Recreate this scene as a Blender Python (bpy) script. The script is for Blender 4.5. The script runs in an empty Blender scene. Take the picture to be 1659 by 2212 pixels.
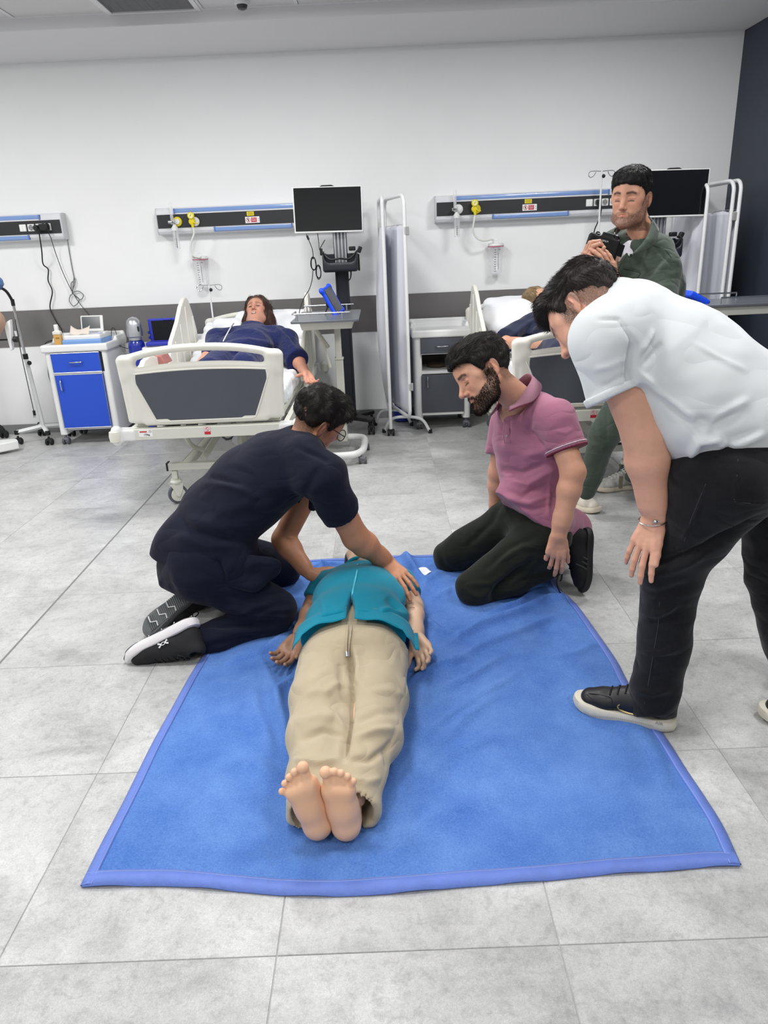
import bpy, math, random
import numpy as np
from mathutils import Vector, Matrix
random.seed(7)
SC = bpy.context.scene
COL = SC.collection
PI = math.pi
# ---------------------------------------------------------------- camera (solved from the floor tile grid)
FPX, PITCH, ROLL, YAW = 1561.66, 0.3512, -0.04427, -0.006215
CP = np.array([0.2758, -1.1178, 1.4011])
_c, _s = math.cos, math.sin
FW = np.array([_s(YAW)*_c(PITCH), _c(YAW)*_c(PITCH), -_s(PITCH)])
_rt = np.array([_c(YAW), -_s(YAW), 0.0]); _up = np.cross(_rt, FW)
RT = _rt*_c(ROLL)+_up*_s(ROLL); UP = -_rt*_s(ROLL)+_up*_c(ROLL)
cam = bpy.data.cameras.new('camera'); camo = bpy.data.objects.new('camera', cam); COL.objects.link(camo)
cam.sensor_fit = 'VERTICAL'; cam.sensor_height = 24.0; cam.lens = FPX/2212*24.0; cam.clip_start = 0.05
camo.matrix_world = Matrix(((RT[0], UP[0], -FW[0], CP[0]), (RT[1], UP[1], -FW[1], CP[1]), (RT[2], UP[2], -FW[2], CP[2]), (0, 0, 0, 1)))
SC.camera = camo
def at(px, py, **k):
    """point of the room seen at a photo pixel, on the plane x=, y= or z="""
    d = (px-829.5)/FPX*RT-(py-1106)/FPX*UP+FW
    (n, v), = k.items(); a = 'xyz'.index(n)
    return CP+d*(v-CP[a])/d[a]
# ---------------------------------------------------------------- world, exposure
w = bpy.data.worlds.new('world'); SC.world = w; w.use_nodes = True
w.node_tree.nodes['Background'].inputs[0].default_value = (0.75, 0.80, 0.88, 1)
w.node_tree.nodes['Background'].inputs[1].default_value = 0.9
SC.view_settings.view_transform = 'Standard'; SC.view_settings.look = 'None'
SC.view_settings.gamma = 1.0; SC.view_settings.use_curve_mapping = False
SC.view_settings.exposure = 0.05
SC.cycles.max_bounces = 7; SC.cycles.diffuse_bounces = 4; SC.cycles.glossy_bounces = 3; SC.cycles.transmission_bounces = 6
SC.cycles.caustics_reflective = False; SC.cycles.caustics_refractive = False
SC.cycles.sample_clamp_indirect = 5.0
SC.cycles.use_denoising = True
# ---------------------------------------------------------------- ceiling lights of the room (recessed 60x60 panels)
LIGHTS = [(x, y) for y in (-1.6, 0.9, 3.0) for x in (-2.87, -0.47, 1.93)]
LPOW = {-1.6: 26.0, 0.9: 27.0, 3.0: 40.0}
for i, (lx, ly) in enumerate(LIGHTS):
    L = bpy.data.lights.new('ceiling_lamp_light', 'AREA'); L.shape = 'SQUARE'; L.size = 0.54
    L.energy = LPOW[ly]; L.color = (1.0, 0.994, 0.982)
    lo = bpy.data.objects.new('ceiling_lamp_light', L); COL.objects.link(lo); lo.location = (lx, ly, 2.838)
# ---------------------------------------------------------------- colour and materials
def lin(c):
    c = c/255.0
    return c/12.92 if c <= 0.04045 else ((c+0.055)/1.055)**2.4
def C(r, g, b): return (lin(r), lin(g), lin(b), 1.0)
class NT:
    def __init__(s, m): s.t = m.node_tree; s.b = s.t.nodes['Principled BSDF']
    def n(s, typ, **k):
        nd = s.t.nodes.new(typ)
        for a, v in k.items():
            if a[0] == '_': setattr(nd, a[1:], v)
        return nd
    def l(s, a, b): s.t.links.new(a, b)
def noise(nt, scale, detail=4, rough=.5, vec=None, dist=0):
    nd = nt.t.nodes.new('ShaderNodeTexNoise'); nd.inputs['Scale'].default_value = scale; nd.inputs['Detail'].default_value = detail
    nd.inputs['Roughness'].default_value = rough; nd.inputs['Distortion'].default_value = dist
    if vec is not None: nt.l(vec, nd.inputs['Vector'])
    return nd
MATS = {}
def M(name, col=(0.8, 0.8, 0.8, 1), rough=.5, metal=0, var=0, vs=12, bump=0, bs=80, bd=.002, stretch=None, spec=.5, sheen=0, coat=0, trans=0, alpha=1, emit=0, attr=False, sss=0, ior=1.45, wr=0, wrs=9):
    if name in MATS: return MATS[name]
    m = bpy.data.materials.new(name); m.use_nodes = True; nt = NT(m); b = nt.b
    b.inputs['Base Color'].default_value = col; b.inputs['Roughness'].default_value = rough; b.inputs['Metallic'].default_value = metal
    b.inputs['Specular IOR Level'].default_value = spec; b.inputs['Sheen Weight'].default_value = sheen; b.inputs['Coat Weight'].default_value = coat
    b.inputs['Transmission Weight'].default_value = trans; b.inputs['Alpha'].default_value = alpha; b.inputs['IOR'].default_value = ior
    if sss:
        b.inputs['Subsurface Weight'].default_value = sss; b.inputs['Subsurface Radius'].default_value = (1, .35, .2); b.inputs['Subsurface Scale'].default_value = .006
    if emit:
        b.inputs['Emission Color'].default_value = col; b.inputs['Emission Strength'].default_value = emit
    tc = nt.n('ShaderNodeTexCoord'); vec = tc.outputs['Object']
    if stretch:
        mp = nt.n('ShaderNodeMapping'); mp.inputs['Scale'].default_value = stretch; nt.l(vec, mp.inputs['Vector']); vec = mp.outputs['Vector']
    src = None
    if attr:
        a = nt.n('ShaderNodeAttribute'); a.attribute_name = 'Col'; src = a.outputs['Color']; nt.l(src, b.inputs['Base Color'])
    if var:
        nz = noise(nt, vs, 5, .6, vec)
        mr = nt.n('ShaderNodeMapRange'); mr.inputs['From Min'].default_value = .3; mr.inputs['From Max'].default_value = .7
        mr.inputs['To Min'].default_value = 1-var; mr.inputs['To Max'].default_value = 1+var; nt.l(nz.outputs['Fac'], mr.inputs['Value'])
        mx = nt.n('ShaderNodeVectorMath', _operation='MULTIPLY')
        if src is not None: nt.l(src, mx.inputs[0])
        else: mx.inputs[0].default_value = col[:3]
        cb = nt.n('ShaderNodeCombineXYZ')
        for k in range(3): nt.l(mr.outputs[0], cb.inputs[k])
        nt.l(cb.outputs[0], mx.inputs[1]); nt.l(mx.outputs[0], b.inputs['Base Color'])
    if bump:
        nz2 = noise(nt, bs, 3, .6, vec)
        bp = nt.n('ShaderNodeBump'); bp.inputs['Strength'].default_value = bump; bp.inputs['Distance'].default_value = bd
        nt.l(nz2.outputs['Fac'], bp.inputs['Height']); nt.l(bp.outputs[0], b.inputs['Normal'])
        if wr:      # soft creases of cloth
            m2 = nt.n('ShaderNodeMapping'); m2.inputs['Scale'].default_value = (1, 1, 1.9); m2.inputs['Rotation'].default_value = (.3, .5, .2); nt.l(tc.outputs['Object'], m2.inputs['Vector'])
            n3 = noise(nt, wrs, .6, .4, m2.outputs[0], .5); ab = nt.n('ShaderNodeMath', _operation='SUBTRACT'); nt.l(n3.outputs[0], ab.inputs[0]); ab.inputs[1].default_value = .5
            a2 = nt.n('ShaderNodeMath', _operation='ABSOLUTE'); nt.l(ab.outputs[0], a2.inputs[0]); bq = nt.n('ShaderNodeBump'); bq.inputs['Strength'].default_value = wr; bq.inputs['Distance'].default_value = .035
            nt.l(a2.outputs[0], bq.inputs['Height']); nt.l(bq.outputs[0], bp.inputs['Normal'])
    MATS[name] = m
    return m
# ---------------------------------------------------------------- objects
ORI = {}
def thing(name, label, cat, loc=(0, 0, 0), group=None):
    o = bpy.data.objects.new(name, None); COL.objects.link(o); o.empty_display_size = .05
    o.location = Vector([float(v) for v in loc]); o['label'] = label; o['category'] = cat
    if group: o['group'] = group
    ORI[o.name] = np.array([float(v) for v in loc]); return o
def tag(o, label=None, cat=None, group=None, kind=None):
    if label: o['label'] = label
    if cat: o['category'] = cat
    if group: o['group'] = group
    if kind: o['kind'] = kind
    return o
class MB:
    """collects shapes in world coordinates"""
    def __init__(s): s.v = []; s.f = []
    def add(s, V, F):
        n = len(s.v); s.v.extend([tuple(float(c) for c in p) for p in V]); s.f.extend([tuple(i+n for i in f) for f in F]); return s
    def box(s, c, d, R=None, taper=0):
        c = np.array(c, float); h = np.array(d, float)/2; V = []
        for k in range(8):
            q = np.array([(-1, 1)[k & 1]*h[0], (-1, 1)[k >> 1 & 1]*h[1], (-1, 1)[k >> 2 & 1]*h[2]])
            if taper and k < 4: q[:2] *= (1-taper)
            V.append(c+(q if R is None else R@q))
        return s.add(V, [(0, 2, 3, 1), (4, 5, 7, 6), (0, 1, 5, 4), (2, 6, 7, 3), (0, 4, 6, 2), (1, 3, 7, 5)])
    def tube(s, P, r, n=10, cap=True, closed=False, flat=1.0):
        P = [np.array(p, float) for p in P]; m = len(P)
        rr = list(r) if hasattr(r, '__len__') else [r]*m
        V = []; F = []; u = None
        for i in range(m):
            if closed: t = P[(i+1) % m]-P[i-1]
            else: t = P[min(i+1, m-1)]-P[max(i-1, 0)]
            t = t/(np.linalg.norm(t)+1e-9)
            if u is None:
                a = np.array([0, 0, 1.0]) if abs(t[2]) < .9 else np.array([1.0, 0, 0])
                u = np.cross(a, t)
            u = u-t*(u@t); u /= np.linalg.norm(u)+1e-9; v = np.cross(t, u)
            for k in range(n):
                an = 2*PI*k/n; V.append(P[i]+rr[i]*(math.cos(an)*u+flat*math.sin(an)*v))
        for i in range(m if closed else m-1):
            a = i*n; b = ((i+1) % m)*n
            for k in range(n): F.append((a+k, a+(k+1) % n, b+(k+1) % n, b+k))
        if cap and not closed: F.append(tuple(range(n-1, -1, -1))); F.append(tuple((m-1)*n+k for k in range(n)))
        return s.add(V, F)
    def cyl(s, a, b, r, r2=None, n=16): return s.tube([a, b], [r, r if r2 is None else r2], n)
    def lathe(s, c, prof, n=20, axis=(0, 0, 1)):
        c = np.array(c, float); ax = np.array(axis, float); ax /= np.linalg.norm(ax)
        a = np.array([1.0, 0, 0]) if abs(ax[0]) < .9 else np.array([0, 1.0, 0])
        u = np.cross(ax, a); u /= np.linalg.norm(u); v = np.cross(ax, u); V = []; F = []
        for (r, z) in prof:
            for k in range(n): an = 2*PI*k/n; V.append(c+ax*z+r*(math.cos(an)*u+math.sin(an)*v))
        for i in range(len(prof)-1):
            for k in range(n): F.append((i*n+k, i*n+(k+1) % n, (i+1)*n+(k+1) % n, (i+1)*n+k))
        F.append(tuple(range(n-1, -1, -1))); F.append(tuple((len(prof)-1)*n+k for k in range(n)))
        return s.add(V, F)
    def ball(s, c, r, n=12, sq=(1, 1, 1)):
        V = []; F = []; m = n//2
        for i in range(m+1):
            t = PI*i/m
            for k in range(n): a = 2*PI*k/n; V.append((c[0]+r*sq[0]*math.sin(t)*math.cos(a), c[1]+r*sq[1]*math.sin(t)*math.sin(a), c[2]+r*sq[2]*math.cos(t)))
        for i in range(m):
            for k in range(n): F.append((i*n+k, (i+1)*n+k, (i+1)*n+(k+1) % n, i*n+(k+1) % n))
        return s.add(V, F)
    def prism(s, poly, d, ax='y', at0=0.0):
        """poly in the plane across ax, pushed from at0 to at0+d"""
        n = len(poly); V = []
        for q in (at0, at0+d):
            for (a, b) in poly: V.append({'y': (a, q, b), 'z': (a, b, q), 'x': (q, a, b)}[ax])
        F = [tuple(range(n)), tuple(range(2*n-1, n-1, -1))]+[(i, i+n, (i+1) % n+n, (i+1) % n) for i in range(n)]
        return s.add(V, F)
def rrect(x0, y0, x1, y1, r, n=5):
    P = []
    for cx, cy, a0 in ((x1-r, y1-r, 0), (x0+r, y1-r, 90), (x0+r, y0+r, 180), (x1-r, y0+r, 270)):
        for k in range(n+1): a = math.radians(a0+90*k/n); P.append((cx+r*math.cos(a), cy+r*math.sin(a)))
    return P
def bez(P, n=8):
    """smooth path through points"""
    P = [np.array(p, float) for p in P]; Q = [2*P[0]-P[1]]+P+[2*P[-1]-P[-2]]; out = []
    for i in range(1, len(Q)-2):
        for k in range(n):
            t = k/n; a, b, c, d = Q[i-1:i+3]
            out.append(.5*((2*b)+(c-a)*t+(2*a-5*b+4*c-d)*t*t+(3*b-a-3*c+d)*t**3))
    out.append(P[-1]); return out
def link(name, me, mat, parent, kind=None):
    o = bpy.data.objects.new(name, me); COL.objects.link(o)
    for m_ in (mat if isinstance(mat, (list, tuple)) else [mat]): me.materials.append(m_)
    if parent is not None: o.parent = parent
    if kind: o['kind'] = kind
    return o
def put(name, mb, mat, parent=None, bev=0, ang=38, loc=None, smooth=True, kind=None, seg=2, recalc=True, col=None):
    V = np.array(mb.v, float)
    if parent is not None: org = ORI[parent.name]
    elif loc is not None: org = np.array(loc, float)
    else:
        lo_, hi_ = V.min(0), V.max(0); org = np.array([(lo_[0]+hi_[0])/2, (lo_[1]+hi_[1])/2, lo_[2]])
    me = bpy.data.meshes.new(name); me.from_pydata((V-org).tolist(), [], mb.f)
    if recalc:
        import bmesh
        bm = bmesh.new(); bm.from_mesh(me); bmesh.ops.recalc_face_normals(bm, faces=bm.faces); bm.to_mesh(me); bm.free()
    me.update()
    if smooth:
        me.shade_smooth(); me.set_sharp_from_angle(angle=math.radians(ang))
    o = link(name, me, mat, parent, kind)
    if parent is None: o.location = Vector(org.tolist())
    ORI[o.name] = org
    if bev:
        b = o.modifiers.new('bevel', 'BEVEL'); b.width = bev; b.segments = seg; b.limit_method = 'ANGLE'; b.angle_limit = math.radians(35)
    if col is not None:
        a = me.color_attributes.new('Col', 'FLOAT_COLOR', 'POINT'); a.data.foreach_set('color', np.c_[col, np.ones(len(col))].astype(np.float32).ravel())
    return o
def text(name, s, p, size, mat, parent, R=None, ext=.0006, align='CENTER', bold=0):
    """flat lettering; R columns are right, up, normal"""
    cu = bpy.data.curves.new(name, 'FONT'); cu.body = s; cu.size = size; cu.extrude = ext; cu.align_x = align; cu.align_y = 'CENTER'; cu.offset = bold
    o = bpy.data.objects.new(name, cu); COL.objects.link(o); cu.materials.append(mat); o.parent = parent
    if R is None: R = np.array([(1, 0, 0), (0, 0, 1), (0, -1, 0)]).T
    dg = bpy.context.evaluated_depsgraph_get(); me = bpy.data.meshes.new_from_object(o.evaluated_get(dg)); bpy.data.objects.remove(o); bpy.data.curves.remove(cu)
    o = bpy.data.objects.new(name, me); COL.objects.link(o); o.parent = parent
    if not len(me.materials): me.materials.append(mat)
    m4 = np.eye(4); m4[:3, :3] = R; m4[:3, 3] = np.array(p)-ORI[parent.name]; o.matrix_local = Matrix(m4.tolist()); return o
def copy_tree(o, parent=None, loc=None):
    c = o.copy(); COL.objects.link(c)
    if parent is not None: c.parent = parent; c.matrix_parent_inverse = o.matrix_parent_inverse
    if loc is not None: c.location = loc
    ORI[c.name] = ORI.get(o.name, np.zeros(3))
    for ch in list(o.children): copy_tree(ch, c)
    return c
def frame(F, U=(0, 0, 1)):
    F = np.array(F, float); F /= np.linalg.norm(F); U = np.array(U, float); U = U-F*(U@F); U /= np.linalg.norm(U)
    return np.stack([F, np.cross(U, F), U], 1)      # columns: forward, left, up
# ---------------------------------------------------------------- implicit surfaces: smooth bodies of people, cloth, moulded plastic
def _hash_sines(seed, n, f0, f1):
    r = np.random.RandomState(seed); k = r.normal(size=(n, 3)); k /= np.linalg.norm(k, axis=1)[:, None]
    return k*(f0+(f1-f0)*r.rand(n))[:, None], r.rand(n)*6.283
def snoise(V, seed=0, n=14, f0=10, f1=40, st=(1, 1, 1)):
    k, ph = _hash_sines(seed, n, f0, f1); return np.sin((V*np.array(st))@k.T+ph).sum(1)/math.sqrt(n)
class G:
    def __init__(s, h): s.h = h; s.P = []
    def raw(s, f, lo, hi, k=.01, op='u'): s.P.append((f, np.array(lo, float), np.array(hi, float), k, op)); return s
    def cap(s, a, b, ra, rb=None, k=.012, op='u', fl=None, n=None):
        """tapered capsule; fl=(across n, along n) squeezes its section"""
        a = np.array(a, np.float32); b = np.array(b, np.float32); rb = ra if rb is None else rb
        ab = b-a; L = max(float(np.linalg.norm(ab)), 1e-6); t_ = ab/L; R = max(ra, rb)
        if fl is None:
            def f(X, Y, Z):
                x = X-a[0]; y = Y-a[1]; z = Z-a[2]; t = np.clip((x*ab[0]+y*ab[1]+z*ab[2])/(L*L), 0, 1)
                return np.sqrt((x-t*ab[0])**2+(y-t*ab[1])**2+(z-t*ab[2])**2)-(ra+(rb-ra)*t)
            m = R
        else:
            n = np.array(n, float); n = n-t_*(n@t_); n /= np.linalg.norm(n); q = np.cross(t_, n); fx, fn = fl; mn = min(fx, fn, 1)
            def f(X, Y, Z):
                x = X-a[0]; y = Y-a[1]; z = Z-a[2]; t = np.clip((x*ab[0]+y*ab[1]+z*ab[2])/(L*L), 0, 1)
                x = x-t*ab[0]; y = y-t*ab[1]; z = z-t*ab[2]
                u = x*t_[0]+y*t_[1]+z*t_[2]; v = (x*n[0]+y*n[1]+z*n[2]); w_ = (x*q[0]+y*q[1]+z*q[2])
                rr = ra+(rb-ra)*t
                k0 = np.sqrt(u*u+(v/fn)**2+(w_/fx)**2)+1e-6; k1 = np.sqrt(u*u+(v/fn**2)**2+(w_/fx**2)**2)+1e-6
                return (k0-rr)*k0/k1
            m = R*max(fx, fn, 1)
        return s.raw(f, np.minimum(a, b)-m, np.maximum(a, b)+m, k, op)
    def capcut(s, a, b, ra, rb, p, n, k=.03, inner=None):
        """tapered capsule ending in a flat opening at p (facing n), hollowed by inner=(depth, wall)"""
        a = np.array(a, float); b = np.array(b, float); p = np.array(p, float); n = np.array(n, float)/np.linalg.norm(n); ab = b-a; L2 = float(ab@ab); R = max(ra, rb)
        def f(X, Y, Z):
            x = X-a[0]; y = Y-a[1]; z = Z-a[2]; t = np.clip((x*ab[0]+y*ab[1]+z*ab[2])/L2, 0, 1)
            d = np.sqrt((x-t*ab[0])**2+(y-t*ab[1])**2+(z-t*ab[2])**2)-(ra+(rb-ra)*t); pl = (X-p[0])*n[0]+(Y-p[1])*n[1]+(Z-p[2])*n[2]
            o = np.maximum(d, pl)
            if inner: o = np.maximum(o, -np.maximum(d+inner[1], -(pl+inner[0])))
            return o
        return s.raw(f, np.minimum(a, b)-R, np.maximum(a, b)+R, k, 'u')
    def chain(s, P, R, k=.012, **kw):
        for i in range(len(P)-1): s.cap(P[i], P[i+1], R[i], R[i+1], k, **kw)
        return s
    def ell(s, c, r, k=.012, op='u', R=None):
        c = np.array(c, float); r = np.array(r, float); R = np.eye(3) if R is None else R; e = np.abs(R)@r
        def f(X, Y, Z):
            x = X-c[0]; y = Y-c[1]; z = Z-c[2]
            p = [(x*R[0, i]+y*R[1, i]+z*R[2, i]) for i in range(3)]
            k0 = np.sqrt((p[0]/r[0])**2+(p[1]/r[1])**2+(p[2]/r[2])**2)+1e-6; k1 = np.sqrt((p[0]/r[0]**2)**2+(p[1]/r[1]**2)**2+(p[2]/r[2]**2)**2)+1e-6
            return k0*(k0-1)/k1
        return s.raw(f, c-e, c+e, k, op)
    def box(s, c, hd, rad=.005, k=.005, op='u', R=None):
        c = np.array(c, float); hd = np.array(hd, float); R = np.eye(3) if R is None else R; e = np.abs(R)@hd
        def f(X, Y, Z):
            x = X-c[0]; y = Y-c[1]; z = Z-c[2]
            q = [np.abs(x*R[0, i]+y*R[1, i]+z*R[2, i])-(hd[i]-rad) for i in range(3)]
            return np.sqrt(np.maximum(q[0], 0)**2+np.maximum(q[1], 0)**2+np.maximum(q[2], 0)**2)+np.minimum(np.maximum(q[0], np.maximum(q[1], q[2])), 0)-rad
        return s.raw(f, c-e, c+e, k, op)
    def cut(s, p, n, rad=9, k=.003):
        """remove what lies on the n side of a plane, within rad of p"""
        p = np.array(p, float); n = np.array(n, float); n /= np.linalg.norm(n)
        def f(X, Y, Z): return -((X-p[0])*n[0]+(Y-p[1])*n[1]+(Z-p[2])*n[2])
        return s.raw(f, p-rad, p+rad, k, 's')
    def mesh(s, lo=None, hi=None, smooth=0):
        h = s.h; U = [p for p in s.P if p[4] == 'u']
        lo = np.min([p[1] for p in U], 0)-3*h if lo is None else np.array(lo, float); hi = np.max([p[2] for p in U], 0)+3*h if hi is None else np.array(hi, float)
        n = np.ceil((hi-lo)/h).astype(int)+1; D = np.full(n, .05, np.float32)
        ax = [(lo[i]+h*np.arange(n[i])).astype(np.float32) for i in range(3)]
        for f, a, b, k, op in s.P:
            mg = k+3*h
            i0 = np.maximum(np.floor((a-mg-lo)/h).astype(int), 0); i1 = np.minimum(np.ceil((b+mg-lo)/h).astype(int)+1, n)
            if (i1 <= i0).any(): continue
            sl = tuple(slice(i0[j], i1[j]) for j in range(3))
            d = f(ax[0][sl[0]][:, None, None], ax[1][sl[1]][None, :, None], ax[2][sl[2]][None, None, :]).astype(np.float32); d = np.broadcast_to(d, D[sl].shape)
            E = D[sl]
            if op == 'u':
                hh = np.maximum(k-np.abs(E-d), 0)/k; D[sl] = np.minimum(E, d)-hh*hh*k*.25
            else:
                d = -d if op == 's' else d
                hh = np.maximum(k-np.abs(E-d), 0)/k; D[sl] = np.maximum(E, d)+hh*hh*k*.25
        for i, q in enumerate(D.shape):
            sl = [slice(None)]*3; sl[i] = [0, -1]; D[tuple(sl)] = .05
        return surface_nets(D, lo, h, smooth)
def surface_nets(D, lo, h, smooth=0):
    I = D < 0; n = D.shape
    cs = np.zeros(tuple(np.array(n)-1), np.int8)
    for a in (0, 1):
        for b in (0, 1):
            for c in (0, 1): cs += I[a:n[0]-1+a, b:n[1]-1+b, c:n[2]-1+c]
    act = np.argwhere((cs > 0) & (cs < 8)); m = len(act)
    idx = np.full(cs.shape, -1, np.int32); idx[act[:, 0], act[:, 1], act[:, 2]] = np.arange(m)
    P = np.zeros((m, 3)); cnt = np.zeros(m)
    cor = {(a, b, c): D[act[:, 0]+a, act[:, 1]+b, act[:, 2]+c] for a in (0, 1) for b in (0, 1) for c in (0, 1)}
    for ax_ in range(3):
        o = [0, 1, 2]; o.remove(ax_)
        for u in (0, 1):
            for v in (0, 1):
                p = [0, 0, 0]; p[o[0]] = u; p[o[1]] = v; q = list(p); q[ax_] = 1
                da = cor[tuple(p)]; db = cor[tuple(q)]; cr = (da < 0) != (db < 0)
                t = np.where(cr, da/np.where(cr, da-db, 1), 0)
                pt = np.zeros((m, 3)); pt[:, o[0]] = u; pt[:, o[1]] = v; pt[:, ax_] = t
                P += pt*cr[:, None]; cnt += cr
    V = lo+h*(act+P/cnt[:, None])
    Fs = []
    for ax_ in range(3):
        o = [(ax_+1) % 3, (ax_+2) % 3]; sa = [slice(None)]*3; sb = [slice(None)]*3
        sa[ax_] = slice(0, -1); sb[ax_] = slice(1, None); A = I[tuple(sa)]; B = I[tuple(sb)]
        e = np.argwhere(A != B); e = e[(e[:, o[0]] > 0) & (e[:, o[1]] > 0) & (e[:, o[0]] < n[o[0]]-1) & (e[:, o[1]] < n[o[1]]-1)]
        if not len(e): continue
        up = A[e[:, 0], e[:, 1], e[:, 2]]
        def cell(du, dv):
            q = e.copy(); q[:, o[0]] -= du; q[:, o[1]] -= dv; return idx[q[:, 0], q[:, 1], q[:, 2]]
        a, b, c, d = cell(1, 1), cell(0, 1), cell(0, 0), cell(1, 0)
        F = np.stack([a, b, c, d], 1); F[~up] = F[~up][:, ::-1]; Fs.append(F)
    F = np.concatenate(Fs); F = F[(F >= 0).all(1)]
    for _ in range(smooth):
        A = np.zeros_like(V); c_ = np.zeros(len(V))
        for i in range(4):
            j = (i+1) % 4
            np.add.at(A, F[:, i], V[F[:, j]]); np.add.at(A, F[:, j], V[F[:, i]]); np.add.at(c_, F[:, i], 1); np.add.at(c_, F[:, j], 1)
        V = .5*V+.5*A/np.maximum(c_, 1)[:, None]
    return V, F
def vnormals(V, F):
    N = np.zeros_like(V); fn = np.cross(V[F[:, 2]]-V[F[:, 0]], V[F[:, 3]]-V[F[:, 1]])
    for i in range(4): np.add.at(N, F[:, i], fn)
    return N/(np.linalg.norm(N, axis=1)[:, None]+1e-12)
def fast(name, V, F, mat, parent=None, col=None, kind=None, loc=None):
    """numpy mesh straight into Blender"""
    if parent is not None: org = ORI[parent.name]
    elif loc is not None: org = np.array(loc, float)
    else: org = np.array([V[:, 0].mean(), V[:, 1].mean(), V[:, 2].min()])
    me = bpy.data.meshes.new(name); k = F.shape[1]
    me.vertices.add(len(V)); me.vertices.foreach_set('co', (V-org).astype(np.float32).ravel())
    me.loops.add(F.size); me.loops.foreach_set('vertex_index', F.astype(np.int32).ravel())
    me.polygons.add(len(F)); me.polygons.foreach_set('loop_start', (np.arange(len(F))*k).astype(np.int32))
    me.update(calc_edges=True); me.validate(); me.shade_smooth()
    if col is not None:
        a = me.color_attributes.new('Col', 'FLOAT_COLOR', 'POINT'); a.data.foreach_set('color', np.c_[col, np.ones(len(col))].astype(np.float32).ravel())
    o = link(name, me, mat, parent, kind)
    if parent is None: o.location = Vector([float(x) for x in org])
    ORI[o.name] = org; return o
def snapper(*objs):
    """returns f(px, py, off): the point of these surfaces seen at a photo pixel, lifted by off"""
    from mathutils.bvhtree import BVHTree
    Ts = []
    for o in objs:
        n = len(o.data.vertices); v = np.empty(n*3); o.data.vertices.foreach_get('co', v); v = v.reshape(-1, 3)+ORI[o.name]
        Ts.append(BVHTree.FromPolygons(v.tolist(), [tuple(p.vertices) for p in o.data.polygons]))
    def f(x, y, off=.002, y0=1.5):
        d = (x-829.5)/FPX*RT-(y-1106)/FPX*UP+FW; d /= np.linalg.norm(d); best = None
        for T in Ts:
            h = T.ray_cast(Vector(CP.tolist()), Vector(d.tolist()))
            if h[0] is not None and (best is None or h[3] < best): best = h[3]
        return at(x, y, y=y0) if best is None else CP+d*(best-off)
    return f
def join_np(L):
    Vs = []; Fs = []; n = 0
    for V, F in L: Vs.append(V); Fs.append(F+n); n += len(V)
    return np.concatenate(Vs), np.concatenate(Fs)
# ================================================================ materials of the room
white_wall = M('white_wall_paint', C(240, 241, 241), .75, var=.012, vs=3, bump=.12, bs=220, bd=.001)
grey_band = M('grey_wall_band', C(112, 109, 109), .6, var=.02, vs=8, bump=.06, bs=200, bd=.001)
navy_wall = M('dark_navy_wall_paint', C(52, 59, 72), .55, var=.05, vs=4, bump=.25, bs=160, bd=.001)
soffit_m = M('soffit_paint', C(222, 222, 224), .8, bump=.08, bs=200, bd=.001)
ceil_tile = M('ceiling_tile', C(214, 214, 214), .9, var=.05, vs=400, bump=.4, bs=500, bd=.001)
tbar = M('ceiling_bar', C(225, 225, 226), .5)
grille_m = M('grille_metal', C(120, 121, 124), .5, metal=.3)
dark_joint = M('dark_joint', C(120, 120, 120), .8)
grout = M('floor_grout', C(190, 190, 188), .85)
skirt_m = M('skirting_tile', C(135, 135, 137), .5, var=.1, vs=8)
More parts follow.
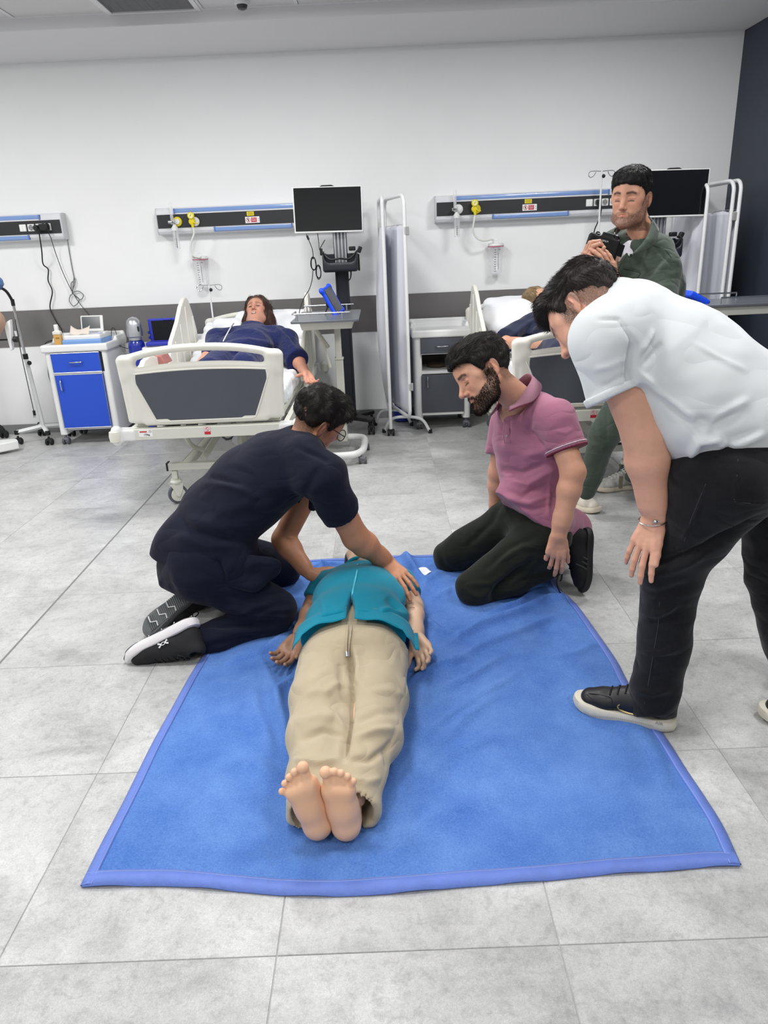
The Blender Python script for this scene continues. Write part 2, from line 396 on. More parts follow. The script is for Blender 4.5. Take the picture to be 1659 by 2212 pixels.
def tile_mat(name, tint):
    m = bpy.data.materials.new(name); m.use_nodes = True; nt = NT(m)
    tc = nt.n('ShaderNodeTexCoord'); oi = nt.n('ShaderNodeObjectInfo'); ad = nt.n('ShaderNodeVectorMath', _operation='MULTIPLY_ADD')
    nt.l(oi.outputs['Random'], ad.inputs[0]); ad.inputs[1].default_value = (37, 21, 13); nt.l(tc.outputs['Object'], ad.inputs[2])
    big = noise(nt, 3.2, 7, .66, ad.outputs[0], .5); fine = noise(nt, 34, 6, .72, ad.outputs[0], .4)
    mp = nt.n('ShaderNodeMapping'); mp.inputs['Scale'].default_value = (6, 16, 6); mp.inputs['Rotation'].default_value = (0, 0, .35); nt.l(ad.outputs[0], mp.inputs['Vector'])
    st = noise(nt, 1.0, 6, .75, mp.outputs[0], .3)
    def ramp(src, a, b):
        r = nt.n('ShaderNodeMapRange'); r.inputs['From Min'].default_value = a; r.inputs['From Max'].default_value = b; nt.l(src, r.inputs['Value']); return r.outputs[0]
    def mix(f, a, b):
        x = nt.n('ShaderNodeMix', _data_type='RGBA')
        if isinstance(f, float): x.inputs['Factor'].default_value = f
        else: nt.l(f, x.inputs['Factor'])
        for v, i in ((a, 6), (b, 7)):
            if isinstance(v, tuple): x.inputs[i].default_value = v
            else: nt.l(v, x.inputs[i])
        return x.outputs[2]
    c1 = mix(ramp(big.outputs[0], .36, .62), C(158*tint, 158*tint, 158*tint), C(199*tint, 200*tint, 199*tint))
    c2 = mix(ramp(st.outputs[0], .42, .66), c1, C(187*tint, 187*tint, 186*tint))
    sp1 = noise(nt, 150, 5, .8, ad.outputs[0]); sp2 = noise(nt, 420, 3, .8, ad.outputs[0]); sm = nt.n('ShaderNodeMath', _operation='ADD'); nt.l(sp1.outputs[0], sm.inputs[0]); nt.l(sp2.outputs[0], sm.inputs[1])
    rr = nt.n('ShaderNodeMapRange'); rr.inputs['From Min'].default_value = .75; rr.inputs['From Max'].default_value = 1.25; rr.inputs['To Min'].default_value = .80; rr.inputs['To Max'].default_value = 1.16; nt.l(sm.outputs[0], rr.inputs['Value'])
    vm = nt.n('ShaderNodeVectorMath', _operation='SCALE'); nt.l(c2, vm.inputs[0]); nt.l(rr.outputs[0], vm.inputs['Scale']); c2 = vm.outputs[0]
    fr = ramp(fine.outputs[0], .50, .70)
    mul = nt.n('ShaderNodeMath', _operation='MULTIPLY'); nt.l(fr, mul.inputs[0]); mul.inputs[1].default_value = .40
    c3 = mix(mul.outputs[0], c2, C(120*tint, 119*tint, 118*tint))
    nt.l(c3, nt.b.inputs['Base Color']); nt.b.inputs['Roughness'].default_value = .36; nt.b.inputs['Specular IOR Level'].default_value = .45
    bp = nt.n('ShaderNodeBump'); bp.inputs['Strength'].default_value = .12; bp.inputs['Distance'].default_value = .002; nt.l(fine.outputs[0], bp.inputs['Height']); nt.l(bp.outputs[0], nt.b.inputs['Normal'])
    return m
tile_m = tile_mat('concrete_look_tile', 1.0)
# ================================================================ shell
XL, XR, YB, YF, ZC = -4.8, 3.06, 5.1, -4.2, 2.86
def struct(name, mb, mat, bev=0, parent=None):
    return put(name, mb, mat, parent, bev=bev, kind='structure')
floor = struct('floor', MB().box(((XL+XR)/2, (YB+YF)/2, -.0275), (XR-XL, YB-YF, .05)), grout)
tm = bpy.data.meshes.new('floor_tile')
g_ = .0010; hw = .3-g_; bvl = .0011
tv = [(-hw, -hw, -.004), (hw, -hw, -.004), (hw, hw, -.004), (-hw, hw, -.004), (-hw, -hw, .0-bvl), (hw, -hw, -bvl), (hw, hw, -bvl), (-hw, hw, -bvl), (-hw+bvl, -hw+bvl, 0), (hw-bvl, -hw+bvl, 0), (hw-bvl, hw-bvl, 0), (-hw+bvl, hw-bvl, 0)]
tf = [(0, 1, 5, 4), (1, 2, 6, 5), (2, 3, 7, 6), (3, 0, 4, 7), (4, 5, 9, 8), (5, 6, 10, 9), (6, 7, 11, 10), (7, 4, 8, 11), (8, 9, 10, 11)]
tm.from_pydata(tv, [], tf); tm.materials.append(tile_m)
for i in range(-8, 6):
    for j in range(-7, 9):
        x = .3+.6*i; y = .3+.6*j
        if y+.3 > YB+.1: continue
        if j < -2 and False: continue
        if x-.3 < XL-.001 or x+.3 > XR+.3: continue
        o = bpy.data.objects.new('floor_tile', tm); COL.objects.link(o); o.parent = floor
        o.location = Vector((x-ORI['floor'][0], y-ORI['floor'][1], -ORI['floor'][2]))
        if x < -1.2: o.location.x -= .002
joint = struct('trim_1', MB().box((-1.2, (YB+YF)/2, -.002), (.009, YB-YF, .0052)), dark_joint)
wb = struct('wall_back', MB().box(((XL+XR)/2, YB+.05, (ZC+.08)/2), (XR-XL+.2, .1, ZC+.08)), white_wall)
struct('wall_back_band', MB().box(((XL+XR)/2, YB-.004, .885), (XR-XL, .008, .29)), grey_band, bev=.001, parent=wb)
wr = struct('wall_right', MB().box((XR+.05, (YB+YF)/2, (ZC+.08)/2), (.1, YB-YF, ZC+.08)), navy_wall)
struct('wall_left', MB().box((XL-.05, (YB+YF)/2, (ZC+.08)/2), (.1, YB-YF, ZC+.08)), white_wall)
struct('wall_front', MB().box(((XL+XR)/2, YF-.05, (ZC+.08)/2), (XR-XL+.2, .1, ZC+.08)), white_wall)
bb = struct('baseboard_back', MB().box(((XL+XR)/2, YB-.006, .04), (XR-XL, .012, .08)), skirt_m, bev=.002)
struct('baseboard_right', MB().box((XR-.006, (YB+YF)/2-.01, .04), (.012, YB-YF-.02, .08)), skirt_m, bev=.002)
struct('trim_2', MB().box(((XL+XR)/2, YB-.4, 2.865), (XR-XL, .8, .15)), soffit_m, bev=.004)     # soffit along the back wall
# suspended ceiling: bars, tiles, vent, lamps
ceil = struct('ceiling', MB().box(((XL+XR)/2, (YF+4.3)/2, ZC+.06), (XR-XL, 4.3-YF, .04)), soffit_m)
bars = MB()
cx0 = -.17; xs = [cx0+.6*k for k in range(-8, 6) if XL < cx0+.6*k < XR]; ys = [4.3-.6*k for k in range(0, 15)]
for x in xs: bars.box((x, (YF+4.3)/2, ZC+.003), (.024, 4.3-YF, .008))
for y in ys: bars.box(((XL+XR)/2, y-.012*(y > 4.2), ZC+.0035), (XR-XL, .024, .007))
put('ceiling_grid', bars, tbar, ceil, kind='structure')
cm = bpy.data.meshes.new('ceiling_tile'); hw = .286
cm.from_pydata([(-hw, -hw, 0), (hw, -hw, 0), (hw, hw, 0), (-hw, hw, 0), (-hw, -hw, .015), (hw, -hw, .015), (hw, hw, .015), (-hw, hw, .015)], [], [(0, 3, 2, 1), (4, 5, 6, 7), (0, 1, 5, 4), (1, 2, 6, 5), (2, 3, 7, 6), (3, 0, 4, 7)]); cm.materials.append(ceil_tile)
lampset = {(round(x, 2), round(y, 2)) for x, y in LIGHTS}
LX = []
for x in xs[:-1]:
    for y in ys[:-1]:
        cx_, cy_ = x+.3, y-.3
        near = [(a, b) for a, b in LIGHTS if abs(a-cx_) < .3 and abs(b-cy_) < .3]
        if near: continue
        if abs(cx_+1.07) < .05 and y > 4.2: continue
        o = bpy.data.objects.new('ceiling_tile', cm); COL.objects.link(o); o.parent = ceil
        o.location = Vector((cx_-ORI['ceiling'][0], cy_-ORI['ceiling'][1], ZC+.004-ORI['ceiling'][2]))
# return-air grille
vent = thing('ceiling_vent', 'square grey return air grille set in the suspended ceiling above the left bed', 'vent', (-1.07, 4.0, ZC-.004))
fr = MB()
for sx in (-1, 1): fr.box((-1.07+sx*.279, 4.0, ZC-.001), (.03, .588, .012))
for sy in (-1, 1): fr.box((-1.07, 4.0+sy*.279, ZC-.001), (.53, .03, .012))
put('vent_frame', fr, tbar, vent)
put('backing', MB().box((-1.07, 4.0, ZC+.02), (.55, .55, .004)), M('vent_dark', C(60, 61, 64), .8), vent)
sl = MB()
for k in range(27):
    y = 3.74+.02*k; R = np.array(Matrix.Rotation(.7, 3, 'X')); sl.box((-1.07, y, ZC+.006), (.53, .0015, .014), R)
for k in range(9): sl.box((-1.31+.06*k, 4.0, ZC+.006), (.002, .53, .008))
put('slat', sl, grille_m, vent, kind='stuff')
# lamps
panel = M('lamp_diffuser', (.98, .99, 1, 1), .5, emit=2.2)
for x, y in LIGHTS:
    t = thing('ceiling_light', 'square white recessed ceiling panel light in the '+{-1.6: 'rear row behind the photographer', .9: 'middle row above the blanket', 3.0: 'far row before the beds'}[y]+', '+{-2.87: 'left', -.47: 'centre', 1.93: 'right'}[x], 'ceiling light', (x, y, ZC-.01), 'recessed ceiling panel lights')
    f_ = MB()
    for sx in (-1, 1): f_.box((x+sx*.285, y, ZC-.004), (.02, .59, .012)); f_.box((x, y+sx*.285, ZC-.004), (.55, .02, .012))
    put('frame', f_, tbar, t); put('diffuser', MB().box((x, y, ZC-.002), (.55, .55, .004)), panel, t)
p = at(521, 2, z=2.86)
t = thing('smoke_detector', 'small round dark detector on a ceiling tile above the bed', 'detector', (p[0], p[1]+.02, 2.83))
put('base', MB().lathe((p[0], p[1]+.02, 2.855), [(.05, .008), (.05, 0), (.042, -.012)], 24), tbar, t)
put('sensor', MB().lathe((p[0], p[1]+.02, 2.845), [(.034, 0), (.034, -.006), (.026, -.022), (.012, -.028)], 24), M('detector_dark', C(60, 60, 62), .4), t)
# ================================================================ shared materials
plast = M('warm_white_plastic', C(226, 224, 214), .42, var=.01, vs=3)
plast2 = M('cool_white_plastic', C(228, 229, 228), .4)
enam = M('white_enamel_tube', C(226, 227, 228), .3, coat=.3)
slate = M('slate_panel', C(78, 82, 90), .5, var=.03, vs=5)
chrome = M('chrome', C(205, 207, 210), .18, metal=1)
alu = M('brushed_aluminium', C(190, 192, 196), .35, metal=.9)
black = M('black_plastic', C(22, 22, 24), .45)
blacksat = M('satin_black_strip', C(40, 41, 44), .5)
screen_m = M('dark_glass_screen', C(10, 11, 13), .06, coat=.6)
rubber = M('grey_rubber', C(86, 90, 96), .7)
rubk = M('black_rubber', C(30, 31, 33), .7)
bluep = M('royal_blue_laminate', C(36, 78, 196), .42)
bluelt = M('pale_blue_plastic', C(120, 158, 212), .4)
bluelamp = M('translucent_blue_tube_cover', C(126, 156, 210), .22, coat=.5)
clear = M('clear_plastic', (0.93, 0.95, 0.97, 1), .08, trans=.0, alpha=.34, coat=.5)
yel = M('yellow_plastic', C(226, 206, 40), .4)
red = M('red_print', C(196, 38, 56), .6)
white_print = M('white_sticker', C(240, 240, 240), .6)
ink = M('dark_ink', C(40, 40, 44), .7)
linen = M('white_linen', C(238, 240, 244), .85, bump=.3, bs=25, bd=.01, sheen=.2)
frame_m = M('bed_frame_paint', C(214, 214, 204), .4)
def caster(parent, p, r=.03, body=None, wheelm=None, dirx=1, w=.018):
    """twin castor under p (p on the floor)"""
    p = np.array(p, float); body = body or rubk; wheelm = wheelm or rubber
    m = MB(); m.cyl(p+[0, 0, r*1.2], p+[0, 0, r*2.7], r*.32); m.box(p+[0, 0, r*1.75], (w*2.2, r*1.3, r*.7)); m.box(p+[0, 0, r*1.2], (w*.8, r*.8, r*1.2))
    c_ = put('caster', m, body, parent, bev=.002)
    wm = MB()
    for sx in (-1, 1): wm.lathe(p+[sx*w*1.05-w*.5*1, 0, r], [(r*.9, 0), (r, w*.15), (r, w*.85), (r*.9, w)], 20, (1, 0, 0))
    return put('caster_wheel', wm, wheelm, c_)
def wheel_big(parent, p, r, mat_f, yaw=.5):
    """wheel seen mostly from its flat side; yaw turns the axle away from the length of the bed"""
    p = np.array(p, float); ax = np.array([math.sin(yaw), -math.cos(yaw), 0.]); tn = np.array([ax[1], -ax[0], 0.]); tn = -tn if tn[0] < 0 else tn; m = MB(); m.box(p+[0, 0, r*3.1], (.032, .032, .05)); m.lathe(p+[0, 0, r*2.2], [(.034, 0), (.036, .012), (.026, .02), (.03, .026)], 18)
    R = np.stack([tn, ax, [0, 0, 1]], 1)
    for s_ in (-1, 1):
        V = [p+ax*(s_*.022-.002+d)+tn*a+np.array([0, 0, b]) for d in (0, .004) for a, b in ((-.045, r*2.2), (.034, r*2.2), (.03, r*1.5), (.012, r*.85), (-.012, r*.85), (-.028, r*1.7))]
        m.add(V, [(0, 1, 2, 3, 4, 5), (11, 10, 9, 8, 7, 6)]+[(i, i+6, (i+1) % 6+6, (i+1) % 6) for i in range(6)])
    m.cyl(p+ax*.03+[0, 0, r], p-ax*.03+[0, 0, r], .012)
    f_ = put('fork', m, mat_f, parent, bev=.002)
    t_ = put('tyre', MB().lathe(p-ax*.016+[0, 0, r], [(r*.76, 0), (r*.95, .001), (r, .008), (r, .024), (r*.95, .031), (r*.76, .032)], 32, ax), rubber, f_)
    put('hub', MB().lathe(p-ax*.018+[0, 0, r], [(r*.25, -.002), (r*.70, 0), (r*.77, .004), (r*.77, .032), (r*.70, .036), (r*.25, .038)], 26, ax), mat_f, f_)
# ================================================================ hospital bed
def arc_band(x0, x1, zc, drop, n=44):
    """top line of the boards: highest in the middle"""
    return [(x0+(x1-x0)*k/n, zc-drop*abs(2*k/n-1)**2.3) for k in range(n+1)]
def board(name, x0, y, t, full=True):
    g = G(.006); X0, X1 = x0-.445, x0+.445
    top = arc_band(X0+.03, X1-.03, .94, .055)
    for (a, b) in zip(top[:-1], top[1:]):
        g.cap((a[0], y, a[1]), (b[0], y, b[1]), .021, k=.001)
    for sx in (-1, 1):
        g.box((x0+sx*.395, y, .72), (.045, .017, .175), .014, .02, R=np.array(Matrix.Rotation(sx*.05, 3, 'Y')))
        g.box((x0+sx*.30, y, .70), (.10, .017, .145), .014, .02)
        g.cap((x0+sx*.41, y, .80), (x0+sx*.415, y, .885), .021, k=.03)
        g.cap((x0+sx*.385, y, .82), (x0+sx*.375, y, .875), .02, k=.03)
    lowt = arc_band(X0+.05, X1-.05, .845, .03)
    for (a, b) in zip(lowt[:-1], lowt[1:]): g.cap((a[0], y, a[1]), (b[0], y, b[1]), .02, k=.001)
    g.box((x0, y, .685), (.40, .012, .145), .01, .02)
    g.box((x0, y, .543), (.34, .02, .016), .01, .02)
    return g
def panel_poly(x0): return [(x0-.375, .80), (x0-.36, .812)]+[(x0-.36+.72*k/10, .812+.016*(1-(k/5-1)**2)) for k in range(1, 10)]+[(x0+.36, .812), (x0+.375, .80), (x0+.275, .555), (x0+.255, .548), (x0-.255, .548), (x0-.275, .555)]
def make_bed(x0, label, group):
    bed = thing('hospital_bed', label, 'bed', (x0, 3.9, 0), group)
    for nm, y, s in (('footboard', 2.83, -1), ('headboard', 4.98, -1)):
        V, F = board(nm, x0, y, .03).mesh(); b = fast(nm, V, F, plast, bed)
        ORI[b.name] = ORI[bed.name]
        pp = panel_poly(x0); put('panel', MB().prism(pp, .008, 'y', y-.022), slate, b, bev=.002)
        e = [np.array((a, y-.0205, c)) for a, c in pp]; put('panel_edge', MB().tube(e, .0055, 8, closed=True), plast, b)
    # mattress deck frame, foot rail with bumpers
    m = MB(); m.box((x0+.0, 2.82, .482), (.86, .05, .062))
    for sx in (-1, 1): m.box((x0+sx*.43, 3.9, .485), (.03, 2.1, .05))
    m.box((x0, 4.95, .482), (.86, .05, .06)); put('deck_frame', m, frame_m, bed, bev=.004)
    for y in (2.81, 4.97):
        for sx in (-1, 1):
            if y > 4 and sx < 0: continue
            g = G(.005); g.box((x0+sx*.455, y+.02, .48), (.062, .04, .034), .015, .01); g.cap((x0+sx*.5, y-.01, .455), (x0+sx*.5, y-.01, .505), .032, k=.012)
            V, F = g.mesh(); bc = fast('bumper_cover', V, F, plast2, bed); ORI[bc.name] = ORI[bed.name]
            put('bumper_roller', MB().lathe((x0+sx*.507, y-.024, .452), [(.02, -.004), (.03, 0), (.034, .028), (.03, .056), (.02, .06)], 20), plast, bc)
    for i, (sx, wd) in enumerate(((-.33, .075), (.02, .03))):
        pass
    # printed labels on the foot rail
    put('load_label', MB().box((x0-.34, 2.794, .488), (.076, .0015, .036)), white_print, bed)
    put('label_bar', MB().box((x0-.352, 2.7928, .498), (.04, .001, .007)), red, bed)
    text('load_text', '170kg', (x0-.335, 2.7925, .481), .014, ink, bed)
    put('warning_triangle', MB().tube([(x0-.322, 2.7925, .495), (x0-.306, 2.7925, .495), (x0-.314, 2.7925, .507)], .0008, 5, closed=True), ink, bed)
    put('warning_sticker', MB().box((x0+.002, 2.794, .49), (.036, .0015, .044)), white_print, bed)
    put('sticker_base', MB().box((x0+.002, 2.7928, .477), (.034, .001, .016)), red, bed)
    put('sticker_frame', MB().tube([(x0-.014, 2.7926, .470), (x0+.018, 2.7926, .470), (x0+.018, 2.7926, .51), (x0-.014, 2.7926, .51)], .0009, 5, closed=True), red, bed)
    cr = [(x0+.002+.0095*math.cos(a*PI/10), 2.7926, .4975+.0095*math.sin(a*PI/10)) for a in range(20)]
    put('prohibition_ring', MB().tube(cr, .0011, 5, closed=True).tube([cr[7], cr[17]], .001, 5).tube([(x0-.002, 2.7925, .499), (x0+.005, 2.7925, .495)], .0012, 5), red, bed)
    # base with scissor struts
    m = MB()
    for y in (3.02, 4.55): m.box((x0, y, .232), (.62, .05, .042))
    for sx in (-1, 1): m.box((x0+sx*.2, 3.78, .24), (.05, 1.5, .036))
    put('base_frame', m, frame_m, bed, bev=.004)
    for bx_ in (x0-.314, x0+.314): put('beam_cap', MB().box((bx_, 3.02, .233), (.01, .056, .048)), black, bed, bev=.001)
    put('beam_pad', MB().box((x0+.2, 3.0, .26), (.1, .02, .006)), black, bed, bev=.001)
    for a, b in (((x0-.12, 3.1, .25), (x0+.0, 3.75, .46)), ((x0+.12, 3.1, .25), (x0+.0, 3.75, .46)), ((x0-.12, 4.45, .25), (x0, 3.9, .46)), ((x0+.12, 4.45, .25), (x0, 3.9, .46))):
        put('strut', MB().tube([a, b], .026, 4), frame_m, bed)
    put('bracket', MB().tube(bez([(x0-.24, 3.2, .46), (x0-.24, 3.2, .38), (x0-.21, 3.22, .30), (x0-.15, 3.25, .26)], 5), .016, 8), frame_m, bed)
    put('actuator', MB().cyl((x0+.05, 3.3, .3), (x0+.1, 3.9, .42), .03), alu, bed)
    for sx in (-1, 1):
        for y in (3.02, 4.55): wheel_big(bed, (x0+sx*.28, y, 0), .058, frame_m)
    # side rails: head pair raised
    def rail(sx, P, nm, thick=.03, ribs=True):
        x = x0+sx*.45
        r_ = put(nm, MB().prism(P, thick, 'x', x-thick/2), plast, bed, bev=.008, seg=3)
        ys = [p[0] for p in P]; y0_, y1_ = min(ys), max(ys)
        zt = lambda y: max([P[i][1]+(P[(i+1) % len(P)][1]-P[i][1])*((y-P[i][0])/((P[(i+1) % len(P)][0]-P[i][0]) or 1)) for i in range(len(P)) if min(P[i][0], P[(i+1) % len(P)][0]) <= y <= max(P[i][0], P[(i+1) % len(P)][0])] or [.6])
        if ribs:
            for k in range(5):
                y = y0_+.09+(y1_-y0_-.2)*k/4; z1 = zt(y)-.05
                if z1 < .66: continue
                mm = MB()
                for s2 in (-1, 1): mm.box((x+s2*(thick/2), y, (z1+.6)/2), (.012, .028, z1-.6))
                put('rib', mm, plast, r_, bev=.004)
        return r_
    PR = [(3.72, .58), (3.7, .64), (3.78, .74), (3.9, .86), (4.02, .92), (4.12, .97), (4.25, 1.06), (4.36, 1.11), (4.43, 1.115), (4.48, 1.09), (4.56, .98), (4.62, .86), (4.64, .7), (4.62, .58)]
    PQ = [(3.72, .58), (3.7, .64), (3.78, .72), (3.9, .80), (4.02, .86), (4.2, .90), (4.31, .93), (4.34, 1.05), (4.39, 1.11), (4.45, 1.115), (4.50, 1.09), (4.56, .98), (4.62, .86), (4.64, .7), (4.62, .58)]
    rail(-1, PR, 'side_rail'); rail(1, PQ, 'side_rail')
    PL = [(3.15, .60), (3.13, .70), (3.18, .78), (3.27, .825), (3.4, .835), (3.52, .81), (3.6, .74), (3.63, .66), (3.62, .60)]
    r_ = rail(-1, PL, 'foot_rail', ribs=False)
    put('rail_grip', MB().tube(bez([(x0-.475, 3.2, .66), (x0-.478, 3.24, .75), (x0-.478, 3.36, .78), (x0-.478, 3.5, .75), (x0-.475, 3.54, .66)], 5), .02, 8), plast, r_)
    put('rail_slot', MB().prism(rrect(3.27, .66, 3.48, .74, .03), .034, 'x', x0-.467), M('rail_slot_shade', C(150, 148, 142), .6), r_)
    # rail hinge arms
    for sx in (-1, 1):
        for y in (3.9, 4.4): put('rail_arm', MB().tube([(x0+sx*.445, y, .48), (x0+sx*.45, y+.04, .62)], .016, 8), plast, bed)
    # deck for raised back
    put('back_deck', MB().box((x0, 4.45, .60), (.8, .85, .03), np.array(Matrix.Rotation(.33, 3, 'X'))), frame_m, bed)
    put('deck', MB().box((x0, 3.46, .53), (.8, 1.2, .03)), frame_m, bed)
    return bed
def mattress(x0, label, group):
    g = G(.012)
    g.box((x0, 3.46, .60), (.40, .57, .055), .03, .03)
    Rm = np.array(Matrix.Rotation(.30, 3, 'X')); g.box((x0, 4.42, .715), (.40, .45, .055), .03, .05, R=Rm)
    V, F = g.mesh(smooth=1); N = vnormals(V, F)
    d = .006*np.abs(snoise(V, 3, 10, 8, 22, (1, .6, 2)))+.004*snoise(V, 5, 10, 30, 60, (1, .4, 1))
    # sheet hangs in puckers along the long sides
    side = np.clip((np.abs(V[:, 0]-x0)-.36)/.05, 0, 1); d += side*.012*np.sin(V[:, 1]*70+3*np.sin(V[:, 1]*13))
    o = fast('mattress', V+N*d[:, None], F, linen); tag(o, label, 'mattress', group); return o
def pillow(name, c, hd, R, label, group=None, seed=1):
    g = G(.009); g.ell(c, hd, R=R); q = np.array(c)
    L_ = R@np.array([hd[0]*.72, 0, 0]); W_ = R@np.array([0, hd[1]*.7, 0])
    for sx in (-1, 1):
        for sy in (-1, 1): g.cap(q, q+sx*L_+sy*W_, hd[2]*.75, hd[2]*.42, k=.09)
    V, F = g.mesh(smooth=1); N = vnormals(V, F); V = V+N*(.005*snoise(V, seed, 12, 15, 45))[:, None]
    o = fast(name, V, F, linen); tag(o, label, 'pillow', group); return o
bed1 = make_bed(-.705, 'adjustable white hospital bed with slate end panel, dark-haired manikin lying in it', None)
bed2 = make_bed(1.425, 'adjustable white hospital bed with slate end panel, blond manikin lying in it', None)
mattress(-.705, 'white sheeted mattress under the dark-haired manikin', None)
mattress(1.425, 'white sheeted mattress under the blond manikin', None)
Rp = np.array(Matrix.Rotation(.42, 3, 'X'))
pillow('pillow', (-.56, 4.62, .86), (.35, .22, .075), Rp, 'white pillow under the head of the dark-haired manikin')
pillow('pillow', (-.82, 4.63, .835), (.2, .2, .05), np.array(Matrix.Rotation(.42, 3, 'X'))@np.array(Matrix.Rotation(.2, 3, 'Z')), 'thin white folded pillow at the left of the dark-haired manikin', seed=4)
pillow('pillow', (1.36, 4.5, .875), (.33, .26, .085), Rp, 'white pillow under the head of the blond manikin', seed=6)
# ================================================================ bedside cabinets
def cabinet(x0, x1, yf, yb, zt, label, front, style):
    cx = (x0+x1)/2; t = thing('bedside_cabinet', label, 'cabinet', (cx, (yf+yb)/2, 0)); W = x1-x0; zb = .115
    for sx in (-1, 1):
        xx = cx+sx*(W/2-.03)
        P = rrect(xx-.03, yf, xx+.03, yb, .022); put('side_panel', MB().prism(P, zt-.06-(zb-.03), 'z', zb-.03), plast2, t)
    m = MB(); m.box((cx, (yf+yb)/2+.01, zb+.012), (W-.1, yb-yf-.03, .025)); m.box((cx, yb-.01, (zt+zb)/2), (W-.1, .015, zt-zb-.05))
    put('carcass', m, plast2, t, bev=.002)
    g = G(.006); g.box((cx, (yf+yb)/2, zt-.035), (W/2+.018, (yb-yf)/2+.018, .03), .014, .005)
    g.box((cx, (yf+yb)/2-.01, zt+.005), (W/2-.012, (yb-yf)/2-.015, .028), .012, .006, 's')
    g.box((cx, yb+.002, zt+.0), (W/2+.015, .014, .045), .01, .03)
    for sx in (-1, 1): g.box((cx+sx*(W/2+.004), yb-.09, zt-.005), (.011, .10, .03), .01, .03)
    V, F = g.mesh(); tp = fast('top_tray', V, F, plast2, t); ORI[tp.name] = ORI[t.name]
    xl, xr = x0+.055, x1-.055
    def handle(par, c, vert):
        L = .05 if not vert else .045
        pts = [(-L, 0), (-L*.8, -.018), (0, -.024), (L*.8, -.018), (L, 0)]
        P = [(c[0]+(0 if vert else a), c[1]+b, c[2]+(a if vert else 0)) for a, b in pts]
        put('handle', MB().tube(bez(P, 4), .005, 8), chrome, par)
    if style == 1:
        d = put('drawer', MB().box((cx, yf-.004, .655), (xr-xl, .02, .15)), front, t, bev=.002); handle(d, (cx, yf-.014, .66), False)
        put('edge_trim', MB().tube([(xl, yf-.013, .58), (xr, yf-.013, .58), (xr, yf-.013, .73), (xl, yf-.013, .73)], .0035, 6, closed=True), alu, d)
        put('drawer_gap_shade', MB().box((xr+.012, yf+.004, .655), (.014, .01, .15)), black, t)  # black strip stands in for the shade in the gap beside the drawer
        d = put('door', MB().box((cx, yf-.004, .352), (xr-xl, .02, .425)), front, t, bev=.002); handle(d, (xl+.045, yf-.014, .485), True)
        put('edge_trim', MB().tube([(xl, yf-.013, .141), (xr, yf-.013, .141), (xr, yf-.013, .564), (xl, yf-.013, .564)], .0035, 6, closed=True), alu, d)
        put('cross_rail', MB().box((cx, yf+.0, .572), (xr-xl, .016, .012)), plast2, t)
    else:
        d = put('drawer', MB().box((cx, yf-.004, .665), (xr-xl, .02, .115)), front, t, bev=.002); handle(d, (cx, yf-.014, .66), False)
        put('edge_trim', MB().box((cx, yf-.008, .603), (xr-xl, .014, .006)), alu, t)
        m = MB(); m.box((cx, (yf+yb)/2, .455), (xr-xl, yb-yf-.02, .022)); put('shelf', m, plast2, t, bev=.002)
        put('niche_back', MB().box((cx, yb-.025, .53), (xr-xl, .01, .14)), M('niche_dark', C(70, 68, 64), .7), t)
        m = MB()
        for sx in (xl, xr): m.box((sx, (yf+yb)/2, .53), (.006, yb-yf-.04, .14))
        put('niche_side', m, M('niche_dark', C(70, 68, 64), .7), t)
        d = put('door', MB().box((cx, yf-.004, .29), (xr-xl, .02, .30)), front, t, bev=.002); handle(d, (xl+.045, yf-.014, .385), True)
        put('cross_rail', MB().box((cx, yf+.0, .129), (xr-xl, .016, .02)), plast2, t)
    for sx in (-1, 1):
        for y in (yf+.03, yb-.03): caster(t, (cx+sx*(W/2-.03), y, 0), .027, M('caster_grey', C(120, 124, 130), .5), wheelm=rubber)
    return t
cabinet(-2.345, -1.86, 4.60, 5.02, .80, 'white bedside cabinet with royal blue drawer and door', bluep, 1)
cabinet(.530, .968, 4.60, 5.02, .79, 'white bedside cabinet with dark grey drawer, open niche and door', slate, 2)
t3 = cabinet(-1.60, -1.20, 4.72, 5.06, .74, 'low white cabinet half hidden behind the left bed', plast, 2)
o = fast('x', *G(.008).ell((.72, 4.83, .482), (.085, .09, .022)).mesh(), M('brown_cloth', C(74, 62, 52), .9, var=.1, vs=40), None); o.name = 'folded_cloth'; tag(o, 'dark brown cloth lying in the niche of the grey-door cabinet', 'cloth')
# ---- items on the blue cabinet
z0 = .768
p = (-2.25, 4.69)
bt = thing('bottle', 'plastic bottle of amber liquid with white cap on the blue-door cabinet', 'bottle', (p[0], p[1], z0))
put('liquid', MB().prism([(p[0]+a, p[1]+b) for a, b in rrect(-.031, -.021, .031, .021, .012)], .094, 'z', z0+.001), M('amber_liquid', C(205, 160, 88), .3, coat=.5), bt)
g = G(.004); g.box((p[0], p[1], z0+.108), (.032, .022, .014), .008, .01); g.cap((p[0], p[1], z0+.12), (p[0], p[1], z0+.13), .016, k=.015)
V, F = g.mesh(); fast('bottle_top', V, F, M('milky_plastic', C(225, 222, 214), .4), bt)
put('cap', MB().lathe((p[0], p[1], z0+.13), [(.0165, 0), (.0165, .038), (.014, .042)], 16), plast2, bt)
put('print', MB().box((p[0]+.004, p[1]-.0215, z0+.07), (.03, .001, .012)), M('amber_print', C(150, 116, 66), .7), bt)
ec = thing('ecg_machine', 'white and blue tabletop monitor with flipped-up screen on the blue-door cabinet', 'medical device', (-2.06, 4.78, z0))
g = G(.005); cE = np.array((-2.06, 4.78, z0+.03)); g.box(cE, (.155, .125, .024), .012, .004)
V, F = g.mesh(); fast('base', V, F, bluelt, ec)
g = G(.005); g.box(cE+[.0, .01, .034], (.145, .115, .022), .014, .004); g.box(cE+[.11, .06, .05], (.035, .05, .012), .01, .01)
V, F = g.mesh(); fast('cover', V, F, plast2, ec)
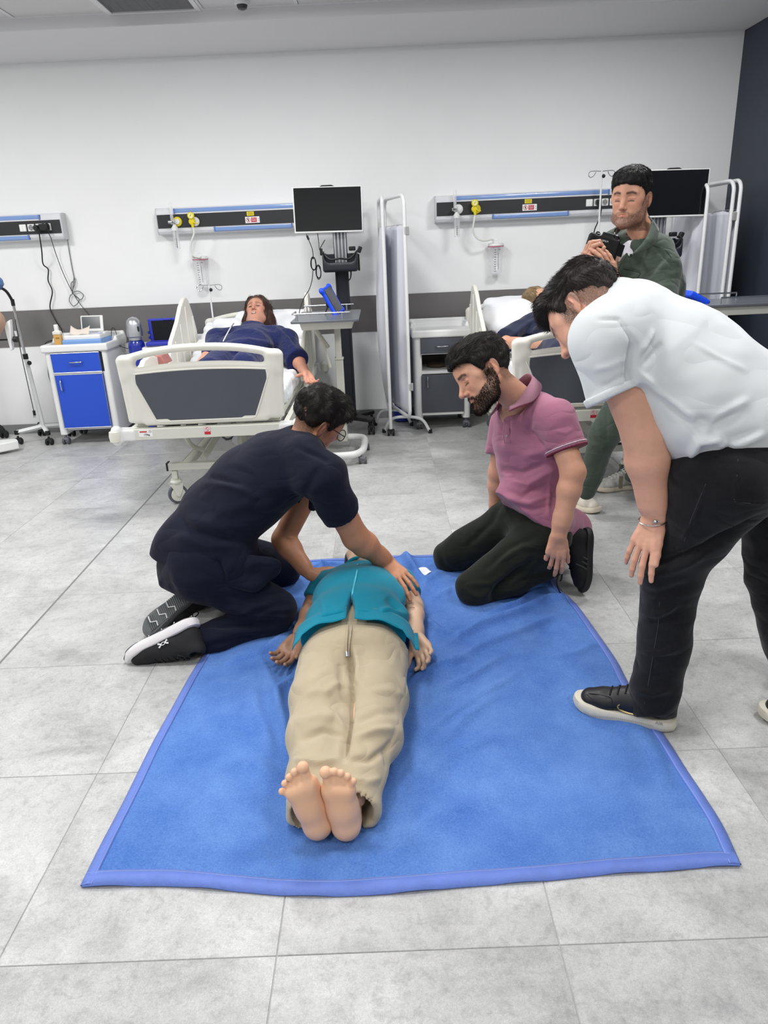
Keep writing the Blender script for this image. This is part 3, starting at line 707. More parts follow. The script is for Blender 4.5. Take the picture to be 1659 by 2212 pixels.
sc_ = np.array((-2.03, 4.86, z0+.155)); Rs = np.array(Matrix.Rotation(-.25, 3, 'X'))@np.array(Matrix.Rotation(.06, 3, 'Z'))
s_ = put('screen_frame', MB().box(sc_, (.175, .014, .125), Rs), plast2, ec, bev=.006, seg=3)
put('screen', MB().box(sc_+Rs@np.array([-.006, -.0085, .006]), (.14, .003, .092), Rs), M('grey_screen', C(60, 66, 70), .15), s_)
put('keys', MB().box(cE+[.105, -.03, .058], (.05, .07, .004)).box(cE+[.03, .04, .058], (.03, .02, .003)), M('key_lilac', C(190, 196, 226), .5), ec)
tr = thing('paper_tray', 'crumpled cream paper strip resting on the tabletop monitor', 'paper', (-2.08, 4.7, z0+.09))
n = 12; V = []; Fq = []
for i in range(n+1):
    for j in range(5):
        u = i/n-.5; v = j/4; V.append((-2.08+u*.15, 4.69+v*.05, z0+.088+.03*(2*u)**2*v+.035*v+.003*math.sin(9*u)))
for i in range(n):
    for j in range(4): a = i*5+j; Fq.append((a, a+5, a+6, a+1))
m = MB(); m.add(V, Fq); pp_ = put('sheet', m, M('cream_paper', C(222, 212, 200), .8), tr); sd = pp_.modifiers.new('s', 'SOLIDIFY'); sd.thickness = .0015
def cable(name, P, r, mat, label, loc=None, n=8, parent=None):
    m = MB().tube(bez(P, n), r, 7); o = put(name, m, mat, parent)
    if label: tag(o, label, 'cable')
    return o
A = lambda x, y, Y: at(x, y, y=Y)
cable('power_cable', [A(84, 500, 4.97), A(90, 540, 4.98), A(93, 570, 5.05), A(104, 582, 5.07), A(104, 606, 5.07), A(113, 630, 5.07), A(108, 664, 5.07), A(120, 692, 5.06), A(134, 717, 5.0), A(118, 733, 4.9), A(100, 740, 4.75), A(98, 750, 4.70), A(104, 754, 4.68)], .005, black, 'thick black power cable hanging from the left wall unit to the blue-door cabinet')
cable('charger_cable', [A(103, 500, 4.97), A(110, 515, 5.0), A(122, 552, 5.06), A(140, 598, 5.06), A(165, 645, 5.06), A(200, 690, 5.05), A(228, 722, 5.0), A(250, 742, 4.9), A(272, 752, 4.85), A(284, 752, 4.83)], .0028, black, 'thin black cable slanting from the left wall unit to the blue gas cylinder')
cable('loop_cable', [A(241, 737, 4.95), A(241, 712, 4.97), A(247, 710, 4.97), A(255, 730, 4.97), A(262, 742, 4.95)], .0025, black, 'short black cable looping up behind the blue-door cabinet')
cable('mains_cable', [A(102, 770, 4.72), A(103, 790, 4.78), A(106, 815, 4.8), A(116, 840, 4.85), A(118, 850, 4.9)], .0035, M('grey_cable', C(120, 122, 124), .5), 'grey cable hanging at the left side of the blue-door cabinet')
cable('grey_wall_cable', [A(134, 500, 5.03), A(144, 510, 5.07), A(149, 540, 5.09), A(155, 575, 5.09), A(160, 603, 5.09), A(154, 612, 5.085), A(155, 628, 5.085), A(162, 612, 5.08), A(160, 600, 5.085), A(156, 634, 5.08), A(152, 638, 5.08), A(150, 650, 5.08), A(158, 661, 5.08), A(168, 655, 5.08), A(170, 645, 5.08), A(157, 633, 5.075), A(170, 629, 5.08), A(180, 638, 5.08), A(174, 647, 5.08), A(160, 638, 5.08)], .0035, M('grey_cable', C(120, 122, 124), .5), 'coiled grey cable hanging from the end of the left wall unit')
for k, (a, b) in enumerate(((4, 0), (10, 4))):
    cable('lead_cable', [A(228+a, 741, 4.9), A(245+a, 735+b, 4.92), A(256+a, 742+b, 4.93), A(262+a, 760, 4.95)], .004, M('light_grey_cable', C(190, 190, 192), .5), 'pale grey patient lead hanging over the right edge of the blue-door cabinet, '+('inner' if k == 0 else 'outer')+' of two')
# ---- gas cylinders
def cylinder(x, y, r, zt, cap, label):
    t = thing('gas_cylinder', label, 'gas cylinder', (x, y, 0)); bm_ = M('cylinder_blue', C(22, 42, 150), .28, coat=.5)
    put('tank', MB().lathe((x, y, 0), [(r*.85, .0), (r, .01), (r, zt-r*.9), (r*.94, zt-r*.55), (r*.75, zt-r*.25), (r*.45, zt-.01), (r*.3, zt)], 32), bm_, t)
    if cap: put('valve_cap', MB().lathe((x, y, zt-.012), [(r*.8, 0), (r*.8, .02), (r*.95, .03), (r*.95, .075), (r*.9, .09), (r*.9, .12), (r*.75, .15), (r*.45, .17), (.005, .178)], 24), alu, t); put('cap_slot', MB().prism(rrect(x+r*.55, 0, x+r*.55+.012, .04, .005), .03, 'y', 0).box((x+r*.6, y-r*.72, zt+.08), (.016, .02, .04)), black, t) if False else put('cap_slot', MB().box((x+r*.68, y-r*.62, zt+.075), (.014, .012, .04)), black, t, bev=.004)
    return t
cylinder(-1.675, 4.78, .066, .80, True, 'blue gas cylinder with silver domed cap beside the blue-door cabinet')
cylinder(.435, 4.975, .082, .78, False, 'tall dark blue gas cylinder behind the folded screen')
# ---- open case
cs = thing('equipment_case', 'open blue carrying case with black lining behind the left bed rail', 'case', (-1.41, 4.85, .74))
cb = M('case_blue', C(48, 58, 176), .5)
Rc = np.array(Matrix.Rotation(.06, 3, 'X'))
m = MB(); cc = np.array((-1.40, 4.86, .845)); m.box(cc, (.36, .035, .19), Rc); put('lid', m, cb, cs, bev=.008)
put('lining', MB().box(cc+Rc@np.array([.01, -.02, .003]), (.32, .006, .155), Rc), M('black_foam', C(16, 17, 20), .85), cs, bev=.002)
m = MB()
for dz in (-.05, -.01): m.box(cc+Rc@np.array([-.185, -.01, dz]), (.012, .03, .02), Rc)
m.box(cc+Rc@np.array([-.02, -.02, .088]), (.07, .02, .012), Rc); put('latch', m, cb, cs, bev=.002)
put('case_base', MB().box((-1.40, 4.77, .757), (.36, .14, .03)), cb, cs, bev=.008)
# ================================================================ wall supply units
def headwall(x0, x1, label, tops, bots, sockets, stick, capend=None):
    t = thing('bed_head_unit', label, 'wall unit', ((x0+x1)/2, 5.1, 1.56))
    prof = [(5.1, 1.562), (5.04, 1.562), (5.015, 1.568), (5.003, 1.585), (5.0, 1.61), (5.0, 1.71), (5.003, 1.735), (5.015, 1.752), (5.04, 1.758), (5.1, 1.758)]
    put('housing', MB().prism(prof, x1-x0, 'x', x0), M('white_aluminium', C(222, 223, 227), .35), t, ang=25)
    put('front_strip', MB().box(((x0+x1)/2, 4.9975, 1.658), (x1-x0-.012, .006, .098)), blacksat, t, bev=.001)
    e = [(a-.0, b) for a, b in prof]
    for x in (x0-.006, x1-.002): put('end_cap', MB().prism([(a-.002 if a < 5.1 else a, b) for a, b in prof], .008, 'x', x), M('end_cap_grey', C(200, 201, 206), .4), t)
    def tubec(a, b, z):
        pr = [(5.008, z-.018), (4.999, z-.012), (4.996, z), (4.999, z+.012), (5.008, z+.018)]
        c_ = put('light_cover', MB().prism([(5.0+(q[0]-5.0)*1, q[1]) for q in pr], b-a, 'x', a), bluelamp, t)
        put('cover_end', MB().box((a+.006, 5.0, z), (.012, .012, .036)).box((b-.006, 5.0, z), (.012, .012, .036)), M('cover_end_blue', C(98, 128, 186), .35), c_)
    for a, b in tops: tubec(a, b, 1.73)
    for a, b in bots: tubec(a, b, 1.587)
    for x, kind in sockets:
        s_ = put('switch' if kind == 's' else 'socket', MB().prism([(x+u, 1.657+v) for u, v in rrect(-.026, -.026, .026, .026, .004)], .007, 'y', 4.988), plast2, t, bev=.001)
        if kind == 's': put('rocker', MB().box((x-.0115, 4.987, 1.657), (.021, .004, .044)).box((x+.0115, 4.987, 1.657), (.021, .004, .044)), white_print, s_, bev=.001)
        else:
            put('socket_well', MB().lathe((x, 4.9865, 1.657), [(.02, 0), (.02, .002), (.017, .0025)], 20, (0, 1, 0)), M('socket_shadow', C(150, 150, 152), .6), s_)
            put('socket_contacts', MB().cyl((x-.009, 4.985, 1.657), (x-.009, 4.99, 1.657), .003).cyl((x+.009, 4.985, 1.657), (x+.009, 4.99, 1.657), .003).box((x, 4.9862, 1.674), (.005, .003, .006)).box((x, 4.9862, 1.640), (.005, .003, .006)), ink, s_)
    for x in stick:
        put('yellow_sticker', MB().box((x-.012, 4.993, 1.688), (.056, .0015, .03)), yel, t)
        m = MB()
        for q in range(3): m.box((x-.012, 4.992, 1.695-.0065*q), (.042-.006*(q % 2), .001, .002))
        put('sticker_lines', m, M('brown_print', C(110, 90, 20), .6), t)
        put('warning_sticker', MB().box((x, 4.993, 1.643), (.112, .0015, .046)), white_print, t)
        put('red_field', MB().box((x+.012, 4.992, 1.643), (.044, .001, .034)), red, t)
        text('warning_text', 'DİKKAT', (x+.012, 4.9912, 1.652), .010, white_print, t); 
        put('text_line', MB().box((x+.012, 4.9912, 1.642), (.034, .0008, .002)).box((x+.012, 4.9912, 1.636), (.03, .0008, .002)), white_print, t)
        ring = [(x-.033+.016*math.cos(a*PI/12), 4.992, 1.643+.016*math.sin(a*PI/12)) for a in range(24)]
        put('prohibition_ring', MB().tube(ring, .0016, 5, closed=True).tube([ring[9], ring[21]], .0014, 5), red, t)
        put('figure', MB().box((x-.033, 4.9924, 1.641), (.006, .001, .018)).box((x-.033, 4.9924, 1.645), (.014, .001, .004)).ball((x-.033, 4.992, 1.654), .0028, 8), ink, t)
        put('side_mark', MB().box((x+.047, 4.992, 1.65), (.007, .001, .01)).box((x+.047, 4.992, 1.635), (.006, .001, .008)), M('pale_blue_print', C(150, 180, 210), .6), t)
    return t
headwall(-4.0, -2.19, 'white and black wall supply unit at the left edge, with plugs in its sockets', [(-3.9, -2.345)], [(-3.3, -2.455)], [(-2.49, 's'), (-2.425, 'p'), (-2.36, 'p'), (-2.295, 'p'), (-2.26, 'p')][:4], [])
headwall(-1.44, .13, 'white and black wall supply unit partly behind the screen on the pole stand', [(-1.30, .06)], [(-1.0, -.38)], [(-.05, 's'), (.02, 'p')], [-.69])
headwall(.748, 2.40, 'white and black wall supply unit above the right bed, behind the photographer', [(.895, 2.10)], [(1.19, 1.79)], [(1.945, 's'), (2.005, 'p'), (2.066, 'p'), (2.13, 'p')], [1.48])
pl = thing('plug_adapter', 'black plug adapter with two cords in the left wall unit', 'plug', (-2.335, 4.97, 1.655))
put('adapter', MB().box((-2.315, 4.972, 1.655), (.075, .035, .05)), black, pl, bev=.006); put('plug', MB().lathe((-2.375, 4.985, 1.652), [(.022, 0), (.022, .03), (.016, .04)], 16, (0, -1, 0)), black, pl); put('cord_grip', MB().cyl((-2.36, 4.955, 1.65), (-2.35, 4.96, 1.61), .008, .005).cyl((-2.29, 4.955, 1.65), (-2.275, 4.962, 1.61), .008, .005).box((-2.285, 4.955, 1.667), (.012, .02, .04)), black, pl, bev=.002)
pl2 = thing('plug', 'black plug in the wall unit behind the photographer', 'plug', (2.005, 4.975, 1.65))
put('plug_body', MB().box((2.012, 4.972, 1.66), (.036, .03, .036)), black, pl2, bev=.008); put('cord_grip', MB().cyl((2.012, 4.955, 1.655), (2.0, 4.962, 1.62), .007), black, pl2)
cable('wall_cord', [A(1298, 440, 4.965), A(1299, 452, 4.96), A(1296, 468, 4.95), A(1290, 483, 4.9), A(1284, 498, 4.85), A(1282, 520, 4.8)], .0045, black, 'black cord hanging in front of the right bed unit')
def flowmeter(x, label):
    t = thing('flowmeter', label, 'flowmeter', (x, 4.97, 1.655))
    put('outlet', MB().lathe((x+.018, 4.995, 1.653), [(.036, 0), (.036, .006), (.03, .012), (.014, .014), (.012, .02)], 24, (0, -1, 0)), yel if x < 0 else plast2, t)
    put('outlet_ring', MB().lathe((x+.018, 4.982, 1.653), [(.022, 0), (.02, .008), (.008, .009)], 20, (0, -1, 0)), plast2, t)
    put('sight_tube', MB().lathe((x-.012, 4.955, 1.655), [(.013, 0), (.013, .13), (.008, .135)], 14), clear, t)
    put('valve', MB().box((x-.012, 4.955, 1.648), (.026, .026, .03)).cyl((x-.012, 4.94, 1.65), (x-.04, 4.93, 1.65), .011), chrome, t, bev=.003)
    put('bottle_cap', MB().lathe((x, 4.955, 1.588), [(.026, 0), (.026, .02), (.018, .03), (.01, .045)], 18), plast2, t)
    put('humidifier_bottle', MB().lathe((x+.002, 4.955, 1.45), [(.02, 0), (.023, .004), (.024, .138)], 18), clear, t)
    m = MB()
    for k in range(5): m.box((x+.002, 4.930, 1.47+.014*k), (.018, .001, .0022))
    m.cyl((x+.002, 4.955, 1.46), (x+.002, 4.955, 1.585), .004); put('scale', m, M('grey_print', C(110, 112, 118), .5), t)
def suction(x, label, jx, lab2, labh):
    t = thing('suction_regulator', label, 'regulator', (x, 4.97, 1.655))
    put('dial', MB().lathe((x-.006, 4.955, 1.69), [(.026, 0), (.027, .012), (.022, .016)], 22, (0, -1, 0)), yel, t); put('dial_face', MB().lathe((x-.006, 4.938, 1.69), [(.02, 0), (.019, .0015)], 20, (0, -1, 0)), M('dial_face', C(236, 232, 150), .5), t)
    put('needle', MB().box((x-.006, 4.9355, 1.692), (.002, .001, .02), np.array(Matrix.Rotation(.7, 3, 'Y'))), ink, t)
    put('outlet', MB().lathe((x+.012, 4.995, 1.648), [(.034, 0), (.034, .008), (.028, .014), (.012, .016)], 24, (0, -1, 0)), plast2 if x < 0 else yel, t)
    put('knob', MB().lathe((x-.006, 4.975, 1.648), [(.02, 0), (.026, .006), (.026, .02), (.018, .028)], 10, (0, -1, 0)), yel, t); put('nozzle', MB().cyl((x-.004, 4.955, 1.64), (x-.002, 4.955, 1.605), .014, .01).cyl((x-.004, 4.95, 1.645), (x+.04, 4.94, 1.63), .004), yel, t)
    jt = 1.372
    h_ = cable('suction_hose', [(x-.002, 4.955, 1.61), (x+.0, 4.952, 1.56), (x-.03, 4.955, 1.50), (x-.045, 4.96, 1.44), (x-.02, 4.96, 1.395), (x+.03, 4.96, 1.385), (jx-.04, 4.97, 1.395), (jx-.035, 4.98, jt+.012)] if x < 0 else [(x-.002, 4.955, 1.61), (x-.012, 4.952, 1.56), (x-.02, 4.955, 1.50), (x+.0, 4.96, 1.45), (x+.04, 4.96, 1.42), (x+.09, 4.97, 1.415), (jx-.035, 4.98, 1.42), (jx-.03, 4.985, jt+.02)], .0075, M('white_hose', C(224, 224, 218), .4), labh)
    h_['category'] = 'hose'
    j = thing('suction_jar', lab2, 'jar', (jx, 5.02, 1.16))
    put('jar_body', MB().prism([(jx+a*1, 5.035+b) for a, b in rrect(-.045, -.04, .045, .04, .02)], .004, 'z', 1.162).lathe((jx, 5.035, 1.162), [(.044, 0), (.047, .004), (.060, .205)], 28), clear, j)
    put('lid', MB().lathe((jx, 5.035, 1.372), [(.064, 0), (.064, .012), (.058, .02), (.03, .022)], 28), plast2, j); put('lid_ring', MB().lathe((jx, 5.035, 1.364), [(.0635, 0), (.0635, .008)], 28), M('rose_ring', C(186, 110, 128), .5), j)
    m = MB()
    for k in range(10): m.box((jx-.012, 4.985-.0012*k*0-.008*k/10, 1.18+.018*k), (.012 if k % 2 else .018, .001, .0028))
    m.box((jx+.012, 4.98, 1.27), (.002, .001, .15)); m.box((jx+.02, 4.978, 1.345), (.02, .001, .002)); put('scale_marks', m, ink, j)
    put('port', MB().tube([(jx-.02, 5.02, 1.392), (jx-.02, 5.02, 1.415), (jx+.02, 5.02, 1.415), (jx+.02, 5.02, 1.392)], .005, 8), clear, j); put('bracket', MB().box((jx, 5.096, 1.33), (.05, .01, .09)).box((jx, 5.088, 1.35), (.04, .02, .02)), plast2, j)
flowmeter(-1.295, 'oxygen flowmeter with clear bottle on the wall unit left of the pole screen')
suction(-1.15, 'yellow suction regulator on the wall unit above the left bed', -1.145, 'clear graduated suction jar on the wall above the left bed', 'white hose curving from regulator to jar above the left bed')
flowmeter(.905, 'oxygen flowmeter with clear bottle on the wall unit above the grey-door cabinet')
suction(1.052, 'yellow suction regulator on the wall unit above the right bed', 1.225, 'clear graduated suction jar on the wall above the right bed', 'white hose curving from regulator to jar above the right bed')
# ================================================================ drip poles
def iv(x, y, zt, zb, label):
    t = thing('drip_pole', label, 'drip stand', (x, y, zb))
    put('pole', MB().cyl((x, y, zb), (x, y, zt), .007).cyl((x, y, zb), (x, y, zb+(zt-zb)*.55), .011), enam, t)
    m = MB()
    for s in (-1, 1):
        m.tube(bez([(x, y, zt-.002), (x+s*.04, y, zt+.001), (x+s*.085, y, zt), (x+s*.10, y, zt-.02), (x+s*.085, y, zt-.04), (x+s*.06, y, zt-.03), (x+s*.045, y, zt-.005)], 6), .0028, 7)
    put('hook', m, chrome, t); put('knob', MB().ball((x+.012, y-.008, zt-.035), .014, 10), black, t)
iv(-1.06, 4.86, 1.175, .5, 'low white drip pole behind the head of the left bed')
iv(1.98, 4.82, 1.865, .5, 'tall chrome drip pole behind the right bed')
# ================================================================ screen on pole stand
def tv_stand(x, y, label, lab, mdx=0):
    t = thing('monitor_stand', label, 'monitor stand', (x, y, 0))
    nav = M('near_black_blue_metal', C(30, 33, 42), .42)
    put('column', MB().box((x+.02, y+.05, .86), (.10, .07, 1.5)).box((x-.022, y+.012, .8), (.016, .01, 1.3)).box((x+.062, y+.012, .8), (.016, .01, 1.3)), nav, t, bev=.004)
    m = MB()
    for k in range(4): m.box((x-.018+.026*k, y+.008, 1.43), (.014, .012, .26))
    put('aluminium_rail', m, alu, t, bev=.002); put('rail_back', MB().box((x+.02, y+.012, 1.43), (.09, .006, .26)), M('rail_grey', C(120, 122, 126), .4, metal=.5), t)
    # base plate with arms
    m = MB()
    for sx in (-1, 1):
        for sy in (-1, 1):
            a = (x+.02, y+.03); b = (x+.02+sx*.17, y+.03+sy*.15); dx, dy = b[0]-a[0], b[1]-a[1]; l = math.hypot(dx, dy); nx, ny = -dy/l*.042, dx/l*.042
            m.prism([(a[0]+nx*1.4, a[1]+ny*1.4), (b[0]+nx, b[1]+ny), (b[0]+dx/l*.03, b[1]+dy/l*.03), (b[0]-nx, b[1]-ny), (a[0]-nx*1.4, a[1]-ny*1.4)], .028, 'z', .105)
    put('base', m, black, t, bev=.006)
    for sx in (-1, 1):
        for sy in (-1, 1): caster(t, (x+.02+sx*.17, y+.03+sy*.15, 0), .036, black, rubk)
    # basket
    g = G(.006); bc = np.array((x+.02, y-.06, 1.31)); g.box(bc, (.13, .085, .07), .02, .01)
    g.box(bc+[0, 0, .03], (.122, .077, .07), .015, .004, 's'); g.cap(bc+[-.07, -.14, .05], bc+[.07, -.14, .05], .07, k=.02, op='s')
    V, F = g.mesh(); fast('basket', V, F, nav, t)
    put('basket_rim', MB().tube(bez([bc+[-.125, .03, .072], bc+[-.122, -.05, .065], bc+[-.07, -.082, .02], bc+[0, -.086, .025], bc+[.07, -.082, .02], bc+[.122, -.05, .065], bc+[.125, .03, .072]], 5), .007, 8), black, t)
    put('basket_clip', MB().box(bc+[-.14, .02, .075], (.02, .03, .05)).box(bc+[.145, .02, .08], (.03, .04, .045), np.array(Matrix.Rotation(.4, 3, 'Y'))).box(bc+[.135, .02, -.01], (.014, .03, .12)).box(bc+[.09, .03, .09], (.05, .04, .03)), black, t, bev=.006)
    d = thing('monitor', lab, 'monitor', (x-.07+.02, y-.03, 1.51))
    mc = np.array((x-.05+mdx, y-.04, 1.672)); R = np.array(Matrix.Rotation(.015, 3, 'Y'))
    put('bezel', MB().box(mc, (.506, .03, .312), R), plast2, d, bev=.004); put('screen', MB().box(mc+R@np.array([0, -.0155, .003]), (.486, .004, .292), R), screen_m, d, bev=.001)
    put('webcam_bar', MB().prism([(mc[0]-.06, mc[2]+.153), (mc[0]+.06, mc[2]+.153), (mc[0]+.035, mc[2]+.165), (mc[0]-.035, mc[2]+.165)], .02, 'y', mc[1]-.014), black, d, bev=.002)
    put('mount', MB().box(mc+[.07-mdx, .04, 0], (.1, .06, .1)), black, d, bev=.003)
    return t
tv_stand(-.02, 4.64, 'dark pole stand on castors carrying a screen, left of the folded fabric screen', 'black patient monitor in white frame above the left over-bed table')
tv_stand(2.31, 4.50, 'dark pole stand on castors half hidden behind the photographer', 'black patient monitor in white frame beside the photographer', .12)
def coil(name, c, label, seed, mat=black):
    r = random.Random(seed); P = []
    for k in range(26): a = k*.9; P.append((c[0]+.016*math.cos(a)*(1+.3*r.random()), c[1]+.01*math.sin(a*.7), c[2]+.04*math.sin(a)*(1+.3*r.random())))
    o = put(name, MB().tube(bez(P, 4), .0035, 6), mat); tag(o, label, 'cable'); return o
coil('coiled_cable', A(677, 570, 4.55), 'tangled black cable coil hanging left of the basket on the left pole stand', 3)
coil('coiled_cable', A(688, 588, 4.56), 'small black cable loop below the basket on the left pole stand', 5)
coil('coiled_cable', A(753, 590, 4.6), 'black cable coil right of the left pole stand under the basket', 8)
cable('cord', [A(662, 506, 4.6), A(664, 512, 4.58), A(668, 521, 4.56), A(675, 540, 4.55), A(677, 560, 4.55)], .003, black, None, parent=bpy.data.objects['monitor_stand'])
put('ferrite', MB().tube([A(663, 509, 4.58), A(667, 518, 4.58)], .008, 8), black, bpy.data.objects['monitor_stand'])
[cable('cord', P_, .003, black, None, parent=bpy.data.objects['monitor_stand']) for P_ in ([A(686, 504, 4.6), A(688, 520, 4.6), A(690, 538, 4.58)], [A(702, 518, 4.6), A(694, 532, 4.6), A(690, 540, 4.58)])]
cable('hanging_cable', [A(676, 585, 4.55), A(674, 605, 4.5), A(668, 625, 4.4), A(656, 645, 4.3), A(648, 668, 4.2), A(646, 680, 4.1)], .003, black, 'black cord hanging from the left pole stand down to the table')
# ================================================================ over-bed table
ot = thing('overbed_table', 'over-bed table with grey top and chrome guard rails beside the left bed', 'table', (-.03, 4.1, 0))
x0, x1, y0, y1, zt = -.285, .14, 3.52, 4.29, .972
put('tabletop', MB().prism([(a, b) for a, b in rrect(x0, y0, x1, y1, .02)], .014, 'z', zt), M('grey_laminate_top', C(98, 102, 108), .3), ot, bev=.002)
put('tray_frame', MB().box((-.065, 3.92, zt-.025), (.34, .68, .048), taper=.06), frame_m, ot, bev=.004)
m = MB()
for y in (y0+.05, y1-.04):
    m.cyl((x0+.02, y, zt+.055), (x1-.05, y, zt+.055), .005)
    for x in (x0+.04, x1-.1): m.cyl((x, y, zt+.012), (x, y, zt+.055), .0045)
put('guard_rail', m, chrome, ot)
put('end_rail', MB().cyl((x0+.012, y0+.05, zt+.055), (x0+.012, y0+.24, zt+.055), .006).cyl((x0+.012, y0+.24, zt+.012), (x0+.012, y0+.24, zt+.055), .005), chrome, ot)
put('post', MB().box((-.03, 4.13, .78), (.042, .06, .32)).box((-.03, 4.13, .36), (.055, .075, .6)).box((-.03, 4.13, .665), (.066, .085, .012)), frame_m, ot, bev=.004)
put('arm', MB().tube([(-.2, 3.95, zt-.04), (-.13, 4.0, .80), (-.09, 4.02, .62)], .012, 8).tube([(-.2, 4.0, zt-.04), (-.1, 4.1, .75)], .014, 6), frame_m, ot)
put('base_tube', MB().tube(bez([(-.62, 3.66, .075), (-.3, 3.655, .075), (-.02, 3.655, .075), (.07, 3.68, .075), (.115, 3.78, .075), (.125, 3.95, .075), (.12, 4.1, .075), (.07, 4.16, .075), (-.03, 4.17, .075), (-.3, 4.17, .075)], 7), .025, 12), plast2, ot)
for p in ((.115, 3.70, 0), (.13, 4.05, 0), (-.55, 3.66, 0), (-.28, 4.17, 0)): caster(ot, p, .024, M('caster_grey', C(120, 124, 130), .5), rubber)
# tablet
tb = thing('tablet', 'tablet in bright blue bumper case propped on the over-bed table', 'tablet', (0, 4.0, .986))
bt_, tp_ = A(733, 676, 4.0), A(702, 622, 4.0); d = tp_-bt_; L_ = np.linalg.norm(d); d /= L_; yv = np.array([.3, 1, 0.0]); yv -= d*(yv@d); yv /= np.linalg.norm(yv); nn = np.cross(yv, d); nn = nn if nn[0] > 0 else -nn
R = np.stack([d, yv, nn], 1); c0 = (bt_+tp_)/2
if np.linalg.det(R) < 0: R[:, 1] *= -1
bl = M('bumper_blue', C(24, 76, 226), .45)
g = G(.004); g.box(c0, (L_/2+.006, .095, .013), .009, .004, R=R)
for s in (-1, 1):
    for q in (-1, 1): g.ell(c0+R@np.array([s*L_/2*.93, q*.085, -.002]), (.022, .02, .017), .01, R=R)
g.box(c0+R@np.array([0, 0, .012]), (L_/2-.012, .08, .012), .004, .003, 's', R=R)
V, F = g.mesh(); fast('bumper_case', V, F, bl, tb)
put('tablet_body', MB().box(c0+R@np.array([0, 0, .004]), (L_-.02, .16, .014), R), M('tablet_grey', C(110, 112, 114), .4), tb, bev=.002); put('tablet_screen', MB().box(c0+R@np.array([0, 0, .0125]), (L_-.03, .145, .003), R), screen_m, tb)
put('kickstand', MB().ball(c0+R@np.array([-.01, 0, -.03]), .026, 12).tube([c0+R@np.array([-.01, 0, -.04]), (c0[0]-.055, c0[1], .988)], .005, 6), black, tb)
# ================================================================ folding fabric screens
cloth_s = M('screen_fabric', C(214, 216, 226), .8, bump=.2, bs=60, sheen=.2)
def tubeframe(P0, P1, z0, z1, r=.0135, rad=.07):
    P0 = np.array([P0[0], P0[1], 0.]); P1 = np.array([P1[0], P1[1], 0.]); d = P1-P0; L = np.linalg.norm(d); d /= L
    pts = [P0+d*a+np.array([0, 0, b]) for a, b in rrect(0, z0, L, z1, rad, 6)]
    return pts, d, L
def fabric(P0, P1, z0, z1, bulge, seed, nx=24, nz=40):
    P0 = np.array([P0[0], P0[1]]); P1 = np.array([P1[0], P1[1]]); d = P1-P0; nrm = np.array([-d[1], d[0]])/np.linalg.norm(d); V = []; F = []
    r = random.Random(seed); ph = r.random()*6
    for j in range(nz+1):
        v = j/nz; z = z0+(z1-z0)*v
        for i in range(nx+1):
            u = i/nx; env = math.sin(PI*min(max(u, 0), 1))
            off = bulge*env*math.sin(PI*min(1, v*1.0+.02))**.7*(1-.35*v)+.012*math.sin(u*19+ph+1.5*v)*(.35+.65*v)+.005*math.sin(u*43+ph*2)*v
            p = P0+d*(.02+.96*u)+nrm*off; V.append((p[0], p[1], z+(-.012*abs(math.sin(u*17)) if j == nz else 0)))
    for j in range(nz):
        for i in range(nx): a = j*(nx+1)+i; F.append((a, a+1, a+nx+2, a+nx+1))
    return MB().add(V, F)
def fold_screen(panels, feet, posts, clips, label, x, y):
    t = thing('privacy_screen', label, 'privacy screen', (x, y, 0))
    for i, (a, b, z0, z1, bulge) in enumerate(panels):
        pts, d, L = tubeframe(a, b, z0, z1); put('panel_frame', MB().tube(pts, .0135, 10, closed=True), enam, t)
        f_ = put('curtain', fabric(a, b, z0+.03, z1-.19, bulge, i+3), cloth_s, t); s_ = f_.modifiers.new('s', 'SOLIDIFY'); s_.thickness = .002
        put('curtain_wire', MB().tube([(a[0], a[1], z1-.19), (b[0], b[1], z1-.19)], .002, 6), chrome, t)
    for (px, py, zt) in posts:
        put('leg_post', MB().cyl((px, py, .05), (px, py, zt), .0135), enam, t); caster(t, (px, py, 0), .026, rubk, rubk)
    for (a, m_, b, z) in feet:
        put('arch_foot', MB().tube(bez([(a[0], a[1], .012), (a[0]+(m_[0]-a[0])*.35, a[1]+(m_[1]-a[1])*.35, z-.02), (m_[0], m_[1], z), (b[0]+(m_[0]-b[0])*.35, b[1]+(m_[1]-b[1])*.35, z-.02), (b[0], b[1], .012)], 6), .012, 9), enam, t)
        put('foot_tip', MB().cyl((a[0], a[1], 0), (a[0], a[1], .03), .015).cyl((b[0], b[1], 0), (b[0], b[1], .03), .015), black, t)
    for (px, py, z) in clips: put('hinge_clip', MB().box((px, py, z), (.036, .036, .055)), M('clip_grey', C(150, 150, 150), .5), t, bev=.003)
    return t
fold_screen([((.475, 4.33), (.345, 4.84), .16, 1.735, .02), ((.325, 4.45), (.30, 5.0), .20, 1.735, .07)],
            [((.27, 4.56), (.45, 4.52), (.635, 4.48), .13), ((.20, 4.83), (.34, 4.80), (.50, 4.76), .13)], [(.324, 4.45, 1.70)],
            [(.487, 4.335, 1.50), (.487, 4.335, .40)], 'white folding privacy screen folded narrow between the two beds', .4, 4.6)
fold_screen([((2.615, 4.40), (2.62, 4.98), .18, 1.72, .04), ((2.785, 4.38), (2.74, 4.98), .18, 1.735, -.02), ((2.825, 4.36), (2.83, 4.98), .18, 1.735, -.02)],
            [((2.56, 4.6), (2.73, 4.6), (2.93, 4.6), .13)], [], [(2.806, 4.37, 1.5), (2.806, 4.37, .4)], 'white folding privacy screen folded against the dark wall', 2.65, 4.6)
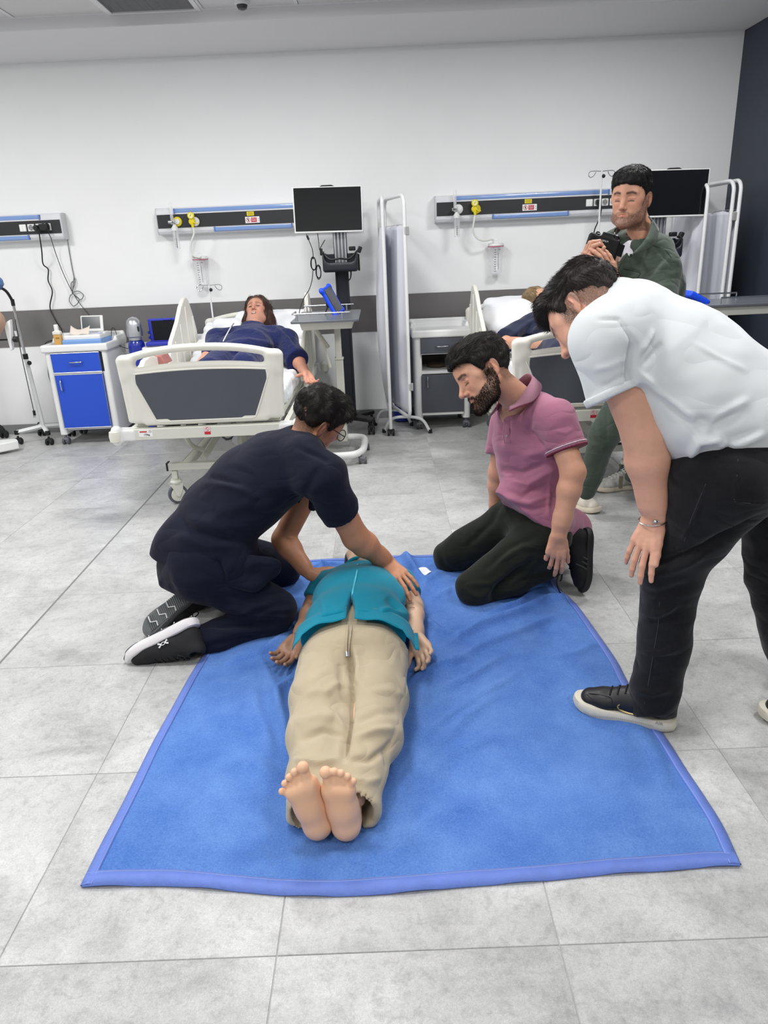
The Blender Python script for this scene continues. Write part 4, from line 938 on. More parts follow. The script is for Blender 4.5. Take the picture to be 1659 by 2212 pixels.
# ================================================================ right over-bed table
rt = thing('overbed_table', 'grey-topped over-bed table with chrome rails in front of the dark wall', 'table', (2.7, 3.5, 0))
put('tabletop', MB().prism([(a, b) for a, b in rrect(2.12, 3.28, 2.98, 3.70, .02)], .014, 'z', .985), M('grey_laminate_top', C(98, 102, 108), .3), rt, bev=.002); put('tray_frame', MB().box((2.58, 3.49, .958), (.76, .36, .05)), frame_m, rt, bev=.004)
m = MB()
for a, b in (((2.0+.2, 3.66), (2.55, 3.66)), ((2.3, 3.32), (2.78, 3.32)), ((2.94, 3.35), (2.94, 3.64))):
    m.cyl((a[0], a[1], 1.035), (b[0], b[1], 1.035), .005); m.cyl((a[0], a[1], .998), (a[0], a[1], 1.035), .004); m.cyl((b[0], b[1], .998), (b[0], b[1], 1.035), .004)
put('guard_rail', m, chrome, rt); put('post', MB().box((2.86, 3.5, .5), (.075, .055, .9)), frame_m, rt, bev=.004)
put('base_tube', MB().tube(bez([(2.05, 3.26, .075), (2.6, 3.26, .075), (2.84, 3.28, .075), (2.9, 3.4, .075), (2.9, 3.6, .075), (2.84, 3.73, .075), (2.4, 3.74, .075), (2.15, 3.74, .075)], 7), .024, 12), plast2, rt)
for p in ((2.12, 3.26, 0), (2.88, 3.36, 0), (2.88, 3.64, 0), (2.2, 3.74, 0)): caster(rt, p, .024, M('caster_grey', C(120, 124, 130), .5), rubber)
tb2 = thing('tablet', 'tablet in bright blue bumper case lying at the rails behind the bent-over man', 'tablet', (2.22, 3.5, 1.0))
g = G(.005); g.box((2.2, 3.47, 1.03), (.07, .09, .02), .012, .005, R=np.array(Matrix.Rotation(.5, 3, 'Y')))
V, F = g.mesh(); fast('bumper_case', V, F, bl, tb2); put('tablet_screen', MB().box((2.21, 3.47, 1.048), (.1, .14, .003), np.array(Matrix.Rotation(.5, 3, 'Y'))), screen_m, tb2)
# ================================================================ wheeled lamp and the things at the left edge
wl = thing('examination_lamp', 'wheeled examination lamp with black gooseneck left of the blue-door cabinet', 'lamp', (-2.6, 4.78, 0))
bx, by = -2.56, 4.80
top = A(28, 655, 4.75); mid = A(55, 770, 4.77)
put('lower_tube', MB().cyl((bx, by, .12), mid, .016), enam, wl); put('upper_tube', MB().cyl(mid, top, .011), chrome, wl); put('collar', MB().cyl(mid+[0, 0, -.02], mid+[0, 0, .02], .02).ball(mid+[.03, -.02, -.05], .018, 10).cyl(top+[0, 0, -.02], top+[0, 0, .03], .014), black, wl)
put('gooseneck', MB().tube(bez([top, A(24, 645, 4.74), A(14, 630, 4.72), A(2, 622, 4.7), A(-15, 618, 4.68)], 6), .011, 10), black, wl)
put('lamp_head', MB().lathe(A(-8, 612, 4.68), [(.02, .05), (.045, .03), (.05, 0), (.05, -.03)], 20, (.6, 0, .5)), M('lamp_blue', C(84, 120, 170), .4), wl)
for k in range(4):
    a = .55+k*PI/2; e_ = np.array((bx+.205*math.cos(a), by+.205*math.sin(a), .10)); put('base_arm', MB().tube([(bx, by, .12), e_], .019, 4), enam, wl); put('arm_cap', MB().box(e_, (.03, .03, .034)), black, wl); caster(wl, (e_[0], e_[1], 0), .026, rubk, rubk)
put('mains_plug_cord', MB().tube(bez([A(33, 690, 4.72), A(45, 760, 4.72), A(60, 830, 4.72), A(73, 888, 4.72)], 6), .003, 6), black, wl); put('mains_plug', MB().tube([A(73, 887, 4.72), A(75, 897, 4.72)], .011, 8).cyl(A(73, 897, 4.72), A(73, 902, 4.72), .002).cyl(A(76, 897, 4.72), A(76, 902, 4.72), .002), black, wl)
put('lamp_switch', MB().tube([A(33, 715, 4.74), A(37, 728, 4.74)], .01, 8), plast2, wl)
tm_ = thing('training_torso', 'skin-coloured training manikin thigh cut by the left edge of the picture', 'manikin', (-2.75, 4.4, .7))
g = G(.01); a_ = A(-40, 640, 4.35); b_ = A(-16, 700, 4.35); g.cap(A(-60, 660, 4.35), A(-18, 694, 4.35), .09, .088); g.cap(A(-18, 694, 4.35), A(-25, 735, 4.35), .088, .06)
V, F = g.mesh(); fast('moulded_skin', V, F, M('manikin_skin_tan', C(186, 150, 128), .5, var=.03, vs=9), tm_); put('holder', MB().prism([(-.0, 0), (.075, .005), (.10, -.16), (.07, -.21), (.06, -.20)], .05, 'y', 0) if False else MB().prism([tuple(A(10, 700, 4.4)[[0, 2]]), tuple(A(24, 690, 4.4)[[0, 2]]), tuple(A(29, 755, 4.4)[[0, 2]]), tuple(A(25, 757, 4.4)[[0, 2]])], .04, 'y', 4.38), plast2, tm_, bev=.004)
put('crossbar', MB().cyl(A(-60, 737, 4.4), A(34, 733, 4.4), .006).cyl(A(30, 733, 4.38), A(38, 733, 4.38), .022), black, tm_)
put('stand_post', MB().cyl((-3.0, 4.42, .1), (-3.0, 4.42, .8), .025), enam, tm_)
put('stand_base', MB().prism([(-3.4, 4.2), (-2.72, 4.36), (-2.62, 4.46), (-2.66, 4.52), (-2.8, 4.50), (-3.4, 4.38)], .07, 'z', .02), plast2, tm_, bev=.008)
bc_ = thing('swivel_castor_base', 'black castor base showing at the left edge below the wall band', 'stool', (-3.02, 4.95, 0))
put('leg', MB().tube(bez([(-3.25, 4.95, .15), (-3.08, 4.95, .14), (-3.0, 4.95, .09), (-2.98, 4.95, .05)], 4), .022, 8), black, bc_); caster(bc_, (-2.98, 4.95, 0), .03, black, rubk)
put('seat_post', MB().cyl((-3.3, 4.95, .1), (-3.3, 4.95, .45), .03), chrome, bc_); put('seat', MB().lathe((-3.3, 4.95, .45), [(.15, 0), (.17, .02), (.17, .05), (.14, .07)], 24), black, bc_)
for k in range(4):
    a = .8+k*1.3; put('leg', MB().tube([(-3.27, 4.95, .14), (-3.27+.24*math.cos(a+1), min(4.95+.24*math.sin(a+1), 5.05), .07)], .02, 8), black, bc_)
# ================================================================ bodies
def px(V):
    d = V-CP; z = d@FW; return np.stack([829.5+FPX*(d@RT)/z, 1106-FPX*(d@UP)/z], 1)
def folds(V, N, L):
    """creases pressed into a surface along lines, on the side that shows them"""
    p = px(V); vd = CP-V; vd /= np.linalg.norm(vd, axis=1)[:, None]; face = np.clip((N*vd).sum(1)*3+.3, 0, 1); D = np.zeros(len(V))
    for pts, amp, wd in L:
        best = np.full(len(V), 1e9); tt = np.zeros(len(V)); n = len(pts)-1
        for i in range(n):
            a = np.array(pts[i], float); b = np.array(pts[i+1], float); ab = b-a; t = np.clip(((p-a)@ab)/(ab@ab), 0, 1)
            d = np.hypot(*(p-a-t[:, None]*ab).T); m = d < best; best[m] = d[m]; tt[m] = ((i+t)/n)[m]
        D += amp*np.exp(-(best/wd)**2)*(1-(2*np.abs(tt-.5))**4*.8)
    return D*face
sk_bump = dict(var=.045, vs=55, bump=.25, bs=420, bd=.0008, sss=.12, rough=.48, attr=True)
skin_m = M('skin', **sk_bump)
def lc(r, g, b): return np.array([lin(r), lin(g), lin(b)])
def smooth01(x, a, b): t = np.clip((x-a)/(b-a), 0, 1); return t*t*(3-2*t)
HEADP = None
def head_prims(g, c, R, s=1.0, op_jaw=0, nose=1.0, fat=1.0):
    """local axes: x forward, y left, z up; origin between the ears"""
    T = lambda x, y, z: c+s*(R@np.array([x, y, z], float))
    E = lambda p, r, k=.012, op='u', Q=None: g.ell(T(*p), np.array(r)*s, k*s, op, R if Q is None else R@Q)
    K = lambda a, b, ra, rb, k=.012, op='u', **kw: g.cap(T(*a), T(*b), ra*s, rb*s, k*s, op, **kw)
    E((-.016, 0, .036), (.098, .075, .082), .02)
    E((.03, 0, .035), (.062, .066, .065), .03)
    E((.030, 0, -.035), (.060, .058*fat, .062), .03)
    for sy in (-1, 1):
        K((-.002, sy*.058*fat, -.045), (.030, sy*.050*fat, -.082), .018, .020, .03)
        K((.030, sy*.050*fat, -.082), (.080, sy*.014, -.104), .020, .018, .03)
        K((.045, sy*.052, .0), (.066, sy*.036, -.018), .020, .016, .025)         # cheekbone
        K((.052, sy*.032, -.045), (.060, sy*.024, -.08), .022, .018, .03)
        K((.083, sy*.012, .026), (.070, sy*.046, .026), .010, .009, .014)        # brow
    E((.084, 0, -.104), (.019, .022, .018), .02)
    K((.084, -.0, .05), (.088, 0, .02), .02, .016, .02)
    for sy in (-1, 1):
        E((.099, sy*.031, .003), (.017, .019, .011), .016, 's')
        E((.0715, sy*.031, .003), (.0150, .0165, .0125), .006)                    # eyeball under the lids
        K((.0865, sy*.018, .0050), (.0815, sy*.044, .0035), .0026, .0024, .005)     # upper lid
        K((.085, sy*.019, -.007), (.078, sy*.043, -.006), .0022, .002, .008)
    E((.082, 0, -.012), (.020, .016, .038), .012); E((.080, 0, -.064), (.0185, .032, .024), .016)
    K((.088, 0, .014), (.113*nose, 0, -.030), .0085, .010, .012)
    E((.112*nose, 0, -.034), (.0115, .0115, .010), .006)
    for sy in (-1, 1):
        E((.101, sy*.012, -.037), (.0095, .0075, .008), .005)
    K((.094, 0, -.042), (.096, 0, -.052), .006, .006, .01)
    if op_jaw:
        E((.108, 0, -.073), (.022, .020, .0125), .004, 's')
        for sy in (-1, 1): K((.098, 0, -.057), (.086, sy*.024, -.069), .0050, .0035, .004); K((.093, 0, -.090), (.085, sy*.023, -.077), .0055, .0035, .004)
        pass
    else:
        for sy in (-1, 1): K((.0985, 0, -.0600), (.0865, sy*.0255, -.0650), .0042, .0026, .004); K((.0970, 0, -.0700), (.0860, sy*.0225, -.0670), .0050, .0028, .004)
        [K((.1030, 0, -.0650), (.0900, sy*.023, -.0660), .0012, .0012, .002, 's') for sy in (-1, 1)]
    for sy in (-1, 1):                                                           # ears
        Q = np.array(Matrix.Rotation(sy*-.38, 3, 'Z'))@np.array(Matrix.Rotation(-.18, 3, 'Y'))
        E((-.015, sy*.079, -.006), (.021, .0070, .034), .005, 'u', Q)
        E((-.011, sy*.0880, -.001), (.013, .0075, .022), .003, 's', Q)
        K((-.004, sy*.076, -.012), (.0, sy*.077, -.002), .004, .0035, .003)
        K((-.017, sy*.0835, -.012), (-.012, sy*.0845, .012), .0030, .0026, .003)
    return T
def head_paint(V, c, R, s, skin, opt):
    q = ((V-c)@R)/s; x, y, z = q.T; col = np.tile(skin, (len(V), 1)); ay = np.abs(y); n1 = (np.random.RandomState(3).rand(len(V))-.5)*1.3; n2 = snoise(q, 12, 12, 30, 90)*.5
    def mixc(m, cc): m = np.clip(m, 0, 1)[:, None]; col[:] = col*(1-m)+np.array(cc)*m
    mixc(.25*np.exp(-((ay-.045)**2+(z+.02)**2)/.02**2)*(x > .03), skin*np.array([1.06, .80, .77]))
    mixc(.4*np.exp(-((x-.112)**2+y**2+(z+.034)**2)/.014**2), skin*np.array([1.06, .80, .77]))
    mixc(.45*np.exp(-((x+.01)**2/.02**2+(z+.0)**2/.035**2))*(ay > .07), skin*np.array([1.05, .72, .68]))
    if not opt.get('manikin'): mixc(.35*np.exp(-((z-.0)**2/.012**2+(ay-.031)**2/.02**2))*(x > .05), skin*np.array([.72, .55, .52]))
    hair = opt.get('hair', lc(30, 24, 22))
    if opt.get('beard', 0):
        b = opt['beard']; th = opt.get('beard_full', 0)
        jaw = smooth01(-z, .052, .070)*smooth01(x, -.012, .004)*smooth01(z, -.15, -.125)
        side = smooth01(x, -.016, -.006)*smooth01(-x, -.045, -.022)*smooth01(-z, -.03, -.0)*smooth01(ay, .045, .056)
        cheek = smooth01(-(z+.030-(x-.03)*-.55), -.004, .014)*smooth01(x, -.01, .005)*smooth01(ay, .020, .030)*(z > -.11)
        mus = smooth01(x, .08, .09)*np.exp(-((z+.053-ay*-.25)/.0055)**2)*(ay < .030)
        goat = smooth01(x, .07, .08)*np.exp(-((z+.083)/.007)**2*1.0)*(ay < .012)
        lips = np.exp(-((z+.0652)/.0078)**4)*smooth01(x, .075, .085)*smooth01(-ay, -.028, -.020)
        m = np.clip(np.maximum.reduce([jaw, side, cheek*.9, mus*1.1, goat]), 0, 1)*(1-lips)*b*np.clip(.78+.45*n1+.15*n2, 0, 1.1)
        m *= smooth01(-z, -.05, .0)*(z > -.14)
        mixc(m, hair*(1.2 if th else 1.6)+skin*(.05 if th else .12))
    bz = .0265+.004*np.clip((ay-.015)/.02, 0, 1)-.006*np.clip((ay-.035)/.014, 0, 1)
    mixc(.95*np.exp(-((z-bz+.001)/(.0056 if not opt.get('manikin') else .003))**4)*smooth01(ay, .010, .015)*smooth01(-ay, -.056, -.048)*(x > .03)*np.clip(.92+.2*n1, 0, 1), hair*1.1)
    mixc(.9*np.exp(-(((x-.108)/.006)**2+((ay-.0065)/.0035)**2+((z+.044)/.0035)**2)*1.2), skin*.25)  # nostrils: the shade of the holes is painted into the skin colour
    ez = -.0052-.0018*((ay-.031)/.013)**2
    if opt.get('eyes') == 'open':
        mixc(np.exp(-(((z+.000)/.0062)**4+((ay-.031)/.0125)**4))*(x > .05), lc(40, 28, 26)); mixc(np.exp(-(((z-.003)/.002)**2))*smooth01(ay, .015, .02)*smooth01(-ay, -.048, -.043)*(x > .06), lc(30, 20, 20))
    else: mixc(.95*np.exp(-((z-ez+.001)/.0027)**2)*smooth01(ay, .015, .02)*smooth01(-ay, -.047, -.042)*(x > .06), lc(38, 26, 24))
    lipc = opt.get('lip', skin*np.array([.82, .56, .54]))
    mixc(.7*np.exp(-((z+.0655)/.0075)**6)*smooth01(-ay, -.025, -.017)*(x > .078), lipc)
    if opt.get('mouth'): mixc(np.exp(-(((z+.0715)/.010)**6+(ay/.018)**6))*(x > .055), lc(74, 30, 32)); mixc(1.0*(np.abs(z+.0655) < .0034)*(ay < .0125)*(x > .055), lc(214, 204, 192))
    sc_ = opt.get('scalp', 0)
    if sc_:
        L_ = hairline(x, ay); mixc(sc_*smooth01(z-L_, -.022, .004)*np.clip(.8+.3*n1, 0, 1), hair)
    return col
def hairline(x, ay):
    """lowest z that carries hair, by distance from the back of the head to the face"""
    h = np.interp(x, [-.12, -.075, -.045, -.032, -.022, .004, .018, .03, .045, .06, .075, .095], [-.055, -.062, -.056, -.040, .022, .026, -.002, .02, .046, .06, .066, .07])
    return h
def make_hair(parent, c, R, s, color, thick=.012, top=.006, seed=1, tuft=3500, tlen=.016, flow=(-.6, 0, .35), fade=.35, shift=0.0, curl=.3, fringe=0, name='hair'):
    T = lambda x, y, z: c+s*(R@np.array([x, y, z], float)); h = .0035
    g = G(h)
    def f(X, Y, Z):
        P = [X-c[0], Y-c[1], Z-c[2]]; x, y, z = [(P[0]*R[0, i]+P[1]*R[1, i]+P[2]*R[2, i])/s for i in range(3)]
        def el(cx, cz, a, b_, d_): k0 = np.sqrt(((x-cx)/a)**2+(y/b_)**2+((z-cz)/d_)**2)+1e-6; k1 = np.sqrt(((x-cx)/a**2)**2+(y/b_**2)**2+((z-cz)/d_**2)**2)+1e-6; return k0*(k0-1)/k1
        d1 = el(-.016, .036, .098, .075, .082); d2 = el(.03, .035, .062, .066, .065); hh = np.maximum(.03-np.abs(d1-d2), 0)/.03; d = np.minimum(d1, d2)-hh*hh*.03*.25
        w_ = np.clip((z-.0)/.07, 0, 1); th = thick*(fade+(1-fade)*w_)+top*np.clip((z-.06)/.05, 0, 1)+fringe*np.clip((x-.03)/.04, 0, 1)*np.clip((z-.05)/.03, 0, 1)
        d = d-th; hl = np.interp(x, [-.12, -.075, -.045, -.032, -.022, .004, .018, .03, .045, .06, .075, .095], [-.055, -.062, -.056, -.040, .022, .026, -.002, .02, .046, .06, .066, .07])+shift*np.clip((x-.02)/.03, 0, 1)
        reg = (hl-z)*.75
        hh = np.maximum(.012-np.abs(d-reg), 0)/.012; return (np.maximum(d, reg)+hh*hh*.012*.25)*s
    g.raw(f, c-.15*s, c+.16*s)
    V, F = g.mesh(smooth=1); N = vnormals(V, F); q = (V-c)@R/s
    V = V+N*(.0042*curl*snoise(q, seed, 12, 55, 110)+.0016*snoise(q, seed+1, 12, 120, 260))[:, None]*s
    hm = M('hair_'+name+str(seed), tuple(color)+(1,), .55, var=.45, vs=240, bump=.7, bs=600, bd=.002, spec=.35)
    o = fast('hair', V, F, hm, parent)
    rs = np.random.RandomState(seed); tuft = int(tuft*1.9); ok = np.where(q[:, 2] > -.055)[0]; idx = rs.choice(ok, tuft); P0 = V[idx]+rs.normal(size=(tuft, 3))*.0015; n = N[idx]; fl = (R@np.array(flow, float)); fl = fl/np.linalg.norm(fl)
    down = -R[:, 2]; wtop = np.clip((q[idx, 2]-.05)/.05, 0, 1)[:, None]; fl = fl[None]*wtop+(down*.9+R[:, 0]*.35)[None]*(1-wtop); fl = fl-n*(n*fl).sum(1)[:, None]; fl /= np.linalg.norm(fl, axis=1)[:, None]+1e-6
    sw = snoise(q[idx], seed+5, 8, 25, 70); side = np.cross(n, fl); dr = n*.16+fl+side*(curl*1.1*sw)[:, None]+rs.normal(size=(tuft, 3))*.10; dr /= np.linalg.norm(dr, axis=1)[:, None]
    lowf = np.clip((q[idx, 2]+.02)/.08, max(.25, fade*.7), 1); L_ = (tlen*s*(.6+.6*rs.rand(tuft))*lowf)[:, None]
    hair_strands('hair_strands', P0-n*.0008, dr, n, L_, .00085*s, hm, parent, curve=-.12+.10*curl)
    return o
def hair_strands(name, P0, dr, n, L_, w, mat, parent, curve=-.4, seg=3):
    m = len(P0); u = np.cross(dr, n); u /= np.linalg.norm(u, axis=1)[:, None]+1e-9; v = np.cross(dr, u); rings = []
    for k in range(seg+1):
        t = k/seg; cen = P0+dr*L_*t+n*L_*(curve*t*t*.8); ww = w*(1-t*.85)
        for a in range(3): rings.append(cen+ww*(math.cos(a*2.094)*u+math.sin(a*2.094)*v))
    V = np.stack(rings, 1).reshape(-1, 3); nv = 3*(seg+1); base = np.arange(m)[:, None]*nv; F = []
    for k in range(seg):
        for a in range(3): F.append(np.concatenate([base+3*k+a, base+3*k+(a+1) % 3, base+3*k+3+(a+1) % 3, base+3*k+3+a], 1))
    o = fast(name, V, np.concatenate(F), mat, parent, kind='stuff'); return o
def hand_prims(g, W, f, n, sd, s=1.0, curl=(.25, .3, .3, .35), spread=.10, thumb=(.6, .55), tcurl=.25, dirs=None):
    """W wrist, f towards the fingers, n out of the palm, sd=+1/-1 side of the thumb (n x f)*sd"""
    f = np.array(f, float); f /= np.linalg.norm(f); n = np.array(n, float); n = n-f*(n@f); n /= np.linalg.norm(n); t = np.cross(n, f)*sd; W = np.array(W, float)
    P = lambda a, b, c_: W+s*(f*a+t*b+n*c_)
    for b in (.022, .004, -.014, -.028):
        g.cap(P(.012, b*.55, 0), P(.082-.006*abs(b-.004)/.02, b*1.05, 0), .0135*s, .0115*s, .014*s)
    g.cap(P(.02, .015, .008), P(.055, .024, .010), .016*s, .013*s, .014*s); g.cap(P(.02, -.02, .006), P(.06, -.024, .006), .012*s, .011*s, .014*s)
    base = [(.086, .030), (.092, .0095), (.087, -.0115), (.078, -.0305)]; ln = [(.043, .026, .022), (.048, .030, .023), (.044, .028, .023), (.034, .021, .020)]; rr = [(.0092, .0084, .0076), (.0094, .0086, .0078), (.0090, .0082, .0074), (.0080, .0072, .0066)]
    for i in range(4):
        cu = curl[i] if hasattr(curl[i], '__len__') else (curl[i]*.7, curl[i]*1.15, curl[i]*.7); a = 0.0; p = P(base[i][0], base[i][1], -.002); sp = spread*(1.5-i)
        d0 = f*math.cos(sp)+t*math.sin(sp); pts = [p]; r_ = [rr[i][0]*s]
        for j in range(3):
            a += cu[j]; p = p+s*ln[i][j]*(d0*math.cos(a)+n*math.sin(a)); pts.append(p); r_.append(rr[i][min(j, 2)]*s*(1 if j < 2 else .9))
        g.cap(P(base[i][0]-.02, base[i][1]*.9, -.003), pts[0], .009*s, .0098*s, .008*s)
        for j in range(3): g.cap(pts[j], pts[j+1], r_[j], r_[j+1], .0035*s)
    p = P(.028, .026, .006); d = f*math.cos(thumb[0])+t*math.sin(thumb[0])+n*thumb[1]*.6; d /= np.linalg.norm(d); pts = [p]; ax = np.cross(d, f); 
    for j, l in enumerate((.042, .032, .026)):
        pts.append(pts[-1]+s*l*d); d = d+f*tcurl*.6+n*tcurl*.3; d /= np.linalg.norm(d)
    for j in range(3): g.cap(pts[j], pts[j+1], (.014, .0108, .0098)[j]*s, (.0108, .0098, .0082)[j]*s, .006*s)
def arm_prims(g, S, E_, Wr, r=(.052, .043, .046, .029), f=None, n=None):
    S, E_, Wr = [np.array(p, float) for p in (S, E_, Wr)]; g.cap(S, E_, r[0], r[1], .03); m_ = E_+(Wr-E_)*.28; g.cap(E_, m_, r[1]*.98, r[2], .02)
    g.cap(m_, E_+(Wr-E_)*.8, r[2], r[3]*1.08, .02); kw = dict(fl=(.78, 1.05), n=np.cross(n, f)) if n is not None else {}
    g.cap(E_+(Wr-E_)*.72, Wr, r[3]*1.1, r[3]*.98, .02, **kw)
def hand_paint(V, skin, seed=0):
    n_ = snoise(V, seed, 12, 20, 60)*.5; col = np.tile(skin, (len(V), 1)); return col*(1+n_[:, None]*np.array([.04, .07, .08]))
def shoe(parent, heel, toe, up, kind, L=.285, wd=1.0):
    heel = np.array(heel, float); toe = np.array(toe, float); f = toe-heel; f /= np.linalg.norm(f); u = np.array(up, float); u = u-f*(u@f); u /= np.linalg.norm(u); l = np.cross(u, f); R = np.stack([f, l, u], 1)
    P = lambda x, y, z: heel+L/.285*(R@np.array([x, y, z], float))
    upm, solem, lace, st = kind; g = G(.0035); hs = st.get('h', .022); z0 = hs*.75-.016
    g.cap(P(.040, 0, .046+z0), P(.12, 0, .048+z0), .032, .036, .02); g.cap(P(.12, 0, .046+z0), P(.200, .0, .036+z0), .037, .033, .02, fl=(.95, 1.14), n=l); g.cap(P(.195, .0, .033+z0), P(.238, .0, .030+z0), .036, .031, .02, fl=(.86, 1.2), n=l)
    g.cap(P(.040, 0, .05+z0), P(.036, 0, .100+z0), .031, .030, .02); g.cap(P(.07, 0, .082+z0), P(.15, 0, .060+z0), .028, .022, .03)
    g.cap(P(.045, 0, .098+z0), P(.048, 0, .15), .022, .026, .004, 's'); g.cut(P(0, 0, hs*.6), -u)
    V, F = g.mesh(); up_ = fast('shoe_upper', V, F, upm, parent)
    half = bez([(-.001, 0, 0), (.006, .022, 0), (.028, .036, 0), (.06, .0385, 0), (.11, .0375, 0), (.155, .0425, 0), (.20, .0470, 0), (.235, .0455, 0), (.262, .036, 0), (.280, .018, 0), (.285, 0, 0)], 4)
    out = [(p[0], p[1]) for p in half]+[(p[0], -p[1]) for p in half[-2:0:-1]]; n = len(out); V = []; F = []; sp_ = lambda x: .010*max(0, (x-.20)/.085)**2
    for zz, ins in ((0, .003), (.004, 0), (hs*.5, -.0012), (hs-.003, .0), (hs, .003)):
        for x, y in out: k = 1-ins/.04; V.append(P(.14+(x-.14)*k, y*k, zz+sp_(x)))
    for r in range(4):
        for i in range(n): F.append((r*n+i, r*n+(i+1) % n, (r+1)*n+(i+1) % n, (r+1)*n+i))
    F.append(tuple(range(n-1, -1, -1))); F.append(tuple(4*n+i for i in range(n)))
    put('shoe_sole', MB().add(V, F), solem, parent, ang=50)
    m = MB(); bv = snapper_local(up_)
    for k in range(5):
        x = .098+.021*k
        m.tube(bez([bv(P(x, y, .16), -u, .0018) for y in (-.024, -.012, 0, .012, .024)], 3), .0027, 6)
    tp_ = bv(P(.092, 0, .16), -u, .003)
    for sy in (-1, 1): m.tube(bez([tp_, tp_+R@np.array([-.012, sy*.022, .006]), tp_+R@np.array([.004, sy*.036, -.008]), tp_+R@np.array([.012, sy*.02, -.002]), tp_], 5), .0021, 6)
    put('laces', m, lace, parent, kind='stuff'); return P, R
def snapper_local(o):
    from mathutils.bvhtree import BVHTree
    n = len(o.data.vertices); v = np.empty(n*3); o.data.vertices.foreach_get('co', v); v = v.reshape(-1, 3)+ORI[o.name]; T = BVHTree.FromPolygons(v.tolist(), [tuple(p.vertices) for p in o.data.polygons])
    def f(p, d, off):
        h = T.ray_cast(Vector(np.array(p, float).tolist()), Vector(np.array(d, float).tolist())); return np.array(h[0])-np.array(d)*off if h[0] is not None else np.array(p, float)+np.array(d)*.06
    return f
def cloth(name, g, mat, parent, wr=(.004, 12, 35), st=(1, 1, 1), seed=0, fl=None, smooth=1, paint=None, fine=0):
    V, F = g.mesh(smooth=smooth); N = vnormals(V, F); q_ = V+.02*np.stack([snoise(V, seed+3, 8, 6, 14), snoise(V, seed+4, 8, 6, 14), snoise(V, seed+5, 8, 6, 14)], 1); d = wr[0]*1.6*(.55-np.abs(snoise(q_, seed, 9, wr[1], wr[2], st)))+wr[0]*.5*snoise(q_, seed+7, 12, wr[2], wr[2]*2.2, st)
    if fine: d = d+fine*snoise(V, seed+9, 14, 60, 130, st)
    if fl: d = d+1.7*folds(V, N, fl)
    V = V+N*d[:, None]; col = paint(V, N) if paint else None
    return fast(name, V, F, mat, parent, col=col)
def body_mesh(parent, pieces, skin_, mat=None):
    """pieces: (V, F, colours) joined into one body"""
    Vs, Fs = join_np([(p[0], p[1]) for p in pieces]); return fast('body', Vs, Fs, mat or skin_m, parent, col=np.concatenate([p[2] for p in pieces]))
def piece(g, paint, lo=None, hi=None, smooth=0):
    V, F = g.mesh(lo, hi, smooth); return (V, F, paint(V))
# ================================================================ people
def A_(p): return np.array(p, float)
def camv(a, b, c): v = a*RT+b*UP+c*FW; return v/np.linalg.norm(v)
def head_at(ear, side, R, s): return A_(ear)-s*(R@A_((-.012, side*.078, -.005)))
def tors(g, pts, l, wf, k=.05):
    for i in range(len(pts)-1): g.cap(pts[i][0], pts[i+1][0], pts[i][1], pts[i+1][1], k, fl=(1, (wf[i]+wf[i+1])/2), n=l)
def skinpiece_head(c, R, s, skin, opt, neck, op_jaw=0, lo=None, fat=1.0, h=.0027, nose=1.0):
    g = G(h); head_prims(g, c, R, s, op_jaw, nose, fat)
    g.cap(c+s*(R@A_((-.022, 0, -.03))), neck, .052*s, .058*s, .03)
    return piece(g, lambda V: head_paint(V, c, R, s, skin, opt))
NAVYP = M('navy_scrub_cloth', C(16, 19, 37), .9, var=.04, vs=60, bump=.25, bs=700, bd=.0006, spec=.25, sheen=.05, wr=.38)
